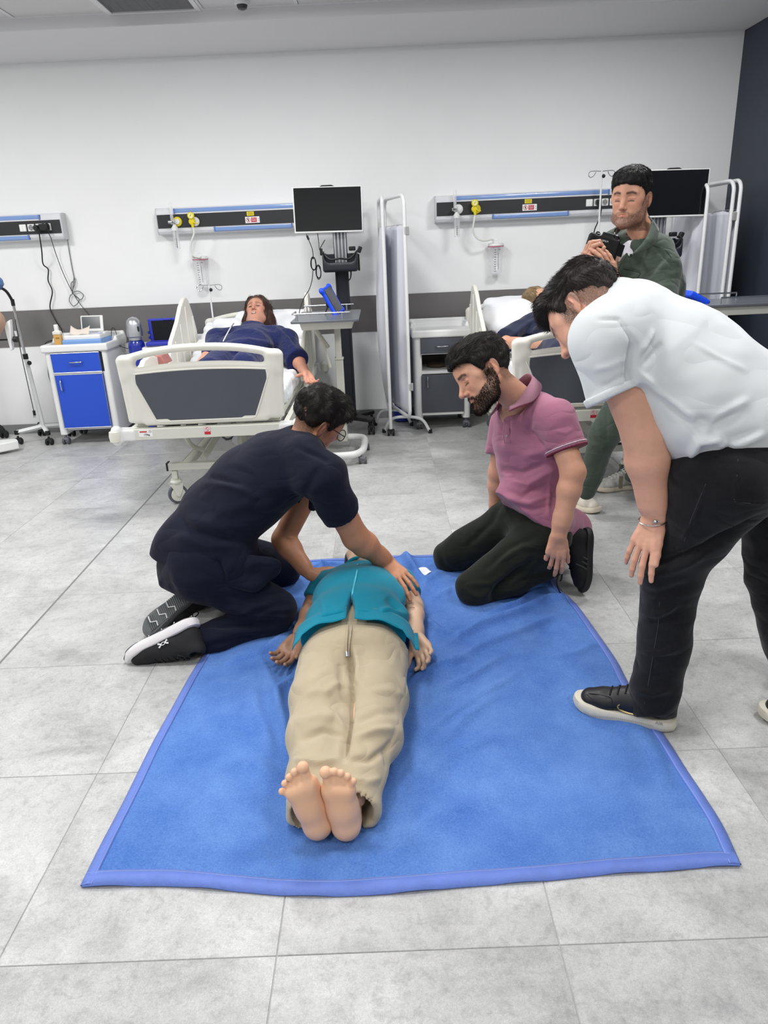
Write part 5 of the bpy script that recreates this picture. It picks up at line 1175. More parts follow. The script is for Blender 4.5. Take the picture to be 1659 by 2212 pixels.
# ---------------------------------------------------------------- A: kneeling man in navy scrubs
def man_scrubs():
    t = thing('person', 'man in dark navy scrubs and glasses kneeling, both hands on the lying manikin', 'person', (-.3, 1.5, 0))
    f = A_((.894, .447, 0)); l = A_((-.447, .894, 0)); skin = lc(188, 132, 100)
    # head
    R = frame(camv(.65, -.30, .62), camv(.60, .76, -.25)); s = 1.0
    c = head_at(at(697, 927, y=1.50), -1, R, s); hc = lc(32, 27, 25)
    neck = at(640, 985, y=1.52)
    P = [skinpiece_head(c, R, s, skin, dict(beard=.55, hair=hc, scalp=.8), neck)]
    make_hair(t, c, R, s, hc, thick=.009, top=.006, seed=21, tuft=5200, tlen=.020, flow=(.5, 0, .1), fade=.6, curl=.9, fringe=.012)
    # glasses
    T = lambda x, y, z: c+s*(R@A_((x, y, z))); m = MB()
    for sy in (-1, 1):
        ring = [T(.108-.05*(abs(sy*.034+.026*math.cos(a)))**1.5*4, sy*.034+.026*math.cos(a), -.004+.022*math.sin(a)) for a in np.linspace(0, 2*PI, 20)[:-1]]
        m.tube(ring, .0016, 6, closed=True); m.tube([T(.093, sy*.062, .006), T(.088, sy*.078, .008), T(.0, sy*.080, .016), T(-.02, sy*.080, .008)], .0019, 6)
        put('lens', MB().add([tuple(p) for p in ring], [tuple(range(19))]), clear, t)
    m.tube([T(.106, -.009, .0), T(.110, 0, .003), T(.106, .009, .0)], .0016, 6); put('glasses_frame', m, black, t)
    # near (right) arm with hand on the manikin's far shoulder
    S1 = at(698, 1030, y=1.37); E1 = at(768, 1160, y=1.45); W1 = at(838, 1216, y=1.53); hd = at(878, 1262, y=1.42)-W1
    g = G(.003); arm_prims(g, S1, E1, W1, (.056, .050, .049, .031), f=hd, n=(0, -.25, -1)); hand_prims(g, W1, hd, (-.05, .3, -1), 1, 1.03, curl=(.25, .22, .2, .2), spread=.13, thumb=(.75, .3))
    P.append(piece(g, lambda V: hand_paint(V, skin, 3)))
    S2 = at(690, 1010, y=1.74); E2 = at(612, 1165, y=1.66); W2 = at(668, 1240, y=1.54); hd = at(712, 1240, y=1.56)-W2
    g = G(.003); arm_prims(g, S2, E2, W2, (.054, .046, .045, .030), f=hd, n=(0, -.2, -1)); hand_prims(g, W2, hd, (.1, .3, -1), -1, 1.0, curl=(.3, .3, .3, .3), spread=.05, thumb=(.5, .3))
    P.append(piece(g, lambda V: hand_paint(V, skin*.94, 5)))
    Pl = at(428, 1180, y=1.50); Wa = at(500, 1100, y=1.50); Ch = at(590, 1030, y=1.52); Ub = at(640, 992, y=1.54)
    g = G(.012); tors(g, [(Pl, .09), (Wa, .09), (Ch, .09), (Ub, .07)], l, [1.3]*4); g.cap(S1, S2, .05)
    P.append(piece(g, lambda V: hand_paint(V, skin, 3)))
    A1 = at(418, 1392, y=1.26); g = G(.004); g.cap(A1, at(438, 1388, y=1.27), .032, .036); P.append(piece(g, lambda V: hand_paint(V, skin*.9, 3)))
    body_mesh(t, P, skin)
    # scrub top
    g = G(.006)
    tors(g, [(at(425, 1185, y=1.50), .136), (at(472, 1120, y=1.50), .138), (at(540, 1055, y=1.52), .142), (at(600, 1010, y=1.53), .130), (at(640, 985, y=1.54), .10)], l, [1.32, 1.32, 1.38, 1.35, 1.25])
    g.cap(at(660, 985, y=1.42), at(650, 965, y=1.66), .072, .07, .06)
    g.cap(S1+A_((-.03, 0, .01)), S1, .086, .084, .05); g.capcut(S1, at(742, 1122, y=1.42), .084, .072, at(739, 1113, y=1.42), E1-S1, .03); g.capcut(S2, at(650, 1085, y=1.72), .084, .07, at(648, 1088, y=1.71), E2-S2, .03)
    for a, b in (((360, 1210), (470, 1240)), ((470, 1240), (580, 1225))): g.cap(at(*a, y=1.42), at(*b, y=1.40), .06, .05, .06)
    for a, b, yy, r_ in (((402, 1180), (440, 1200), 1.44, .115), ((430, 1200), (500, 1215), 1.38, .10)): g.cap(at(*a, y=yy), at(*b, y=yy), r_, r_, .05)
    g.cut(at(405, 1240, y=1.35), camv(-.40, -.92, 0), .20, .004)
    g.cap(neck+A_((.02, 0, .02)), c+s*(R@A_((-.022, 0, -.03))), .062, .062, .008, 's')
    hem = [((345, 1205), 0)]
    FL = [([(440, 1045), (500, 1050), (560, 1075)], .006, 9), ([(452, 1030), (470, 1033), (520, 1048)], -.006, 6), ([(400, 1120), (470, 1135), (560, 1140)], .005, 12), ([(380, 1160), (450, 1180), (540, 1180)], .006, 12),
          ([(350, 1190), (420, 1215), (480, 1222)], -.005, 10), ([(560, 1240), (600, 1200), (640, 1170)], -.01, 10), ([(470, 1210), (480, 1245), (476, 1275)], -.012, 6), ([(690, 1010), (662, 1060), (650, 1130)], -.006, 10),
          ([(700, 1085), (722, 1080), (740, 1084)], .003, 5), ([(640, 965), (690, 985), (712, 1000)], -.004, 6), ([(500, 1115), (580, 1110), (650, 1090)], -.004, 12), ([(450, 1140), (520, 1160), (600, 1150)], .004, 9), ([(380, 1105), (420, 1150), (520, 1170)], -.004, 9)]
    top_ = cloth('scrub_top', g, NAVYP, t, (.0035, 8, 26), (1, 1, 1.6), 4, FL)
    sp = snapper(top_); 
    g = G(.005); pk = [at(500, 1225, y=1.325), at(560, 1232, y=1.325), at(590, 1222, y=1.33)]
    g.cap(pk[0], pk[1], .045, .05, .03, fl=(1, .25), n=l); g.cap(pk[1], pk[2], .05, .03, .03, fl=(1, .25), n=l); g.cap(at(488, 1250, y=1.32), at(545, 1262, y=1.32), .022, .025, .04)
    cloth('pocket', g, NAVYP, t, (.004, 15, 40), seed=8)
    # trousers
    g = G(.006); h1 = at(435, 1225, y=1.38); h2 = at(432, 1190, y=1.62); k1 = at(598, 1318, y=1.40); k2 = at(612, 1222, y=1.82)
    g.cap(h1, h2, .118, .12, .05); g.cap(h1, k1, .112, .080, .05); g.cap(h2, k2, .115, .08, .05); g.cap(at(395, 1228, y=1.46), h1, .10, .108, .06)
    g.cap(k1+A_((0, 0, -.02)), at(470, 1375, y=1.29), .066, .062, .03); g.cap(at(470, 1375, y=1.29), at(436, 1388, y=1.27), .062, .055, .03); g.cap(k2+A_((0, 0, -.03)), at(420, 1290, y=1.62), .062, .055, .03)
    g.cap(at(440, 1378, y=1.27), at(440, 1408, y=1.265), .05, .03, .02)
    for p in ((0, 0, 0),): g.raw(lambda X, Y, Z: .012-Z+0*X+0*Y, (-3, -3, -1), (3, 3, .06), .004, 'i')
    g.cut(at(424, 1394, y=1.27), camv(-1, -.25, -.1), .09)
    FL = [([(460, 1310), (520, 1320), (590, 1300)], .006, 8), ([(480, 1290), (560, 1290), (620, 1275)], -.005, 8), ([(440, 1345), (520, 1352), (600, 1345)], -.012, 9), ([(345, 1240), (352, 1290), (400, 1330)], .006, 6), ([(360, 1235), (375, 1290), (420, 1325)], -.005, 6), ([(540, 1340), (580, 1320), (640, 1315)], .004, 6), ([(450, 1395), (500, 1385), (560, 1375)], -.005, 6), ([(500, 1310), (560, 1330), (625, 1335)], .004, 5)]
    cloth('trousers', g, NAVYP, t, (.004, 8, 28), (1, 1, 1.5), 14, FL)
    # shoes and sock
    blk = M('black_mesh_fabric', C(24, 24, 26), .8, bump=.4, bs=600, bd=.001); wsole = M('white_foam_sole', C(222, 218, 220), .55, var=.03, vs=40); gsole = M('grey_outsole', C(92, 95, 96), .7, var=.15, vs=60); blace = M('black_lace', C(16, 16, 18), .7)
    heel = at(424, 1332, y=1.27); toe = at(270, 1413, y=1.225); P_, Rs = shoe(t, heel, toe, camv(.42, -.78, -.35), (blk, wsole, blace, {'h': .034}), L=.30)
    g = G(.004); q = lambda x, y, z: heel+.30/.285*(Rs@A_((x, y, z)))
    g.cap(q(.045, 0, .0), q(.12, 0, .0), .036, .034, .01, fl=(.22, 1), n=Rs[:, 1]); g.cap(q(.12, 0, 0), q(.24, 0, .004), .036, .042, .01, fl=(.22, 1), n=Rs[:, 1]); g.cap(q(.24, 0, .004), q(.262, 0, .012), .042, .034, .01, fl=(.22, 1), n=Rs[:, 1])
    V, F = g.mesh(); fast('outsole', V, F, gsole, t)
    m = MB()
    for x in (.07, .12, .17, .21): m.tube([q(x, -.03, -.0078), q(x+.02, 0, -.0095), q(x, .03, -.0078)], .0022, 5)
    put('outsole_line', m, plast2, t, kind='stuff')
    lg = MB(); lm = [(.120, -.052), (.137, -.050)]
    cl = q(.125, -.047, .05); fx, fu = Rs[:, 0], Rs[:, 2]; nl = -Rs[:, 1]
    def em(pts): return [tuple(cl+fx*a+fu*b+nl*.0045) for a, b in pts]
    for sgn in (-1, 1):
        lg.tube([cl+fx*a+fu*b*sgn+nl*(.003-12*a*a*.35) for a, b in ((-.019, .007), (-.012, .0035), (-.006, -.003), (0, -.0055), (.006, -.003), (.012, .0035), (.019, .007))], [.0034, .0028, .0016, .0013, .0016, .0028, .0034], 6)
    put('emblem', lg, plast2, t)
    g = G(.004); g.cap(at(405, 1388, y=1.265), at(418, 1391, y=1.26), .036, .034, .01)
    V, F = g.mesh(); fast('sock', V, F, M('white_sock', C(232, 230, 236), .85, bump=.5, bs=300), t)
    m = MB()
    for k in range(3): a = at(411+3.5*k, 1370+2.0*k, y=1.238); m.tube([a, a+camv(-.25, -.9, .1)*.012], .0013, 5)
    put('sock_stripe', m, bluep, t)
    # second shoe, sole seen
    heel2 = at(392, 1292, y=1.40); toe2 = at(312, 1358, y=1.38); heel2 = toe2+(heel2-toe2)/np.linalg.norm(heel2-toe2)*.25
    P2, R2 = shoe(t, heel2, toe2, camv(.62, -.15, .76), (blk, gsole, blace, {'h': .03}), L=.27)
    q2 = lambda x, y, z: heel2+.27/.285*(R2@A_((x, y, z))); m = MB()
    for x in (.10, .15, .20): m.tube([q2(x, -.034, -.003), q2(x-.002, -.012, -.003), q2(x+.026, .004, -.003), q2(x+.026, .034, -.003)], .0022, 5)
    put('outsole_line', m, plast2, t, kind='stuff')
    m = MB()
    for k in range(22): x = .05+.009*k; m.tube([q2(x, -.036, -.001), q2(x, .036, -.001)], .0024, 5)
    put('outsole_groove', m, gsole, t, kind='stuff')
man_scrubs()
# ---------------------------------------------------------------- B: kneeling man in the rose polo
def man_polo():
    t = thing('person', 'bearded man in rose polo shirt and dark trousers kneeling back on his heels', 'person', (.85, 1.7, 0))
    skin = lc(206, 154, 128); hc = lc(34, 28, 26); s = 1.03
    R = frame(camv(-.85, -.50, -.12), camv(-.50, .86, .02)); c = head_at(at(1064, 793, y=1.60), 1, R, s)
    neck = at(1118, 862, y=1.72)
    P = [skinpiece_head(c, R, s, skin, dict(beard=.97, beard_full=1, hair=hc, scalp=.6), neck, nose=1.04)]
    make_hair(t, c, R, s, hc, thick=.013, top=.014, seed=31, tuft=5200, tlen=.024, flow=(-.3, 0, .1), fade=.42, curl=.5, fringe=.008, shift=.004)
    # full beard: short curls standing off the jaw
    hd_ = P[0]; q = ((hd_[0]-c)@R)/s; Nn = vnormals(hd_[0], hd_[1]); x, y, z = q.T; ay = np.abs(y)
    ok = (((z < -.060) & (z > -.128) & (x > -.002) & ~((np.abs(z+.0655) < .008) & (ay < .023) & (x > .07))) | ((x > -.012) & (x < .022) & (z < -.0) & (z > -.065) & (ay > .05)) | ((z < -.034-(x-.03)*.55) & (x > .0) & (x < .07) & (ay > .03) & (z > -.11)) | ((np.abs(z+.053+ay*.2) < .005) & (x > .085) & (ay < .03)))
    rs = np.random.RandomState(5); idx = rs.choice(np.where(ok)[0], 7500); n = Nn[idx]; dr = n*.32+(-R[:, 2]+.25*R[:, 0])+rs.normal(size=n.shape)*.28; dr /= np.linalg.norm(dr, axis=1)[:, None]
    bm_ = M('beard_hair', tuple(lc(34, 26, 22))+(1,), .75, spec=.2, var=.3, vs=200)
    hair_strands('beard', hd_[0][idx], dr, n, (.005+.005*rs.rand(len(idx)))[:, None], .0006, bm_, t, curve=.1)
    S1 = at(1198, 905, y=1.60); E1 = at(1238, 1020, y=1.52); W1 = at(1207, 1155, y=1.47); hd = at(1197, 1225, y=1.46)-W1
    g = G(.003); arm_prims(g, S1, E1, W1, (.052, .046, .044, .030), f=hd, n=(.1, 1, 0)); hand_prims(g, W1, hd, (.15, 1, .1), -1, 1.0, curl=(.3, .3, .45, .7), spread=.04, thumb=(.35, .5))
    P.append(piece(g, lambda V: hand_paint(V, skin, 3)))
    S2 = at(1092, 915, y=1.92); E2 = at(1076, 1020, y=1.95); W2 = at(1070, 1115, y=2.0); hd = A_((-.3, .1, -1))
    g = G(.0035); arm_prims(g, S2, E2, W2, (.048, .042, .041, .029), f=hd, n=(0, 0, -1)); hand_prims(g, W2, hd, (0, 0, -1), -1, 1.0); P.append(piece(g, lambda V: hand_paint(V, skin, 6)))
    l = A_((.55, -.83, 0)); Pl = at(1165, 1140, y=1.78)
    g = G(.012); tors(g, [(Pl, .09), (at(1150, 1000, y=1.76), .09), (at(1140, 930, y=1.76), .09)], l, [1.3]*3); g.cap(S1, S2, .045); g.cap(neck, at(1112, 900, y=1.75), .052, .06)
    P.append(piece(g, lambda V: hand_paint(V, skin, 3)))
    body_mesh(t, P, skin)
    # polo shirt
    rose = M('rose_pique_cloth', C(168, 108, 132), .88, var=.16, vs=900, bump=.4, bs=900, bd=.0006, sheen=.2, attr=True, wr=.38); base = lc(166, 106, 130)
    g = G(.0055)
    tors(g, [(at(1176, 1135, y=1.78), .140), (at(1152, 1065, y=1.77), .112), (at(1148, 1000, y=1.76), .118), (at(1148, 940, y=1.75), .122), (at(1140, 905, y=1.75), .098)], l, [1.22, 1.25, 1.35, 1.4, 1.3])
    g.cap(at(1170, 890, y=1.66), at(1110, 893, y=1.86), .072, .07, .05); g.capcut(S1, at(1226, 975, y=1.575), .080, .076, at(1224, 970, y=1.575), camv(.30, -.93, -.1), .03); g.capcut(S2, at(1078, 985, y=1.93), .074, .062, at(1078, 983, y=1.93), camv(-.1, -1, 0), .03)
    g.cap(at(1195, 1150, y=1.72), at(1236, 1140, y=1.80), .07, .08, .05); g.cap(at(1165, 1155, y=1.66), at(1205, 1150, y=1.68), .05, .05, .05)
    g.cap(at(1110, 1080, y=1.68), at(1190, 1125, y=1.64), .085, .09, .04)
    g.cut(at(1180, 1147, y=1.62), camv(-.60, -.80, .0), .30, .004)
    g.cap(at(1115, 862, y=1.70), at(1090, 872, y=1.62), .060, .038, .02, 's'); g.cap(at(1086, 878, y=1.60), at(1090, 925, y=1.56), .022, .006, .006, 's')
    FL = [([(1085, 1015), (1130, 1022), (1180, 1000)], -.006, 7), ([(1082, 1035), (1140, 1046), (1210, 1005)], .006, 7), ([(1085, 1055), (1130, 1070), (1200, 1040)], -.006, 7), ([(1090, 1075), (1140, 1088), (1190, 1070)], .005, 6), ([(1100, 1090), (1150, 1102), (1200, 1090)], -.005, 6), ([(1083, 1022), (1095, 1028), (1110, 1026)], .004, 5),
          ([(1150, 885), (1142, 930), (1180, 975), (1206, 990)], -.007, 6), ([(1090, 905), (1083, 930), (1085, 960)], -.005, 5), ([(1102, 900), (1101, 930), (1100, 948)], -.003, 2.5), ([(1090, 905), (1087, 925), (1085, 948)], .003, 2.5), ([(1130, 985), (1170, 975), (1200, 960)], .004, 8), ([(1190, 1010), (1186, 1070), (1184, 1120)], .004, 4), ([(1200, 930), (1222, 935), (1240, 925)], .002, 4)]
    hemn = camv(.30, -.93, -.1); hp = at(1224, 972, y=1.575)
    def pnt(V, N):
        col = np.tile(base, (len(V), 1)); d = (V-hp)@hemn; near = np.linalg.norm(V-hp, axis=1) < .098
        return col
    sh_ = cloth('polo_shirt', g, rose, t, (.003, 10, 30), (1, 1, 1.4), 3, FL, paint=pnt); sp = snapper(sh_)
    for d0, d1, rr, mt in ((-.020, .003, .0825, M('rose_collar', C(152, 108, 124), .85)), (-.0135, -.0085, .0850, M('pale_piping', C(226, 200, 212), .8)), (-.003, .0045, .0842, M('wine_piping', C(112, 30, 56), .7))):
        g = G(.0035); g.capcut(S1, at(1226, 975, y=1.575), rr, rr-.002, hp+hemn*d1, hemn, .01); g.cut(hp+hemn*d0, -hemn, .25, .001); V, F = g.mesh(lo=hp-.13, hi=hp+.13); fast('sleeve_band', V, F, mt, t)
    # collar: a folded band around the neck
    m = MB(); top = [at(1090, 906, y=1.575), at(1106, 893, y=1.60), at(1138, 868, y=1.635), at(1152, 838, y=1.70), at(1140, 822, y=1.79), at(1105, 850, y=1.83), at(1075, 880, y=1.76), at(1072, 893, y=1.65)]
    low = [at(1100, 888, y=1.57), at(1123, 878, y=1.585), at(1153, 866, y=1.60), at(1168, 842, y=1.69), at(1158, 830, y=1.80), at(1108, 866, y=1.86), at(1066, 892, y=1.78), at(1062, 898, y=1.66)]
    up_ = [at(1100, 880, y=1.60), at(1115, 872, y=1.62), at(1138, 838, y=1.66), at(1148, 815, y=1.72), at(1134, 810, y=1.79), at(1105, 838, y=1.82), at(1078, 868, y=1.76), at(1074, 886, y=1.66)]
    U_, Lw = bez(up_, 5), bez(low, 5); n = len(U_); V = [tuple(p) for p in U_]+[tuple(p) for p in Lw]; Fc = [(i, i+1, n+i+1, n+i) for i in range(n-1)]
    co = put('collar', m.add(V, Fc), M('rose_collar', C(152, 108, 124), .85, bump=.3, bs=800, bd=.0006), t); sd = co.modifiers.new('s', 'SOLIDIFY'); sd.thickness = .006; sd.offset = 1
    put('collar_piping', MB().tube([p for p in Lw[:-12]], .0022, 6), M('wine_piping', C(112, 30, 56), .7), t)
    put('placket', MB().tube([sp(1086, 934, .001), sp(1088, 945, .001), sp(1090, 956, .001)], .0028, 6).tube([sp(1100, 925, .001), sp(1101, 940, .001), sp(1102, 956, .001)], .0022, 6).tube([sp(1090, 956, .001), sp(1102, 956, .001)], .0022, 6), M('rose_collar', C(152, 108, 124), .85), t, kind='stuff')
    for py in (942,): put('button', MB().lathe(sp(1095, py, .001), [(.005, 0), (.0055, .002), (.004, .003)], 12, (-.5, -.85, 0)), M('rose_button', C(186, 150, 164), .4), t)
    # trousers
    olive = M('dark_olive_cotton', C(30, 33, 27), .92, wr=.38, spec=.25, var=.05, vs=80, bump=.25, bs=800, bd=.0006, sheen=.1)
    g = G(.006); h1 = at(1170, 1165, y=1.64); h2 = at(1112, 1125, y=1.84); k1 = at(1022, 1268, y=1.58); k2 = at(968, 1203, y=1.92)
    g.cap(h1, h2, .10, .10, .05); g.cap(h1, at(1195, 1150, y=1.8), .10, .11, .06); g.cap(h1, k1, .095, .074, .04); g.cap(h2, k2, .105, .074, .03); g.cap(at(1155, 1085, y=1.78), h1, .09, .09, .05)
    g.cap(k1+A_((.01, 0, -.015)), at(1110, 1250, y=1.60), .062, .066, .03); g.cap(at(1110, 1250, y=1.60), at(1198, 1222, y=1.62), .066, .052, .03); g.cap(k2+A_((.01, 0, -.02)), at(1130, 1190, y=1.95), .062, .06, .03)
    g.raw(lambda X, Y, Z: .014-Z+0*X+0*Y, (-3, -3, -1), (3, 3, .06), .004, 'i'); g.cut(at(1204, 1225, y=1.62), camv(1, .25, 0), .08)
    FL = [([(1010, 1180), (1060, 1130), (1080, 1090)], -.006, 8), ([(1040, 1235), (1100, 1185), (1160, 1160)], -.006, 8), ([(1075, 1215), (1130, 1180), (1180, 1180)], .006, 7), ([(1060, 1300), (1080, 1270), (1150, 1210)], -.014, 8), ([(1020, 1262), (1060, 1262), (1090, 1240)], .004, 6), ([(1010, 1280), (1035, 1290), (1070, 1270)], .004, 5), ([(1100, 1270), (1150, 1245), (1195, 1235)], -.005, 6), ([(990, 1240), (960, 1220), (950, 1190)], -.004, 6), ([(1120, 1100), (1140, 1120), (1175, 1145)], -.006, 6)]
    cloth('trousers', g, olive, t, (.004, 8, 28), (1, 1, 1.4), 24, FL)
    blk = M('black_suede', C(18, 18, 20), .85, bump=.3, bs=500); bs_ = M('black_rubber_sole', C(24, 24, 26), .6, bump=.3, bs=200); blace = M('black_lace', C(16, 16, 18), .7)
    toe = at(1268, 1286, y=1.60); heel = at(1276, 1155, y=1.66); heel = toe+(heel-toe)/np.linalg.norm(heel-toe)*.285
    P_, Rs = shoe(t, heel, toe, camv(-.97, .18, -.18), (blk, bs_, blace, {'h': .03}), L=.27)
    m = MB(); q = lambda x, y, z: heel+.27/.285*(Rs@A_((x, y, z)))
    sgn = 1 if (Rs[:, 1]@FW) < 0 else -1
    for k in range(3): x = .12+.022*k; m.tube([q(x+.012, sgn*.0445, .03), q(x, sgn*.043, .05), q(x-.012, sgn*.034, .075)], .0045, 6)
    put('side_stripe', m, M('charcoal_stripe', C(52, 52, 52), .7), t)
    put('loose_lace', MB().tube(bez([at(1212, 1238, y=1.6), at(1205, 1245, y=1.58), at(1203, 1262, y=1.55), at(1210, 1280, z=.012), at(1222, 1291, z=.008), at(1228, 1293, z=.008)], 6), .0028, 6).tube(bez([at(1214, 1238, y=1.6), at(1213, 1250, y=1.59), at(1210, 1255, y=1.58)], 4), .0035, 6), blace, t)
    heel2 = at(1180, 1175, y=1.98); shoe(t, at(1222, 1175, y=2.0), at(1222, 1235, y=1.99), camv(-.97, .18, -.18), (blk, bs_, blace, {'h': .03}), L=.27)
man_polo()
# ---------------------------------------------------------------- C: man bent over in white polo and black jeans
def man_white():
    t = thing('person', 'man in white polo and black jeans bending forward, hands on his knees', 'person', (1.2, .8, 0))
    skin = lc(212, 160, 136); hc = lc(44, 38, 36); s = 1.06
    R = frame(camv(-.50, -.62, .56), camv(-.34, .76, .55)); c = head_at(at(1238, 657, y=.92), 1, R, s); neck = at(1330, 700, y=.98)
    P = [skinpiece_head(c, R, s, skin, dict(beard=1.0, beard_full=1, hair=hc, scalp=.8), neck)]
    make_hair(t, c, R, s, hc, thick=.010, top=.014, seed=41, tuft=5600, tlen=.024, flow=(.35, 0, .2), fade=.12, curl=.8, fringe=.016, shift=.006)
    S1 = at(1312, 735, y=.82); E1 = at(1392, 945, y=.80); W1 = at(1413, 1118, y=.785); hd = at(1382, 1205, y=.745)-W1
    g = G(.003); arm_prims(g, S1, E1, W1, (.060, .056, .057, .036), f=hd, n=(.8, .4, .0)); hand_prims(g, W1, hd, (.62, .70, -.15), -1, 1.0, curl=(.18, .22, .25, .28), spread=.11, thumb=(.22, -.1), tcurl=.05)
    P.append(piece(g, lambda V: hand_paint(V, skin, 3)))
    S2 = at(1390, 700, y=1.15); E2 = at(1470, 900, y=1.22); W2 = at(1500, 1060, y=1.12)
    g = G(.004); arm_prims(g, S2, E2, W2, (.06, .05, .05, .034)); hand_prims(g, W2, A_((.1, -.2, -1)), (.75, .2, 0), 1, 1.05); P.append(piece(g, lambda V: hand_paint(V, skin, 6)))
    l = A_((-.6, -.8, 0)); g = G(.012)
    tors(g, [(at(1385, 735, y=.97), .09), (at(1500, 810, y=.93), .10), (at(1640, 930, y=.88), .10)], l, [1.3]*3); g.cap(S1, S2, .05); g.cap(neck, at(1385, 735, y=.97), .06, .08); P.append(piece(g, lambda V: hand_paint(V, skin, 3)))
    g = G(.006); ank = at(1425, 1520, y=.725); g.cap(ank, ank+A_((0, 0, .1)), .035, .04); P.append(piece(g, lambda V: hand_paint(V, skin, 3)))
    body_mesh(t, P, skin)
    wh = M('white_knit_cotton', C(212, 216, 218), .85, wr=.38, wrs=6, bump=.2, bs=900, bd=.0006, sheen=.2)
    g = G(.006)
    tors(g, [(at(1368, 735, y=.97), .135), (at(1430, 775, y=.95), .158), (at(1510, 825, y=.92), .160), (at(1590, 880, y=.89), .150), (at(1650, 925, y=.87), .145)], l, [1.3, 1.38, 1.38, 1.3, 1.25])
    g.cap(at(1345, 695, y=.88), at(1395, 672, y=1.10), .082, .08, .06); g.cap(S1+A_((.03, .02, .01)), S1, .092, .088, .05); g.capcut(S1, at(1340, 862, y=.805), .088, .084, at(1334, 850, y=.805), camv(.40, -.90, 0), .04); g.cap(S2, S2+.45*(E2-S2), .085, .075, .04)
    g.cap(at(1335, 650, y=.96), at(1318, 668, y=.96), .062, .064, .03)
    g.cap(at(1500, 900, y=.82), at(1560, 925, y=.82), .12, .12, .08)
    g.cut(at(1590, 990, y=.8), camv(.06, -1, 0), .35, k=.006)
    cn = (c+s*(R@A_((-.03, 0, -.04)))); g.cap(neck, cn, .066, .060, .01, 's')
    FL = [([(1368, 740), (1360, 790), (1362, 835)], -.016, 9), ([(1385, 760), (1400, 735), (1412, 712)], .006, 5), ([(1390, 790), (1410, 765), (1430, 740)], -.005, 5), ([(1370, 800), (1430, 850), (1500, 905)], .006, 8), ([(1500, 905), (1540, 920), (1600, 890)], -.012, 12), ([(1490, 985), (1510, 950), (1560, 945)], .012, 9), ([(1540, 960), (1600, 955), (1650, 935)], .008, 10), ([(1520, 930), (1560, 900), (1620, 860)], .006, 10), ([(1500, 740), (1560, 775), (1610, 800)], .003, 6),
          ([(1290, 690), (1335, 690), (1362, 730), (1366, 760)], -.004, 4), ([(1300, 835), (1330, 820), (1362, 805)], -.004, 4), ([(1285, 800), (1320, 790), (1350, 775)], .003, 7), ([(1430, 860), (1480, 905), (1520, 950)], -.006, 7), ([(1560, 985), (1580, 950), (1640, 930)], -.006, 8)]
    cloth('polo_shirt', g, wh, t, (.005, 7, 22), seed=33, fl=FL)
    cb_ = at(1334, 851, y=.805); ax = camv(.40, -.90, 0); u = np.cross(ax, FW); u /= np.linalg.norm(u); v = np.cross(ax, u)
    rr = [cb_-ax*.012+(.0865*math.cos(a))*u+(.0865*math.sin(a))*v for a in np.linspace(0, 2*PI, 30)[:-1]]
    g = G(.005); g.capcut(cb_-ax*.034, cb_+ax*.0, .0905, .0885, cb_+ax*.002, ax, .01); g.cut(cb_-ax*.020, -ax, .2); V, F = g.mesh(); fast('sleeve_cuff', V, F, wh, t)
    den = M('black_denim', C(18, 18, 23), .92, wr=.38, spec=.25, var=.25, vs=90, bump=.35, bs=900, bd=.0008, sheen=.15)
    g = G(.006); hN = at(1560, 1040, y=.76); hF = at(1680, 1020, y=.98); kN = at(1447, 1238, y=.80); aN = at(1418, 1490, y=.735)
    g.cap(at(1640, 960, y=.88), at(1620, 1010, y=.87), .145, .15, .05, fl=(1, 1.2), n=l); g.cap(hN, kN, .125, .083, .05); g.cap(at(1620, 990, y=.80), hN, .12, .13, .06); g.cap(kN, at(1435, 1380, y=.765), .083, .074, .04); g.cap(at(1435, 1380, y=.765), aN, .074, .070, .03); g.cap(aN, at(1414, 1530, y=.725), .070, .066, .02)
    kF = at(1672, 1235, y=1.0); aF = at(1722, 1480, y=.90); g.cap(hF, kF, .125, .085, .03); g.cap(kF, aF, .085, .07, .03)
    g.cut(at(1410, 1548, y=.725), camv(-.05, -1, -.25), .14)
    g.raw(lambda X, Y, Z: (Z-.95)*.7+(X-1.3)*.1+0*Y, (-3, -3, .5), (3, 3, 1.4), .004, 'i')
    FL = [([(1395, 1225), (1480, 1200), (1590, 1150), (1655, 1110)], -.012, 9), ([(1390, 1245), (1450, 1232), (1520, 1195)], .008, 10), ([(1375, 1280), (1420, 1285), (1490, 1262)], -.006, 9), ([(1380, 1320), (1420, 1330), (1490, 1300)], .005, 9), ([(1480, 1300), (1450, 1330), (1400, 1345)], -.005, 8), ([(1370, 1400), (1420, 1415), (1470, 1400)], .004, 9), ([(1365, 1450), (1400, 1462), (1455, 1450)], -.004, 8), ([(1370, 1490), (1410, 1500), (1450, 1490)], .005, 7), ([(1515, 1075), (1500, 1120), (1470, 1170)], .003, 4), ([(1585, 1080), (1620, 1085), (1659, 1084)], .003, 3), ([(1594, 1000), (1590, 1040), (1585, 1080)], .003, 3)]
    jn_ = cloth('jeans', g, den, t, (.0035, 8, 26), (1, 1, 1.6), 44, FL)
    sp = snapper(jn_); stm = M('faded_stitch', C(60, 60, 68), .9)
    for L_ in ([(1594, 992), (1592, 1030), (1586, 1080)], [(1586, 1083), (1620, 1088), (1658, 1087)], [(1525, 1045), (1508, 1085), (1490, 1130), (1478, 1170)], [(1425, 1300), (1422, 1350), (1410, 1420), (1400, 1480), (1392, 1520)]): put('stitching', MB().tube([sp(a, b, .0002, .8) for a, b in L_], .0009, 5), stm, t)
    # silver bangle
    f_ = (W1-E1)/np.linalg.norm(W1-E1); u = np.cross(f_, FW); u /= np.linalg.norm(u); v = np.cross(f_, u); bc = at(1413, 1122, y=.785)
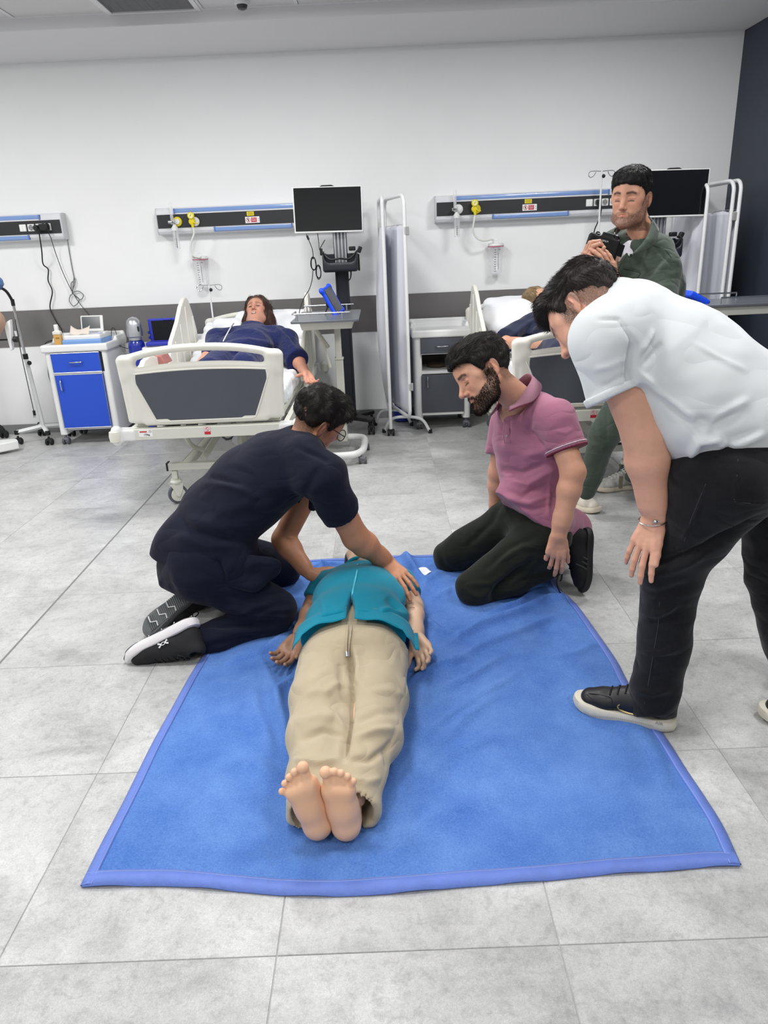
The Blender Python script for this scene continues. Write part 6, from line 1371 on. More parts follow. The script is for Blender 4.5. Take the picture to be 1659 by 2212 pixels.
    rg = [bc+.042*math.cos(a)*u+.040*math.sin(a)*v+f_*.004*math.sin(a) for a in np.linspace(0, 2*PI, 30)[:-1]]
    put('bracelet', MB().tube(rg, .0021, 7, closed=True), chrome, t); b0 = snapper(*[x for x in t.children if x.name.startswith('body')])(1416, 1127, .003, .75); put('bracelet_clasp', MB().ball(b0, .0058, 10).tube([b0-u*.011+f_*-.0, b0+u*.011], .0032, 7), chrome, t)
    lea = M('black_leather', C(30, 30, 33), .42, bump=.15, bs=300); ws = M('off_white_sole', C(214, 208, 192), .6, var=.05, vs=40); blace = M('black_lace', C(16, 16, 18), .7)
    heel = at(1460, 1573, z=.002); toe = at(1250, 1524, z=.002); L = np.linalg.norm(toe-heel)
    P_, Rs = shoe(t, heel, toe, (0, 0, 1), (lea, ws, blace, {'h': .034}), L=.305)
    q = lambda x, y, z: heel+.305/.285*(Rs@A_((x, y, z)))
    sw = [(.055, .062), (.08, .052), (.105, .046), (.13, .045), (.15, .05), (.155, .058), (.150, .066)]
    P3 = [q(x, .0405+.004*(x > .1), z) for x, z in sw]; so_ = snapper(*[x for x in t.children if x.name.startswith('shoe_')])
    P3 = [so_(*px(np.array([p]))[0], .001, .74) for p in P3]; put('emblem', MB().tube(bez(P3, 3), [.0016+.0022*math.sin(PI*min(1, i/(3*6.))**.6) for i in range(19)], 6), M('gold_emblem', C(206, 180, 120), .3, metal=.7), t)
    text('sole_text', 'AIR', so_(1424, 1563, .0008, .7), .015, M('sole_print', C(176, 172, 162), .6), t, R=np.stack([-Rs[:, 0], Rs[:, 2], Rs[:, 1]], 1))
    m = MB()
    for k in range(34): a_ = k/33; m.box(so_(1275+135*a_, 1546+22*a_-4*math.sin(PI*a_), -.0008, .7), (.0022, .003, .005), Rs)
    put('sole_notch', m, M('sole_print', C(176, 172, 162), .6), t, kind='stuff')
    put('toe_seam', MB().tube(bez([so_(a, b, .0005, .75) for a, b in ((1318, 1531), (1322, 1515), (1316, 1506), (1290, 1500), (1272, 1498))], 4), .0012, 6).tube(bez([so_(a, b, .0005, .75) for a, b in ((1268, 1500), (1290, 1520), (1318, 1530), (1345, 1532))], 4), .0012, 6), blace, t)
    heel2 = at(1700, 1590, z=.002)+A_((.10, -.02, 0)); toe2 = at(1638, 1545, z=.002); P_, R2 = shoe(t, toe2+A_((.26, -.12, 0)), toe2, (0, 0, 1), (lea, ws, blace, {'h': .034}), L=.29)
man_white()
# ---------------------------------------------------------------- D: photographer
def photographer():
    t = thing('person', 'young man in green overshirt over a white tee looking down at a camera', 'person', (1.55, 2.55, 0))
    skin = lc(204, 152, 126); hc = lc(22, 19, 19); s = 1.0; yh = 2.38
    R = frame(camv(-.58, -.36, -.73), camv(-.05, .91, -.41)); c = head_at(at(1401, 430, y=yh+.08), 1, R, s); neck = at(1388, 515, y=2.52)
    P = [skinpiece_head(c, R, s, skin, dict(beard=.85, hair=hc, scalp=.75), neck, fat=.93)]
    make_hair(t, c, R, s, hc, thick=.009, top=.016, seed=51, tuft=4500, tlen=.011, flow=(.2, 0, .25), fade=.3, curl=.2, fringe=.004, shift=-.010)
    cc = at(1301, 533, y=2.16)        # camera centre
    S1 = at(1432, 580, y=2.42); E1 = at(1400, 690, y=2.25); W1 = at(1326, 612, y=2.10); hd = at(1304, 552, y=2.06)-W1
    g = G(.003); arm_prims(g, S1, E1, W1, (.05, .046, .043, .031), f=hd, n=(-.3, .3, .9)); hand_prims(g, W1, hd, (-.55, .8, .25), -1, 1.0, curl=(.35, .4, .4, .35), spread=.05, thumb=(.9, .5)); P.append(piece(g, lambda V: hand_paint(V, skin, 3)))
    S2 = at(1320, 545, y=2.56); E2 = at(1262, 690, y=2.36); W2 = at(1272, 590, y=2.16); hd = at(1266, 530, y=2.12)-W2
    g = G(.003); arm_prims(g, S2, E2, W2, (.05, .045, .042, .030), f=hd, n=(.6, .6, 0)); hand_prims(g, W2, hd, (.95, .1, .3), 1, 1.0, curl=((.5, 1.1, .7), (.6, 1.2, .8), (.6, 1.2, .8), (.6, 1.2, .8)), spread=.02, thumb=(.35, .9), tcurl=.1); P.append(piece(g, lambda V: hand_paint(V, skin*.92, 6)))
    l = A_((.78, -.35, 0)); l /= np.linalg.norm(l); g = G(.012); tors(g, [(at(1385, 560, y=2.52), .085), (at(1390, 700, y=2.56), .09), (at(1380, 850, y=2.62), .1)], l, [1.3]*3); P.append(piece(g, lambda V: hand_paint(V, skin, 3)))
    body_mesh(t, P, skin)
    tee = M('white_tee', C(222, 222, 230), .8, wr=.38, wrs=14, bump=.2, bs=500, sheen=.2); grn = M('green_overshirt_cloth', C(58, 70, 60), .88, wr=.38, wrs=12, var=.03, vs=50, bump=.2, bs=700, bd=.0006, sheen=.2)
    g = G(.006); tors(g, [(at(1378, 548, y=2.525), .082), (at(1378, 620, y=2.535), .098), (at(1380, 760, y=2.56), .105), (at(1382, 860, y=2.6), .11)], l, [1.3]*4); g.cap(neck, c+R@A_((-.02, 0, -.05)), .061, .058, .008, 's'); cloth('t_shirt', g, tee, t, (.003, 10, 30), (1, 1, .6), 3)
    g = G(.006); l2 = l
    tors(g, [(at(1388, 545, y=2.53), .098), (at(1390, 620, y=2.53), .125), (at(1392, 760, y=2.57), .13), (at(1392, 870, y=2.6), .135)], l, [1.4, 1.45, 1.4, 1.35]); g.cap(at(1345, 522, y=2.62), at(1420, 540, y=2.46), .055, .06, .05)
    g.cap(S1, at(1425, 650, y=2.35), .080, .075, .04); g.cap(at(1425, 650, y=2.35), at(1385, 665, y=2.27), .072, .06, .04); g.cap(S2, E2, .075, .065, .04); g.cap(E2, E2+.3*(W2-E2), .062, .058, .03)
    # open front: a wedge taken out in front of the chest
    vis = camv(-.45, .08, -.9)
    pa, pb = at(1384, 498, y=2.40), at(1322, 604, y=2.40); nn_ = np.cross(pb-pa, FW); nn_ /= np.linalg.norm(nn_); nn_ = nn_ if nn_@RT > 0 else -nn_
    pc_, pd_ = at(1352, 498, y=2.5), at(1306, 560, y=2.5); n2_ = np.cross(pd_-pc_, FW); n2_ /= np.linalg.norm(n2_); n2_ = n2_ if n2_@RT < 0 else -n2_
    def wedge(X, Y, Z):
        d1 = (X-pa[0])*nn_[0]+(Y-pa[1])*nn_[1]+(Z-pa[2])*nn_[2]; d2 = (X-pc_[0])*n2_[0]+(Y-pc_[1])*n2_[1]+(Z-pc_[2])*n2_[2]; d3 = (X-pa[0])*.2+(Y-2.50)*1.0+0*Z; d4 = pb[2]-Z+0*X+0*Y
        return np.maximum(np.maximum(d1, d2), np.maximum(d3, d4))
    g.raw(wedge, at(1350, 560, y=2.4)-.5, at(1350, 560, y=2.4)+.4, .008, 's')
    g.cap(neck+A_((0, 0, .01)), c+R@A_((-.02, 0, -.05)), .064, .06, .008, 's')
    FL = [([(1352, 582), (1370, 585), (1384, 590)], -.004, 3), ([(1384, 590), (1372, 612), (1368, 620)], -.003, 3), ([(1408, 530), (1430, 548), (1452, 575)], -.003, 3), ([(1445, 545), (1405, 590), (1385, 615)], -.004, 6), ([(1410, 610), (1425, 580), (1440, 560)], .003, 8), ([(1400, 530), (1395, 560), (1400, 585)], .004, 4)]
    sh_ = cloth('overshirt', g, grn, t, (.003, 8, 24), seed=17, fl=FL); sp = snapper(sh_)
    sm_ = M('green_seam', C(40, 50, 43), .9)
    for L_ in ([(1346, 580), (1362, 584), (1380, 588), (1384, 592)], [(1384, 590), (1376, 604), (1372, 616)], [(1408, 529), (1422, 534), (1440, 542), (1450, 556)], [(1378, 506), (1355, 548), (1330, 592)]): put('seam', MB().tube([sp(a, b, .0005, 2.4) for a, b in L_], .0016, 5), sm_, t)
    for a, b in ((1363, 551),): put('button', MB().lathe(sp(a, b, .002, 2.4), [(.005, 0), (.006, .002), (.004, .003)], 12, (-.3, -.9, 0)), sm_, t)
    # collar flap
    m = MB(); U_ = bez([at(1402, 466, y=2.44), at(1408, 480, y=2.42), at(1398, 512, y=2.36), at(1366, 548, y=2.315)], 5); Lw = bez([at(1414, 478, y=2.47), at(1424, 500, y=2.42), at(1410, 530, y=2.35), at(1368, 549, y=2.305)], 5)
    n = len(U_); co = put('collar', m.add([tuple(p) for p in U_+Lw], [(i, i+1, n+i+1, n+i) for i in range(n-1)]), grn, t); sd = co.modifiers.new('s', 'SOLIDIFY'); sd.thickness = .006
    m = MB(); U_ = bez([at(1348, 488, y=2.62), at(1328, 492, y=2.58), at(1326, 510, y=2.46), at(1322, 530, y=2.40)], 5); Lw = bez([at(1340, 500, y=2.65), at(1312, 500, y=2.6), at(1306, 512, y=2.48), at(1312, 526, y=2.42)], 5)
    co = put('collar', m.add([tuple(p) for p in U_+Lw], [(i, i+1, n+i+1, n+i) for i in range(n-1)]), grn, t); sd = co.modifiers.new('s', 'SOLIDIFY'); sd.thickness = .006
    # trousers
    g = G(.007); hp = at(1388, 850, y=2.6); g.cap(at(1392, 800, y=2.58), hp, .13, .14, .05, fl=(1, 1.25), n=l); g.cap(hp+A_((-.08, -.04, -.02)), at(1307, 935, y=2.45), .10, .076, .04); g.cap(at(1307, 935, y=2.45), at(1268, 1060, y=2.50), .072, .05, .03)
    g.cap(hp+A_((.08, .04, -.02)), at(1405, 985, y=2.60), .10, .072, .04); g.cap(at(1405, 985, y=2.60), at(1368, 1035, y=2.90), .066, .052, .03); g.raw(lambda X, Y, Z: .07-Z+0*X+0*Y, (-3, -3, -1), (3, 3, .12), .004, 'i')
    FL = [([(1300, 830), (1290, 900), (1300, 950)], .004, 6), ([(1312, 880), (1310, 960), (1285, 1030)], -.003, 3), ([(1270, 960), (1300, 965), (1318, 950)], .004, 6)]
    cloth('trousers', g, grn, t, (.004, 8, 24), (1, 1, 1.5), 27, FL)
    wht = M('grey_white_shoe_cloth', C(196, 194, 190), .7, var=.25, vs=30, bump=.4, bs=300); sl_ = M('cream_sole', C(220, 208, 188), .6); wl_ = M('white_lace', C(230, 228, 222), .7)
    toe = at(1284, 1062, z=.002); shoe(t, toe+A_((.27, .05, 0)), toe, (0, 0, 1), (wht, sl_, wl_, {'h': .028}), L=.28)
    hl = at(1281, 1106, z=.002); shoe(t, at(1215, 1088, z=.002)+A_((-.02, .03, 0)), hl, (0, 0, 1), (M('cream_shoe', C(222, 214, 200), .7, var=.1, vs=30), sl_, wl_, {'h': .03}), L=.28)
    put('shoe_accent', MB().tube([hl+A_((-.13, -.045, .05)), hl+A_((-.17, -.045, .055))], .012, 8), M('plum_accent', C(120, 50, 84), .7), t)
    put('tag_ribbon', MB().box(at(1341, 1042, y=2.80), (.02, .012, .07)), M('olive_tab', C(120, 116, 92), .7), t)
    # the camera he holds
    k = thing('camera', 'black camera with flip-out screen held by the photographer', 'camera', cc)
    Rk = frame(camv(.93, -.32, -.2), camv(.36, .86, -.35)); q = lambda x, y, z: cc+Rk@A_((x, y, z))
    g = G(.003); g.box(q(0, 0, 0), (.066, .022, .04), .008, .004, R=Rk); g.cap(q(-.052, -.012, -.02), q(-.052, -.012, .03), .017, .015, .008); g.box(q(.01, 0, .042), (.026, .018, .016), .006, .01, R=Rk)
    g.cap(q(.012, .03, -.004), q(.012, .075, -.01), .032, .034, .004); g.cap(q(.045, 0, .038), q(.045, 0, .05), .012, .012, .003); g.cap(q(-.035, 0, .038), q(-.035, 0, .046), .010, .010, .003)
    V, F = g.mesh(); fast('camera_body', V, F, M('camera_black', C(12, 12, 13), .55, spec=.3, bump=.3, bs=400, bd=.0005), k)
    text('camera_name', 'FUJIFILM', q(.0, -.0232, .022), .010, M('pale_print', C(210, 210, 210), .5), k, R=np.stack([Rk[:, 0], Rk[:, 2], -Rk[:, 1]], 1), ext=.0003)
    m = MB(); m.box(q(.074, .012, .004), (.045, .005, .05), Rk@np.array(Matrix.Rotation(.9, 3, 'Z'))); m.box(q(.05, .012, -.045), (.04, .04, .05), Rk); put('flip_screen', m, black, k, bev=.004)
    m = MB().lathe(q(.045, 0, .05), [(.011, 0), (.011, .006), (.009, .007)], 16, Rk[:, 2]); m.lathe(q(-.035, 0, .046), [(.008, 0), (.008, .004)], 14, Rk[:, 2]); put('dial', m, alu, k)
    put('shutter_ring', MB().tube([q(-.03+.008*math.cos(a), -.004+.008*math.sin(a), .046) for a in np.linspace(0, 6.28, 16)[:-1]], .0012, 6, closed=True), alu, k)
    put('neck_strap', MB().tube(bez([q(.066, 0, .03), at(1330, 508, y=2.32), at(1334, 490, y=2.45), at(1328, 475, y=2.54)], 6), .004, 6, flat=.4), black, k)
photographer()
# ================================================================ blanket
def make_blanket():
    bot = [(178, 1916), (300, 1914), (400, 1916), (520, 1926), (615, 1934), (720, 1936), (850, 1930), (1000, 1916), (1170, 1903), (1300, 1890), (1450, 1880), (1530, 1873), (1597, 1872)]
    lef = [(178, 1916), (220, 1830), (270, 1735), (330, 1612), (375, 1530), (420, 1450), (455, 1400), (510, 1350), (570, 1290), (622, 1238), (660, 1213)]
    topp = [(660, 1213), (700, 1210), (750, 1208), (810, 1206), (845, 1203), (872, 1203), (905, 1202), (940, 1201), (1010, 1198), (1080, 1197), (1160, 1196)]
    rig = [(1597, 1872), (1560, 1790), (1520, 1725), (1480, 1665), (1452, 1620), (1425, 1580), (1390, 1530), (1355, 1478), (1330, 1430), (1290, 1372), (1245, 1310), (1205, 1270), (1190, 1230), (1160, 1196)]
    W = lambda L: np.array(bez([at(a, b, z=0) for a, b in L], 10))
    def res(P, n):
        d = np.r_[0, np.cumsum(np.linalg.norm(np.diff(P, axis=0), axis=1))]; t = np.linspace(0, d[-1], n); return np.stack([np.interp(t, d, P[:, i]) for i in range(3)], 1)
    nu, nv = 240, 250
    B, T, L, R_ = res(W(bot), nu), res(W(topp), nu), res(W(lef), nv), res(W(rig), nv)
    u = np.linspace(0, 1, nu)[None, :, None]; v = np.linspace(0, 1, nv)[:, None, None]
    S = (1-v)*B[None]+v*T[None]+(1-u)*L[:, None]+u*R_[:, None]-((1-u)*(1-v)*B[0]+u*(1-v)*B[-1]+(1-u)*v*T[0]+u*v*T[-1])
    V = S.reshape(-1, 3).copy(); uu = np.broadcast_to(u[..., 0], (nv, nu)).ravel(); vv = np.broadcast_to(v[..., 0], (nv, nu)).ravel()
    edge = np.minimum.reduce([uu, 1-uu, vv, 1-vv]); ed = np.clip(edge/.02, 0, 1)
    p = px(V); z = .0022*snoise(V, 5, 12, 5, 14)+.0010*snoise(V, 6, 12, 20, 45)
    def ridge(pts, amp, wd, asym=1.0):
        P = [at(a, b, z=0)[:2] for a, b in pts]; best = np.full(len(V), 9.); tt = np.zeros(len(V)); n = len(P)-1
        for i in range(n):
            a, b = P[i], P[i+1]; ab = b-a; t = np.clip(((V[:, :2]-a)@ab)/(ab@ab), 0, 1); d = np.linalg.norm(V[:, :2]-a-t[:, None]*ab, axis=1); m = d < best; best[m] = d[m]; tt[m] = ((i+t)/n)[m]
        return amp*np.exp(-(best/wd)**2)*np.clip(1.05-(2*np.abs(tt-.5))**3, 0, 1)
    for pts, amp, wd in [
        ([(872, 1200), (885, 1225), (910, 1265)], .045, .030), ([(905, 1300), (920, 1260), (960, 1235)], .012, .03),
        ([(1235, 1292), (1190, 1300), (1120, 1330), (1030, 1360), (960, 1400)], .020, .025), ([(1210, 1330), (1120, 1372), (1040, 1400), (960, 1450)], .013, .022), ([(1180, 1270), (1120, 1310), (1050, 1330)], .014, .02),
        ([(1090, 1420), (1010, 1470), (940, 1500)], .012, .022), ([(1150, 1440), (1050, 1500), (960, 1560), (900, 1600)], .010, .024), ([(1000, 1380), (950, 1370), (920, 1340)], .014, .02),
        ([(1080, 1500), (1000, 1560), (930, 1640)], .008, .025), ([(1200, 1480), (1300, 1520), (1380, 1600)], .006, .04), ([(880, 1480), (950, 1440), (1020, 1430)], .012, .018),
        ([(640, 1460), (600, 1500), (615, 1580), (625, 1650)], .014, .022), ([(560, 1420), (590, 1480), (600, 1560)], .008, .022), ([(610, 1690), (540, 1650), (470, 1660)], .008, .03), ([(600, 1640), (560, 1560), (545, 1480)], .009, .025),
        ([(480, 1440), (560, 1420), (620, 1370)], .012, .022), ([(450, 1480), (520, 1480), (580, 1450)], .006, .025), ([(560, 1380), (600, 1330), (650, 1290)], .014, .022), ([(660, 1240), (690, 1228), (740, 1222)], .012, .018),
        ([(900, 1700), (960, 1640), (1060, 1600), (1180, 1590)], .007, .03), ([(860, 1820), (960, 1760), (1100, 1720)], .006, .035), ([(560, 1800), (480, 1760), (420, 1780)], .006, .035), ([(700, 1850), (760, 1862), (840, 1850)], .005, .03), ([(400, 1600), (460, 1560), (520, 1590)], .005, .035),
        ([(1290, 1395), (1240, 1420), (1150, 1430)], .008, .025), ([(1370, 1560), (1420, 1640), (1440, 1720)], .007, .03), ([(930, 1300), (980, 1275), (1010, 1310)], .010, .02), ([(700, 1215), (690, 1250), (670, 1275)], .012, .018)]:
        z = z+ridge(pts, amp*(1.0 if amp > .04 else 1.7), wd*.8)
    V[:, 2] = .004+np.clip(z, -.002, .06)*(.25+.75*ed)+.003*ed
    V[:, 2] = np.maximum(V[:, 2], .0025)
    V[:, 2] += .004*np.clip(np.sin(vv*0+uu*40), 0, 1)*(vv < .004)
    idx = np.arange(nu*nv).reshape(nv, nu); F = np.stack([idx[:-1, :-1].ravel(), idx[:-1, 1:].ravel(), idx[1:, 1:].ravel(), idx[1:, :-1].ravel()], 1)
    m = bpy.data.materials.new('blue_fleece'); m.use_nodes = True; nt = NT(m); b = nt.b; tc = nt.n('ShaderNodeTexCoord')
    n1 = noise(nt, 5, 4, .6, tc.outputs['Object']); n2 = noise(nt, 190, 5, .8, tc.outputs['Object']); n3 = noise(nt, 60, 4, .6, tc.outputs['Object'])
    mp = nt.n('ShaderNodeMapping'); mp.inputs['Scale'].default_value = (200, 500, 200); nt.l(tc.outputs['Object'], mp.inputs['Vector']); n4 = noise(nt, 1, 3, .6, mp.outputs[0], .5)
    cr = nt.n('ShaderNodeValToRGB'); cr.color_ramp.elements[0].position = .34; cr.color_ramp.elements[0].color = C(64, 114, 208); cr.color_ramp.elements[1].position = .66; cr.color_ramp.elements[1].color = C(124, 170, 244)
    ad = nt.n('ShaderNodeMath', _operation='MULTIPLY_ADD'); nt.l(n2.outputs[0], ad.inputs[0]); ad.inputs[1].default_value = .55; ml = nt.n('ShaderNodeMath', _operation='MULTIPLY'); nt.l(n1.outputs[0], ml.inputs[0]); ml.inputs[1].default_value = .45; nt.l(ml.outputs[0], ad.inputs[2])
    nt.l(ad.outputs[0], cr.inputs[0]); nt.l(cr.outputs[0], b.inputs['Base Color']); b.inputs['Roughness'].default_value = .95; b.inputs['Specular IOR Level'].default_value = .1; b.inputs['Sheen Weight'].default_value = .35; b.inputs['Sheen Roughness'].default_value = .6; b.inputs['Sheen Tint'].default_value = C(150, 190, 255)
    hs = nt.n('ShaderNodeMath', _operation='ADD'); nt.l(n2.outputs[0], hs.inputs[0]); nt.l(n4.outputs[0], hs.inputs[1]); hs2 = nt.n('ShaderNodeMath', _operation='ADD'); nt.l(hs.outputs[0], hs2.inputs[0]); nt.l(n3.outputs[0], hs2.inputs[1])
    bp = nt.n('ShaderNodeBump'); bp.inputs['Strength'].default_value = .8; bp.inputs['Distance'].default_value = .006; nt.l(hs2.outputs[0], bp.inputs['Height']); nt.l(bp.outputs[0], b.inputs['Normal'])
    o = fast('blanket', V, F, m, loc=(.3, 1.0, 0)); tag(o, 'large blue fleece blanket with satin edge spread on the floor under the manikin', 'blanket')
    sd = o.modifiers.new('s', 'SOLIDIFY'); sd.thickness = .003; sd.offset = -1; o['_'] = 0; del o['_']
    # satin border, a folded band along the visible edges
    sat = M('blanket_satin_edge', C(94, 120, 198), .55, var=.06, vs=30, bump=.4, bs=90, bd=.003, sheen=.1)
    Vg = V.reshape(nv, nu, 3); up3 = np.array([0, 0, .0025])
    def band(rows, w, nm):
        """rows: index pairs of the edge and the line inside it"""
        out, inn = rows; P = np.concatenate([out+up3*.5+(out-inn)/np.linalg.norm(out-inn, axis=1)[:, None]*.004*[1, 1, 0], out*.5+inn*.5+up3*1.7, inn+up3*1.2, inn-up3, out-up3*.6+(out-inn)/np.linalg.norm(out-inn, axis=1)[:, None]*.004*[1, 1, 0]]); n = len(out); Fs = []
        for r in range(5):
            a = np.arange(n-1)+r*n; c_ = np.arange(n-1)+((r+1) % 5)*n; Fs.append(np.stack([a, a+1, c_+1, c_], 1))
        P[:, 2] = np.maximum(P[:, 2], .0012); bo = fast(nm, P, np.concatenate(Fs), sat, o); return inn
    ib, il, ir = 5, 4, 4
    st = M('stitch_thread', C(150, 176, 235), .7)
    for nm, (a, b_) in (('border', (Vg[0], Vg[ib])), ('border', (Vg[:, 0], Vg[:, il])), ('border', (Vg[:, -1], Vg[:, -1-ir])), ('border', (Vg[-1], Vg[-5]))):
        inn = band((a, b_), 0, nm); q = inn*.86+a*.14+np.array([0, 0, .0036]); put('stitching', MB().tube([q[i] for i in range(0, len(q), 3)], .0007, 4), st, o)
make_blanket()
# gauze pad
g = G(.003); R = np.array(Matrix.Rotation(.55, 3, 'Z')); pc = at(910, 1237, z=.02)
n = 14; V = []; F = []
for i in range(n+1):
    for j in range(n+1): a = (i/n-.5)*.075; b = (j/n-.5)*.055; V.append(pc+R@np.array([a, b, .006*math.sin(a*60+b*30)+.004*math.sin(b*90)+.012*(a/.04)**2*(a < 0)]))
for i in range(n):
    for j in range(n): k = i*(n+1)+j; F.append((k, k+1, k+n+2, k+n+1))
gz = put('gauze_pad', MB().add(V, F), M('gauze_white', C(238, 238, 240), .9, bump=.4, bs=300), None); sd = gz.modifiers.new('s', 'SOLIDIFY'); sd.thickness = .003; tag(gz, 'small crumpled white gauze pad on the blanket by the manikin shoulder', 'gauze')
# ================================================================ manikins
msk = M('manikin_skin', C(220, 180, 150), .42, var=.02, vs=20, sss=.08, attr=True, spec=.45)
TOES1 = ((.026, .029, .172, .236, .0135, .0155), (.004, .002, .176, .228, .0090, .0104), (-.011, -.0175, .172, .216, .0086, .0100), (-.024, -.037, .160, .200, .0083, .0096), (-.034, -.054, .146, .178, .008, .0092))
TOES2 = ((.026, .029, .172, .238, .0135, .0155), (.004, .003, .176, .237, .0090, .0104), (-.011, -.0155, .172, .229, .0086, .0100), (-.024, -.033, .160, .215, .0083, .0096), (-.034, -.048, .146, .197, .008, .0092))
def foot_prims(g, heel, f, u, l, L=.235, toes=TOES1):
    """foot: f heel to toes, u away from the sole, l towards the big toe"""
    P = lambda x, y, z: heel+L/.235*(f*x+l*y+u*z)
    g.cap(P(.025, 0, .030), P(.09, .002, .030), .031, .030, .03); g.cap(P(.025, 0, .03), P(.035, 0, .085), .030, .032, .03)
    g.cap(P(.09, -.008, .026), P(.155, -.022, .020), .027, .021, .03); g.cap(P(.09, .008, .032), P(.165, .020, .022), .029, .024, .03); g.cap(P(.05, 0, .06), P(.14, .01, .038), .03, .022, .03)
    g.cap(P(.160, .022, .022), P(.155, -.024, .018), .019, .016, .02)
    for y0_, y1_, x0, x1, r0, r1 in toes:
        g.cap(P(x0, y0_, .018), P(x1-.022, (y0_*.4+y1_*.6), .021), r0, r0*.9, .006); g.cap(P(x1-.022, (y0_*.4+y1_*.6), .021), P(x1-.012, y1_, .0165), r0*.92, r1, .0018)
def lying():
    t = thing('manikin', 'barefoot training manikin in teal tunic and beige trousers lying on the blue blanket', 'manikin', (.13, 1.1, 0))
    beige = M('beige_cotton', C(178, 164, 138), .88, wr=.45, wrs=10, var=.035, vs=18, bump=.3, bs=600, bd=.0007, sheen=.2); teal = M('teal_tunic_cloth', C(4, 130, 156), .85, spec=.3, wr=.3, wrs=7, var=.03, vs=25, bump=.2, bs=700, bd=.0006, sheen=.12)
    fc = lc(230, 184, 150); ac = lc(222, 186, 158); tan = lc(168, 128, 104)
    ly = A_((1, 0, 0)); P = []
    # head
    R = frame((.02, -.15, 1), (0, 1, .15)); c = at(786, 1200, y=1.74); c[2] = .125
    P.append(skinpiece_head(c, R, 1.0, ac, dict(manikin=1, hair=lc(30, 26, 26)), A_((.145, 1.60, .10))))
    # feet
    for (ex, ey), (hx, hy), sl, tz in (((628, 1664), (689, 1812), 1, TOES1), ((722, 1668), (749, 1812), -1, TOES2)):
        tp = at(ex, ey, y=.30); hb = at(hx, hy, y=.285); hb[2] = max(hb[2], .012); f = tp-hb; Lf = np.linalg.norm(f); f /= Lf; u = A_((0, 1, .12)); u -= f*(u@f); u /= np.linalg.norm(u); l = np.cross(f, u)*1.0
        l = l if (l[0]*sl > 0) else -l
        g = G(.0032); foot_prims(g, hb, f, u, l, Lf*1.0, tz); ankle = hb+u*.085+f*.03; g.cap(ankle, ankle+A_((0, .10, .012)), .033, .036, .02)
        P.append(piece(g, lambda V: hand_paint(V, fc, 2)*(1+0*V[:, :1])))
    # arms
    SL = at(690, 1262, y=1.52); EL = at(668, 1305, y=1.40); WL = at(648, 1378, y=1.24); SL[2] = .10; hd = at(612, 1412, y=1.17)-WL
    SL = A_((-.018, 1.53, .10)); EL = at(676, 1312, z=.055); WL = at(646, 1378, z=.055); hd = at(606, 1430, z=.03)-WL
    g = G(.003); arm_prims(g, SL, EL, WL, (.045, .038, .037, .027), f=hd, n=(-.3, .1, 1)); hand_prims(g, WL, hd, (-.15, -.7, .7), 1, 1.02, curl=(.3, .35, .35, .35), spread=.06, thumb=(.35, .5), tcurl=.2); P.append(piece(g, lambda V: hand_paint(V, tan, 3)))
    SR = A_((.335, 1.53, .10)); ER = at(893, 1310, z=.055); WR = at(899, 1378, z=.055); hd = at(925, 1432, z=.03)-WR
    g = G(.003); arm_prims(g, SR, ER, WR, (.045, .038, .037, .027), f=hd, n=(.5, .1, .8)); hand_prims(g, WR, hd, (-.5, -.65, .55), -1, 1.0, curl=(.35, .3, .3, .3), spread=.05, thumb=(.5, .4)); P.append(piece(g, lambda V: hand_paint(V, ac, 4)))
    g = G(.014); g.cap((.145, 1.5, .10), (.145, 1.0, .11), .085, .09, .05, fl=(1, 1.5), n=ly); g.cap((.08, 1.0, .10), (.06, .38, .075), .06, .034, .03); g.cap((.21, 1.0, .10), (.155, .38, .075), .06, .034, .03); P.append(piece(g, lambda V: hand_paint(V, ac, 4)))
    body_mesh(t, P, ac, msk)
    # hair
    g = G(.005); g.ell(c+R@A_((-.02, 0, .045)), (.096, .088, .092), R=R); g.ell(c+R@A_((.062, 0, .0)), (.07, .068, .105), .02, 's', R); g.ell(c+R@A_((-.05, 0, -.03)), (.05, .08, .06), .03, R=R)
    V, F = g.mesh(); N = vnormals(V, F); V = V+N*(.0025*snoise(V, 3, 14, 60, 160, (2, .5, 1)))[:, None]; fast('hair', V, F, M('wig_black', C(28, 25, 26), .5, bump=.5, bs=300), t)
    # trousers
    g = G(.0065)
    g.cap((.142, 1.14, .115), (.137, .98, .116), .118, .116, .05, fl=(1, 1.36), n=ly)
    def leg(pts, k=.035):
        for (x, y, z, r), (x2, y2, z2, r2) in zip(pts[:-1], pts[1:]): g.cap((x, y, z), (x2, y2, z2), r, r2, k, fl=(.92, 1.08), n=ly)
    a1 = at(645, 1470, y=.93); 
    leg([(.062, .98, .110, .098), (.044, .78, .098, .088), (.045, .60, .085, .076), (.055, .47, .076, .068), (.055, .37, .062, .070)])
    leg([(.220, .98, .110, .098), (.214, .78, .098, .092), (.192, .60, .086, .082), (.165, .47, .076, .070), (.156, .37, .062, .066)])
    g.cap((.155, .40, .05), (.19, .375, .03), .05, .025, .04); g.cap((.045, .40, .04), (.0, .365, .022), .04, .022, .03)
    g.raw(lambda X, Y, Z: .012-Z+0*X+0*Y, (-3, -3, -1), (3, 3, .06), .008, 'i'); g.cut((.12, .335, .06), (0, -1, .05), .5, .004)
    for hx, rr in ((.055, .055), (.156, .054)): g.cap((hx, .30, .060), (hx, .40, .064), rr, rr*.9, .004, 's')
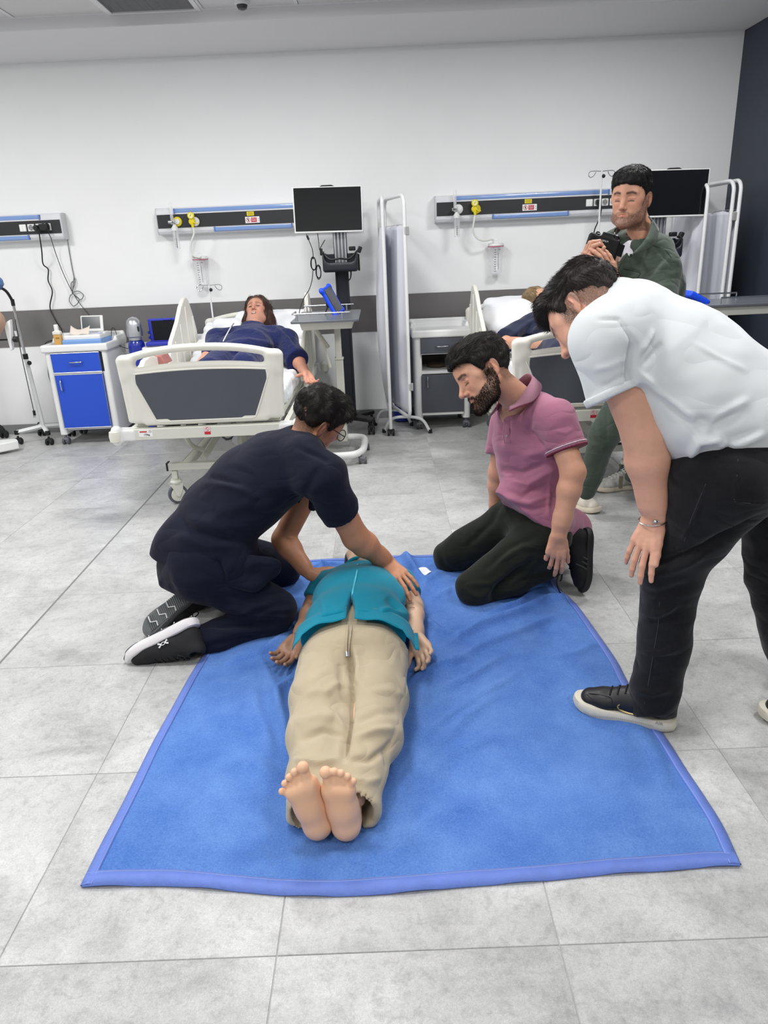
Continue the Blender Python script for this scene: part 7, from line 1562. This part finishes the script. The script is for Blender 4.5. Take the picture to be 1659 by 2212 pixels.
    FL = [([(756, 1400), (758, 1470), (752, 1560), (742, 1640)], -.022, 7), ([(762, 1400), (775, 1440), (770, 1480)], .006, 9), ([(735, 1430), (742, 1490), (750, 1520)], -.007, 7), ([(640, 1560), (690, 1545), (740, 1555)], .006, 9), ([(650, 1600), (700, 1580), (745, 1590)], -.007, 8), ([(700, 1530), (725, 1545), (745, 1570)], .006, 7), ([(640, 1640), (690, 1650), (735, 1640)], .007, 8), ([(760, 1600), (810, 1580), (850, 1575)], .008, 8), ([(755, 1640), (800, 1640), (835, 1615)], -.007, 8), ([(770, 1560), (820, 1540), (860, 1540)], -.005, 9), ([(845, 1600), (835, 1620), (840, 1660)], -.006, 6), ([(760, 1680), (790, 1690), (825, 1680)], .006, 8), ([(650, 1670), (680, 1690), (690, 1720)], -.008, 7), ([(700, 1500), (720, 1480), (745, 1470)], .004, 8), ([(790, 1500), (830, 1490), (870, 1500)], .004, 10), ([(660, 1500), (690, 1490), (720, 1500)], .004, 9)]
    o = cloth('trousers', g, beige, t, (.0035, 8, 24), (1.2, .8, 1), 51, FL)
    # tunic
    g = G(.006)
    g.cap((.150, 1.52, .125), (.148, 1.36, .145), .100, .105, .06, fl=(1, 1.55), n=ly); g.cap((.148, 1.36, .145), (.146, 1.16, .150), .105, .104, .06, fl=(1, 1.52), n=ly); g.cap((.146, 1.16, .150), (.140, 1.04, .150), .106, .108, .06, fl=(1, 1.66), n=ly)
    g.capcut(SL+A_((.03, .01, .01)), EL, .075, .058, SL+.50*(EL-SL), EL-SL, .03); g.capcut(SR+A_((-.03, .01, .01)), ER, .075, .058, SR+.46*(ER-SR), ER-SR, .03)
    g.cap((.16, 1.60, .13), c+A_((0, -.06, -.01)), .05, .05, .006, 's'); g.raw(lambda X, Y, Z: .014-Z+0*X+0*Y, (-3, -3, -1), (3, 3, .06), .008, 'i')
    hp = A_((.14, 1.045, .2)); g.cut(hp, (0, -1, 0), .6, .003)
    # front slit under the zip and hollow under the hem
    g.raw(lambda X, Y, Z: np.maximum(np.maximum(np.abs(X-.135)-.018*np.clip((1.17-Y)/.12, 0, 1), Y-1.17), .18-Z), (0, .9, .15), (.3, 1.2, .35), .003, 's')
    FL = [([(835, 1290), (850, 1305), (862, 1320)], -.008, 8), ([(820, 1320), (840, 1318), (875, 1330)], .008, 6), ([(700, 1300), (705, 1330), (690, 1355)], .005, 10), ([(870, 1260), (872, 1300), (880, 1340)], .006, 8), ([(690, 1290), (720, 1310), (740, 1330)], .003, 12), ([(800, 1250), (830, 1275), (850, 1290)], .003, 12)]
    tn_ = cloth('tunic', g, teal, t, (.0025, 7, 20), (1, 1, 1), 61, FL)
    flap = MB(); n = 16
    for sx, x0, x1 in ((-1, -.062, .122), (1, .150, .360)):
        V = []; F = []
        for i in range(n+1):
            for j in range(7):
                x = x0+(x1-x0)*i/n; uu = (x-.14)/.19; y = 1.075-.075*j/6-(.03 if abs(uu) > .9 and j > 3 else 0)*(j/6); zz = .150+.112*math.sqrt(max(0, 1-min(1, abs(uu)*.93)**2.0))+.004*math.sin(x*60)*j/6-.006*j/6
                V.append((x, y, max(zz, .03)))
        for i in range(n):
            for j in range(6): k = i*7+j; F.append((k, k+1, k+8, k+7))
        fl_ = put('hem_flap', MB().add(V, F), teal, t); sd = fl_.modifiers.new('s', 'SOLIDIFY'); sd.thickness = .002
    sp = snapper(tn_); st_ = snapper(o); zp = [sp(773, 1219), sp(771, 1235), sp(766, 1258), sp(762, 1278), sp(759, 1296)]
    put('zip', MB().tube(bez(zp, 5), .0034, 6), M('zip_light_blue', C(96, 200, 226), .4), t); put('zip_pull', MB().tube([sp(759, 1296, .004), sp(758, 1304, .004)], .004, 6), chrome, t)
    for dx in (0, 8):
        P_ = [sp(757+dx*.6, 1312, -.006), sp(754+dx, 1330, -.004), st_(751+dx, 1356, .004), st_(749+dx*.8, 1385, .004), st_(748+dx*.6, 1408, .004)]
        put('drawstring', MB().tube(bez(P_, 6), .003, 7), beige, t); put('cord_tip', MB().tube([st_(748+dx*.6, 1407, .004), st_(749+dx*.5, 1418, .004)], .0042, 7), alu, t)
    put('collar', MB().tube([A_((.15, 1.585, .15))+A_((.062*math.cos(a), .03*math.sin(a), .055*abs(math.sin(a))**.7-.0)) for a in np.linspace(-.2, PI+.2, 20)], .007, 7), teal, t)
    m = MB(); p = at(890, 1312, z=.095); m.tube([p+A_((a*.01, -.003*abs(a), .001)) for a in (-1, 0, 1)], .0008, 4); rg = at(890, 1362, z=.078)
    m.tube([rg+A_((.006*math.cos(a), .006*math.sin(a), .001)) for a in np.linspace(0, 6.2, 12)[:-1]], .0007, 4, closed=True); put('skin_mark', m, M('mark_brown', C(120, 84, 66), .7), t)
lying()
def in_bed(x0, label, ear, F_, U_, hairc, shape, side, handed):
    t = thing('manikin', label, 'manikin', (x0, 4.1, .7)); sk = lc(196, 142, 120) if shape == 'long' else lc(214, 162, 136); s = .96
    nav = M('royal_navy_gown', C(16, 28, 78) if shape == 'long' else C(20, 30, 62), .8, spec=.3, wr=.5, wrs=12, var=.03, vs=30, bump=.2, bs=500, sheen=.15); 
    nav = nav if shape == 'long' else M('dark_navy_gown', C(20, 30, 62), .78, var=.03, vs=30, bump=.2, bs=500, sheen=.15)
    R = frame(camv(*F_), camv(*U_)); c = at(*ear, y=4.50); neck = c+A_((.0, -.20, -.075)); P = [skinpiece_head(c, R, s, sk, dict(manikin=1, eyes='open', mouth=1, hair=lc(50, 34, 32) if shape == 'long' else lc(110, 90, 70), lip=sk*np.array([.8, .55, .52])), neck, op_jaw=1, h=.0032)]
    l = A_((1, 0, 0)); ch = A_((x0+.05, 4.12, .80)); pl = A_((x0+.0, 3.65, .74))
    if handed:
        S1 = at(615, 738, y=4.05); E1 = at(640, 775, y=3.85); W1 = at(660, 805, y=3.62); E1[2] = min(E1[2], .76); hd = at(674, 832, y=3.5)-W1
        g = G(.0035); arm_prims(g, S1, E1, W1, (.05, .042, .042, .029), f=hd, n=(.2, 0, 1)); hand_prims(g, W1, hd, (.3, -.2, 1), -1, 1.0, curl=(.3, .35, .35, .4), spread=.08, thumb=(.9, .3)); P.append(piece(g, lambda V: hand_paint(V, sk*1.05, 3)))
        S2 = at(470, 735, y=4.05); W2 = at(430, 790, y=3.55); g = G(.004); g.cap(S2, at(450, 770, y=3.8), .05, .042, .02); g.cap(at(450, 770, y=3.8), W2, .04, .03, .02); hand_prims(g, W2, (-.1, -1, -.1), (0, 0, 1), 1, .95); P.append(piece(g, lambda V: hand_paint(V, sk*1.08, 3)))
        g = G(.004); a_ = at(541, 776, y=3.4); g.cap(a_+A_((.0, .25, -.01)), a_, .03, .028, .01); hand_prims(g, a_, (-.1, -1, -.05), (0, 0, -1), 1, .9); P.append(piece(g, lambda V: hand_paint(V, sk, 3)))
    else:
        S2 = A_((x0-.20, 4.1, .83)); W2 = at(1190, 742, y=3.45); g = G(.004); g.cap(S2, A_((x0-.33, 3.85, .76)), .05, .042, .02); g.cap(A_((x0-.33, 3.85, .76)), W2, .042, .03, .02); hand_prims(g, W2, (.6, -.8, 0), (0, 0, -1), 1, .95); P.append(piece(g, lambda V: hand_paint(V, sk, 3)))
    for sx in (-.09, .09):
        g = G(.008); g.cap((x0+sx, 3.3, .74), (x0+sx*1.1, 2.98, .71), .05, .035, .02); g.cap((x0+sx*1.1, 2.96, .70), (x0+sx*1.2, 2.93, .80), .03, .03, .02); P.append(piece(g, lambda V: hand_paint(V, sk, 3)))
    body_mesh(t, P, sk, msk)
    g = G(.008); g.cap(ch, A_((x0+.02, 3.85, .79)), .115, .115, .06, fl=(1, 1.5), n=l); g.cap(A_((x0+.02, 3.85, .79)), pl, .115, .11, .06, fl=(1, 1.5), n=l); g.cap(ch, neck+A_((0, -.04, -.03)), .11, .075, .06, fl=(1, 1.35), n=l)
    if handed: g.cap(ch+A_((.15, .03, .03)), S1, .08, .09, .05); g.capcut(S1, W1, .09, .07, at(644, 786, y=3.78), W1-S1, .03); g.cap(ch+A_((-.15, .03, .03)), S2, .085, .075, .05); g.cap(S2, at(456, 762, y=3.82), .075, .062, .03)
    else: g.capcut(ch+A_((-.14, .03, .03)), A_((x0-.35, 3.85, .77)), .09, .08, A_((x0-.33, 3.86, .77)), (-.6, -1, 0), .04); g.cap(ch+A_((.15, .03, .03)), A_((x0+.3, 3.85, .77)), .085, .07, .04)
    g.raw(lambda X, Y, Z: .655-Z+0*X+0*Y, (-9, -9, 0), (9, 9, .7), .01, 'i')
    FL = [([(490, 745), (540, 738), (590, 745)], .012, 6), ([(500, 715), (550, 712), (600, 722)], .010, 6), ([(590, 700), (620, 730), (640, 760)], .010, 6), ([(500, 765), (550, 762), (590, 765)], -.01, 5), ([(575, 690), (610, 705), (640, 745)], -.012, 5)] if handed else [([(1100, 730), (1140, 700), (1170, 690)], .012, 6), ([(1120, 735), (1160, 715), (1190, 705)], -.012, 5)]
    gw_ = cloth('gown', g, nav, t, (.005, 8, 26), (1, 1, 1), 71 if handed else 73, FL)
    g = G(.009)
    for sx in (-.10, .10): g.cap((x0+sx*.9, 3.62, .74), (x0+sx, 3.3, .75), .098, .085, .04)
    g.raw(lambda X, Y, Z: .652-Z+0*X+0*Y, (-9, -9, 0), (9, 9, .7), .01, 'i'); cloth('trousers', g, nav, t, (.005, 8, 26), (1, 1, 1), 75)
    if handed: put('white_piping', MB().tube(bez([snapper(gw_)(a, b, .002, 4.0) for a, b in ((506, 697), (498, 708), (489, 724), (482, 738))], 5), .0042, 7), plast2, t)
    # hair
    if shape == 'long':
        g = G(.006); g.ell(c+s*(R@A_((-.022, 0, .05))), (.112*s, .102*s, .105*s), R=R); g.ell(c+s*(R@A_((-.03, 0, -.05))), (.078*s, .125*s, .11*s), .04, R=R); g.cap(c+s*(R@A_((-.03, .075, -.03))), c+s*(R@A_((-.03, .115, -.15))), .042, .022, .03); g.cap(c+s*(R@A_((-.03, -.07, -.03))), c+s*(R@A_((-.03, -.095, -.12))), .036, .02, .03)
        g.ell(c+s*(R@A_((.085, 0, -.02))), (.085*s, .064*s, .108*s), .02, 's', R); fcol = lc(74, 50, 44)
    else:
        g = G(.006); g.ell(c+s*(R@A_((-.02, 0, .045))), (.108*s, .094*s, .098*s), R=R); g.ell(c+s*(R@A_((-.03, 0, -.02))), (.07*s, .092*s, .08*s), .03, R=R); g.ell(c+s*(R@A_((.085, 0, -.025))), (.085*s, .066*s, .10*s), .02, 's', R); fcol = lc(150, 128, 96)
    V, F = g.mesh(); N = vnormals(V, F); q = (V-c)@R; V = V+N*(.004*snoise(q, 3, 14, 50, 130, (1, 1.5, .35)))[:, None]; hm = M('wig_'+shape, tuple(fcol)+(1,), .45, var=.3, vs=120, stretch=(3, 3, .6), bump=.5, bs=200)
    fast('hair', V, F, hm, t); rs = np.random.RandomState(2); ok = np.where((q[:, 0] < .06))[0]; idx = rs.choice(ok, 4500); n = N[idx]; fl = np.tile(-R[:, 2], (len(idx), 1))+R[:, 0]*.1; fl = fl-n*(n*fl).sum(1)[:, None]; crown = np.clip((q[idx, 2]-.06)/.06, 0, 1)[:, None]; fl = fl/(np.linalg.norm(fl, axis=1)[:, None]+1e-6)*(1-crown)+crown*(np.cross(n, R[:, 0])*np.sign(q[idx, 1])[:, None]*-1+n*0); fl = fl-n*(n*fl).sum(1)[:, None]; dr = fl+rs.normal(size=n.shape)*.10; dr = dr-n*(n*dr).sum(1)[:, None]+n*.03; dr /= np.linalg.norm(dr, axis=1)[:, None]
    hair_strands('hair_strands', V[idx], dr, n, (.05+.04*rs.rand(len(idx)))[:, None]*(1-.75*crown)*(1 if shape == 'long' else .6), .0011, hm, t, curve=-.05)
    return t
in_bed(-.66, 'dark-haired female patient manikin in navy gown lying in the left bed', (556, 676), (-.12, .34, -.93), (-.05, .93, .35), None, 'long', 0, True)
in_bed(1.45, 'blond patient manikin in dark navy gown lying in the right bed', (1163, 655), (.50, .30, -.80), (-.42, .88, .1), None, 'short', 0, False)
# training pad at the left bed
pd = put('training_pad', MB().prism([tuple(at(325, 768, y=3.55)[[0, 2]]), tuple(at(350, 766, y=3.55)[[0, 2]]), tuple(at(362, 786, y=3.55)[[0, 2]]), tuple(at(332, 790, y=3.55)[[0, 2]])], .16, 'y', 3.52), M('pad_pink', C(168, 110, 104), .6, var=.05, vs=12), None, bev=.008)
tag(pd, 'brownish pink skin training pad inside the left bed, seen through the end board slot', 'pad')
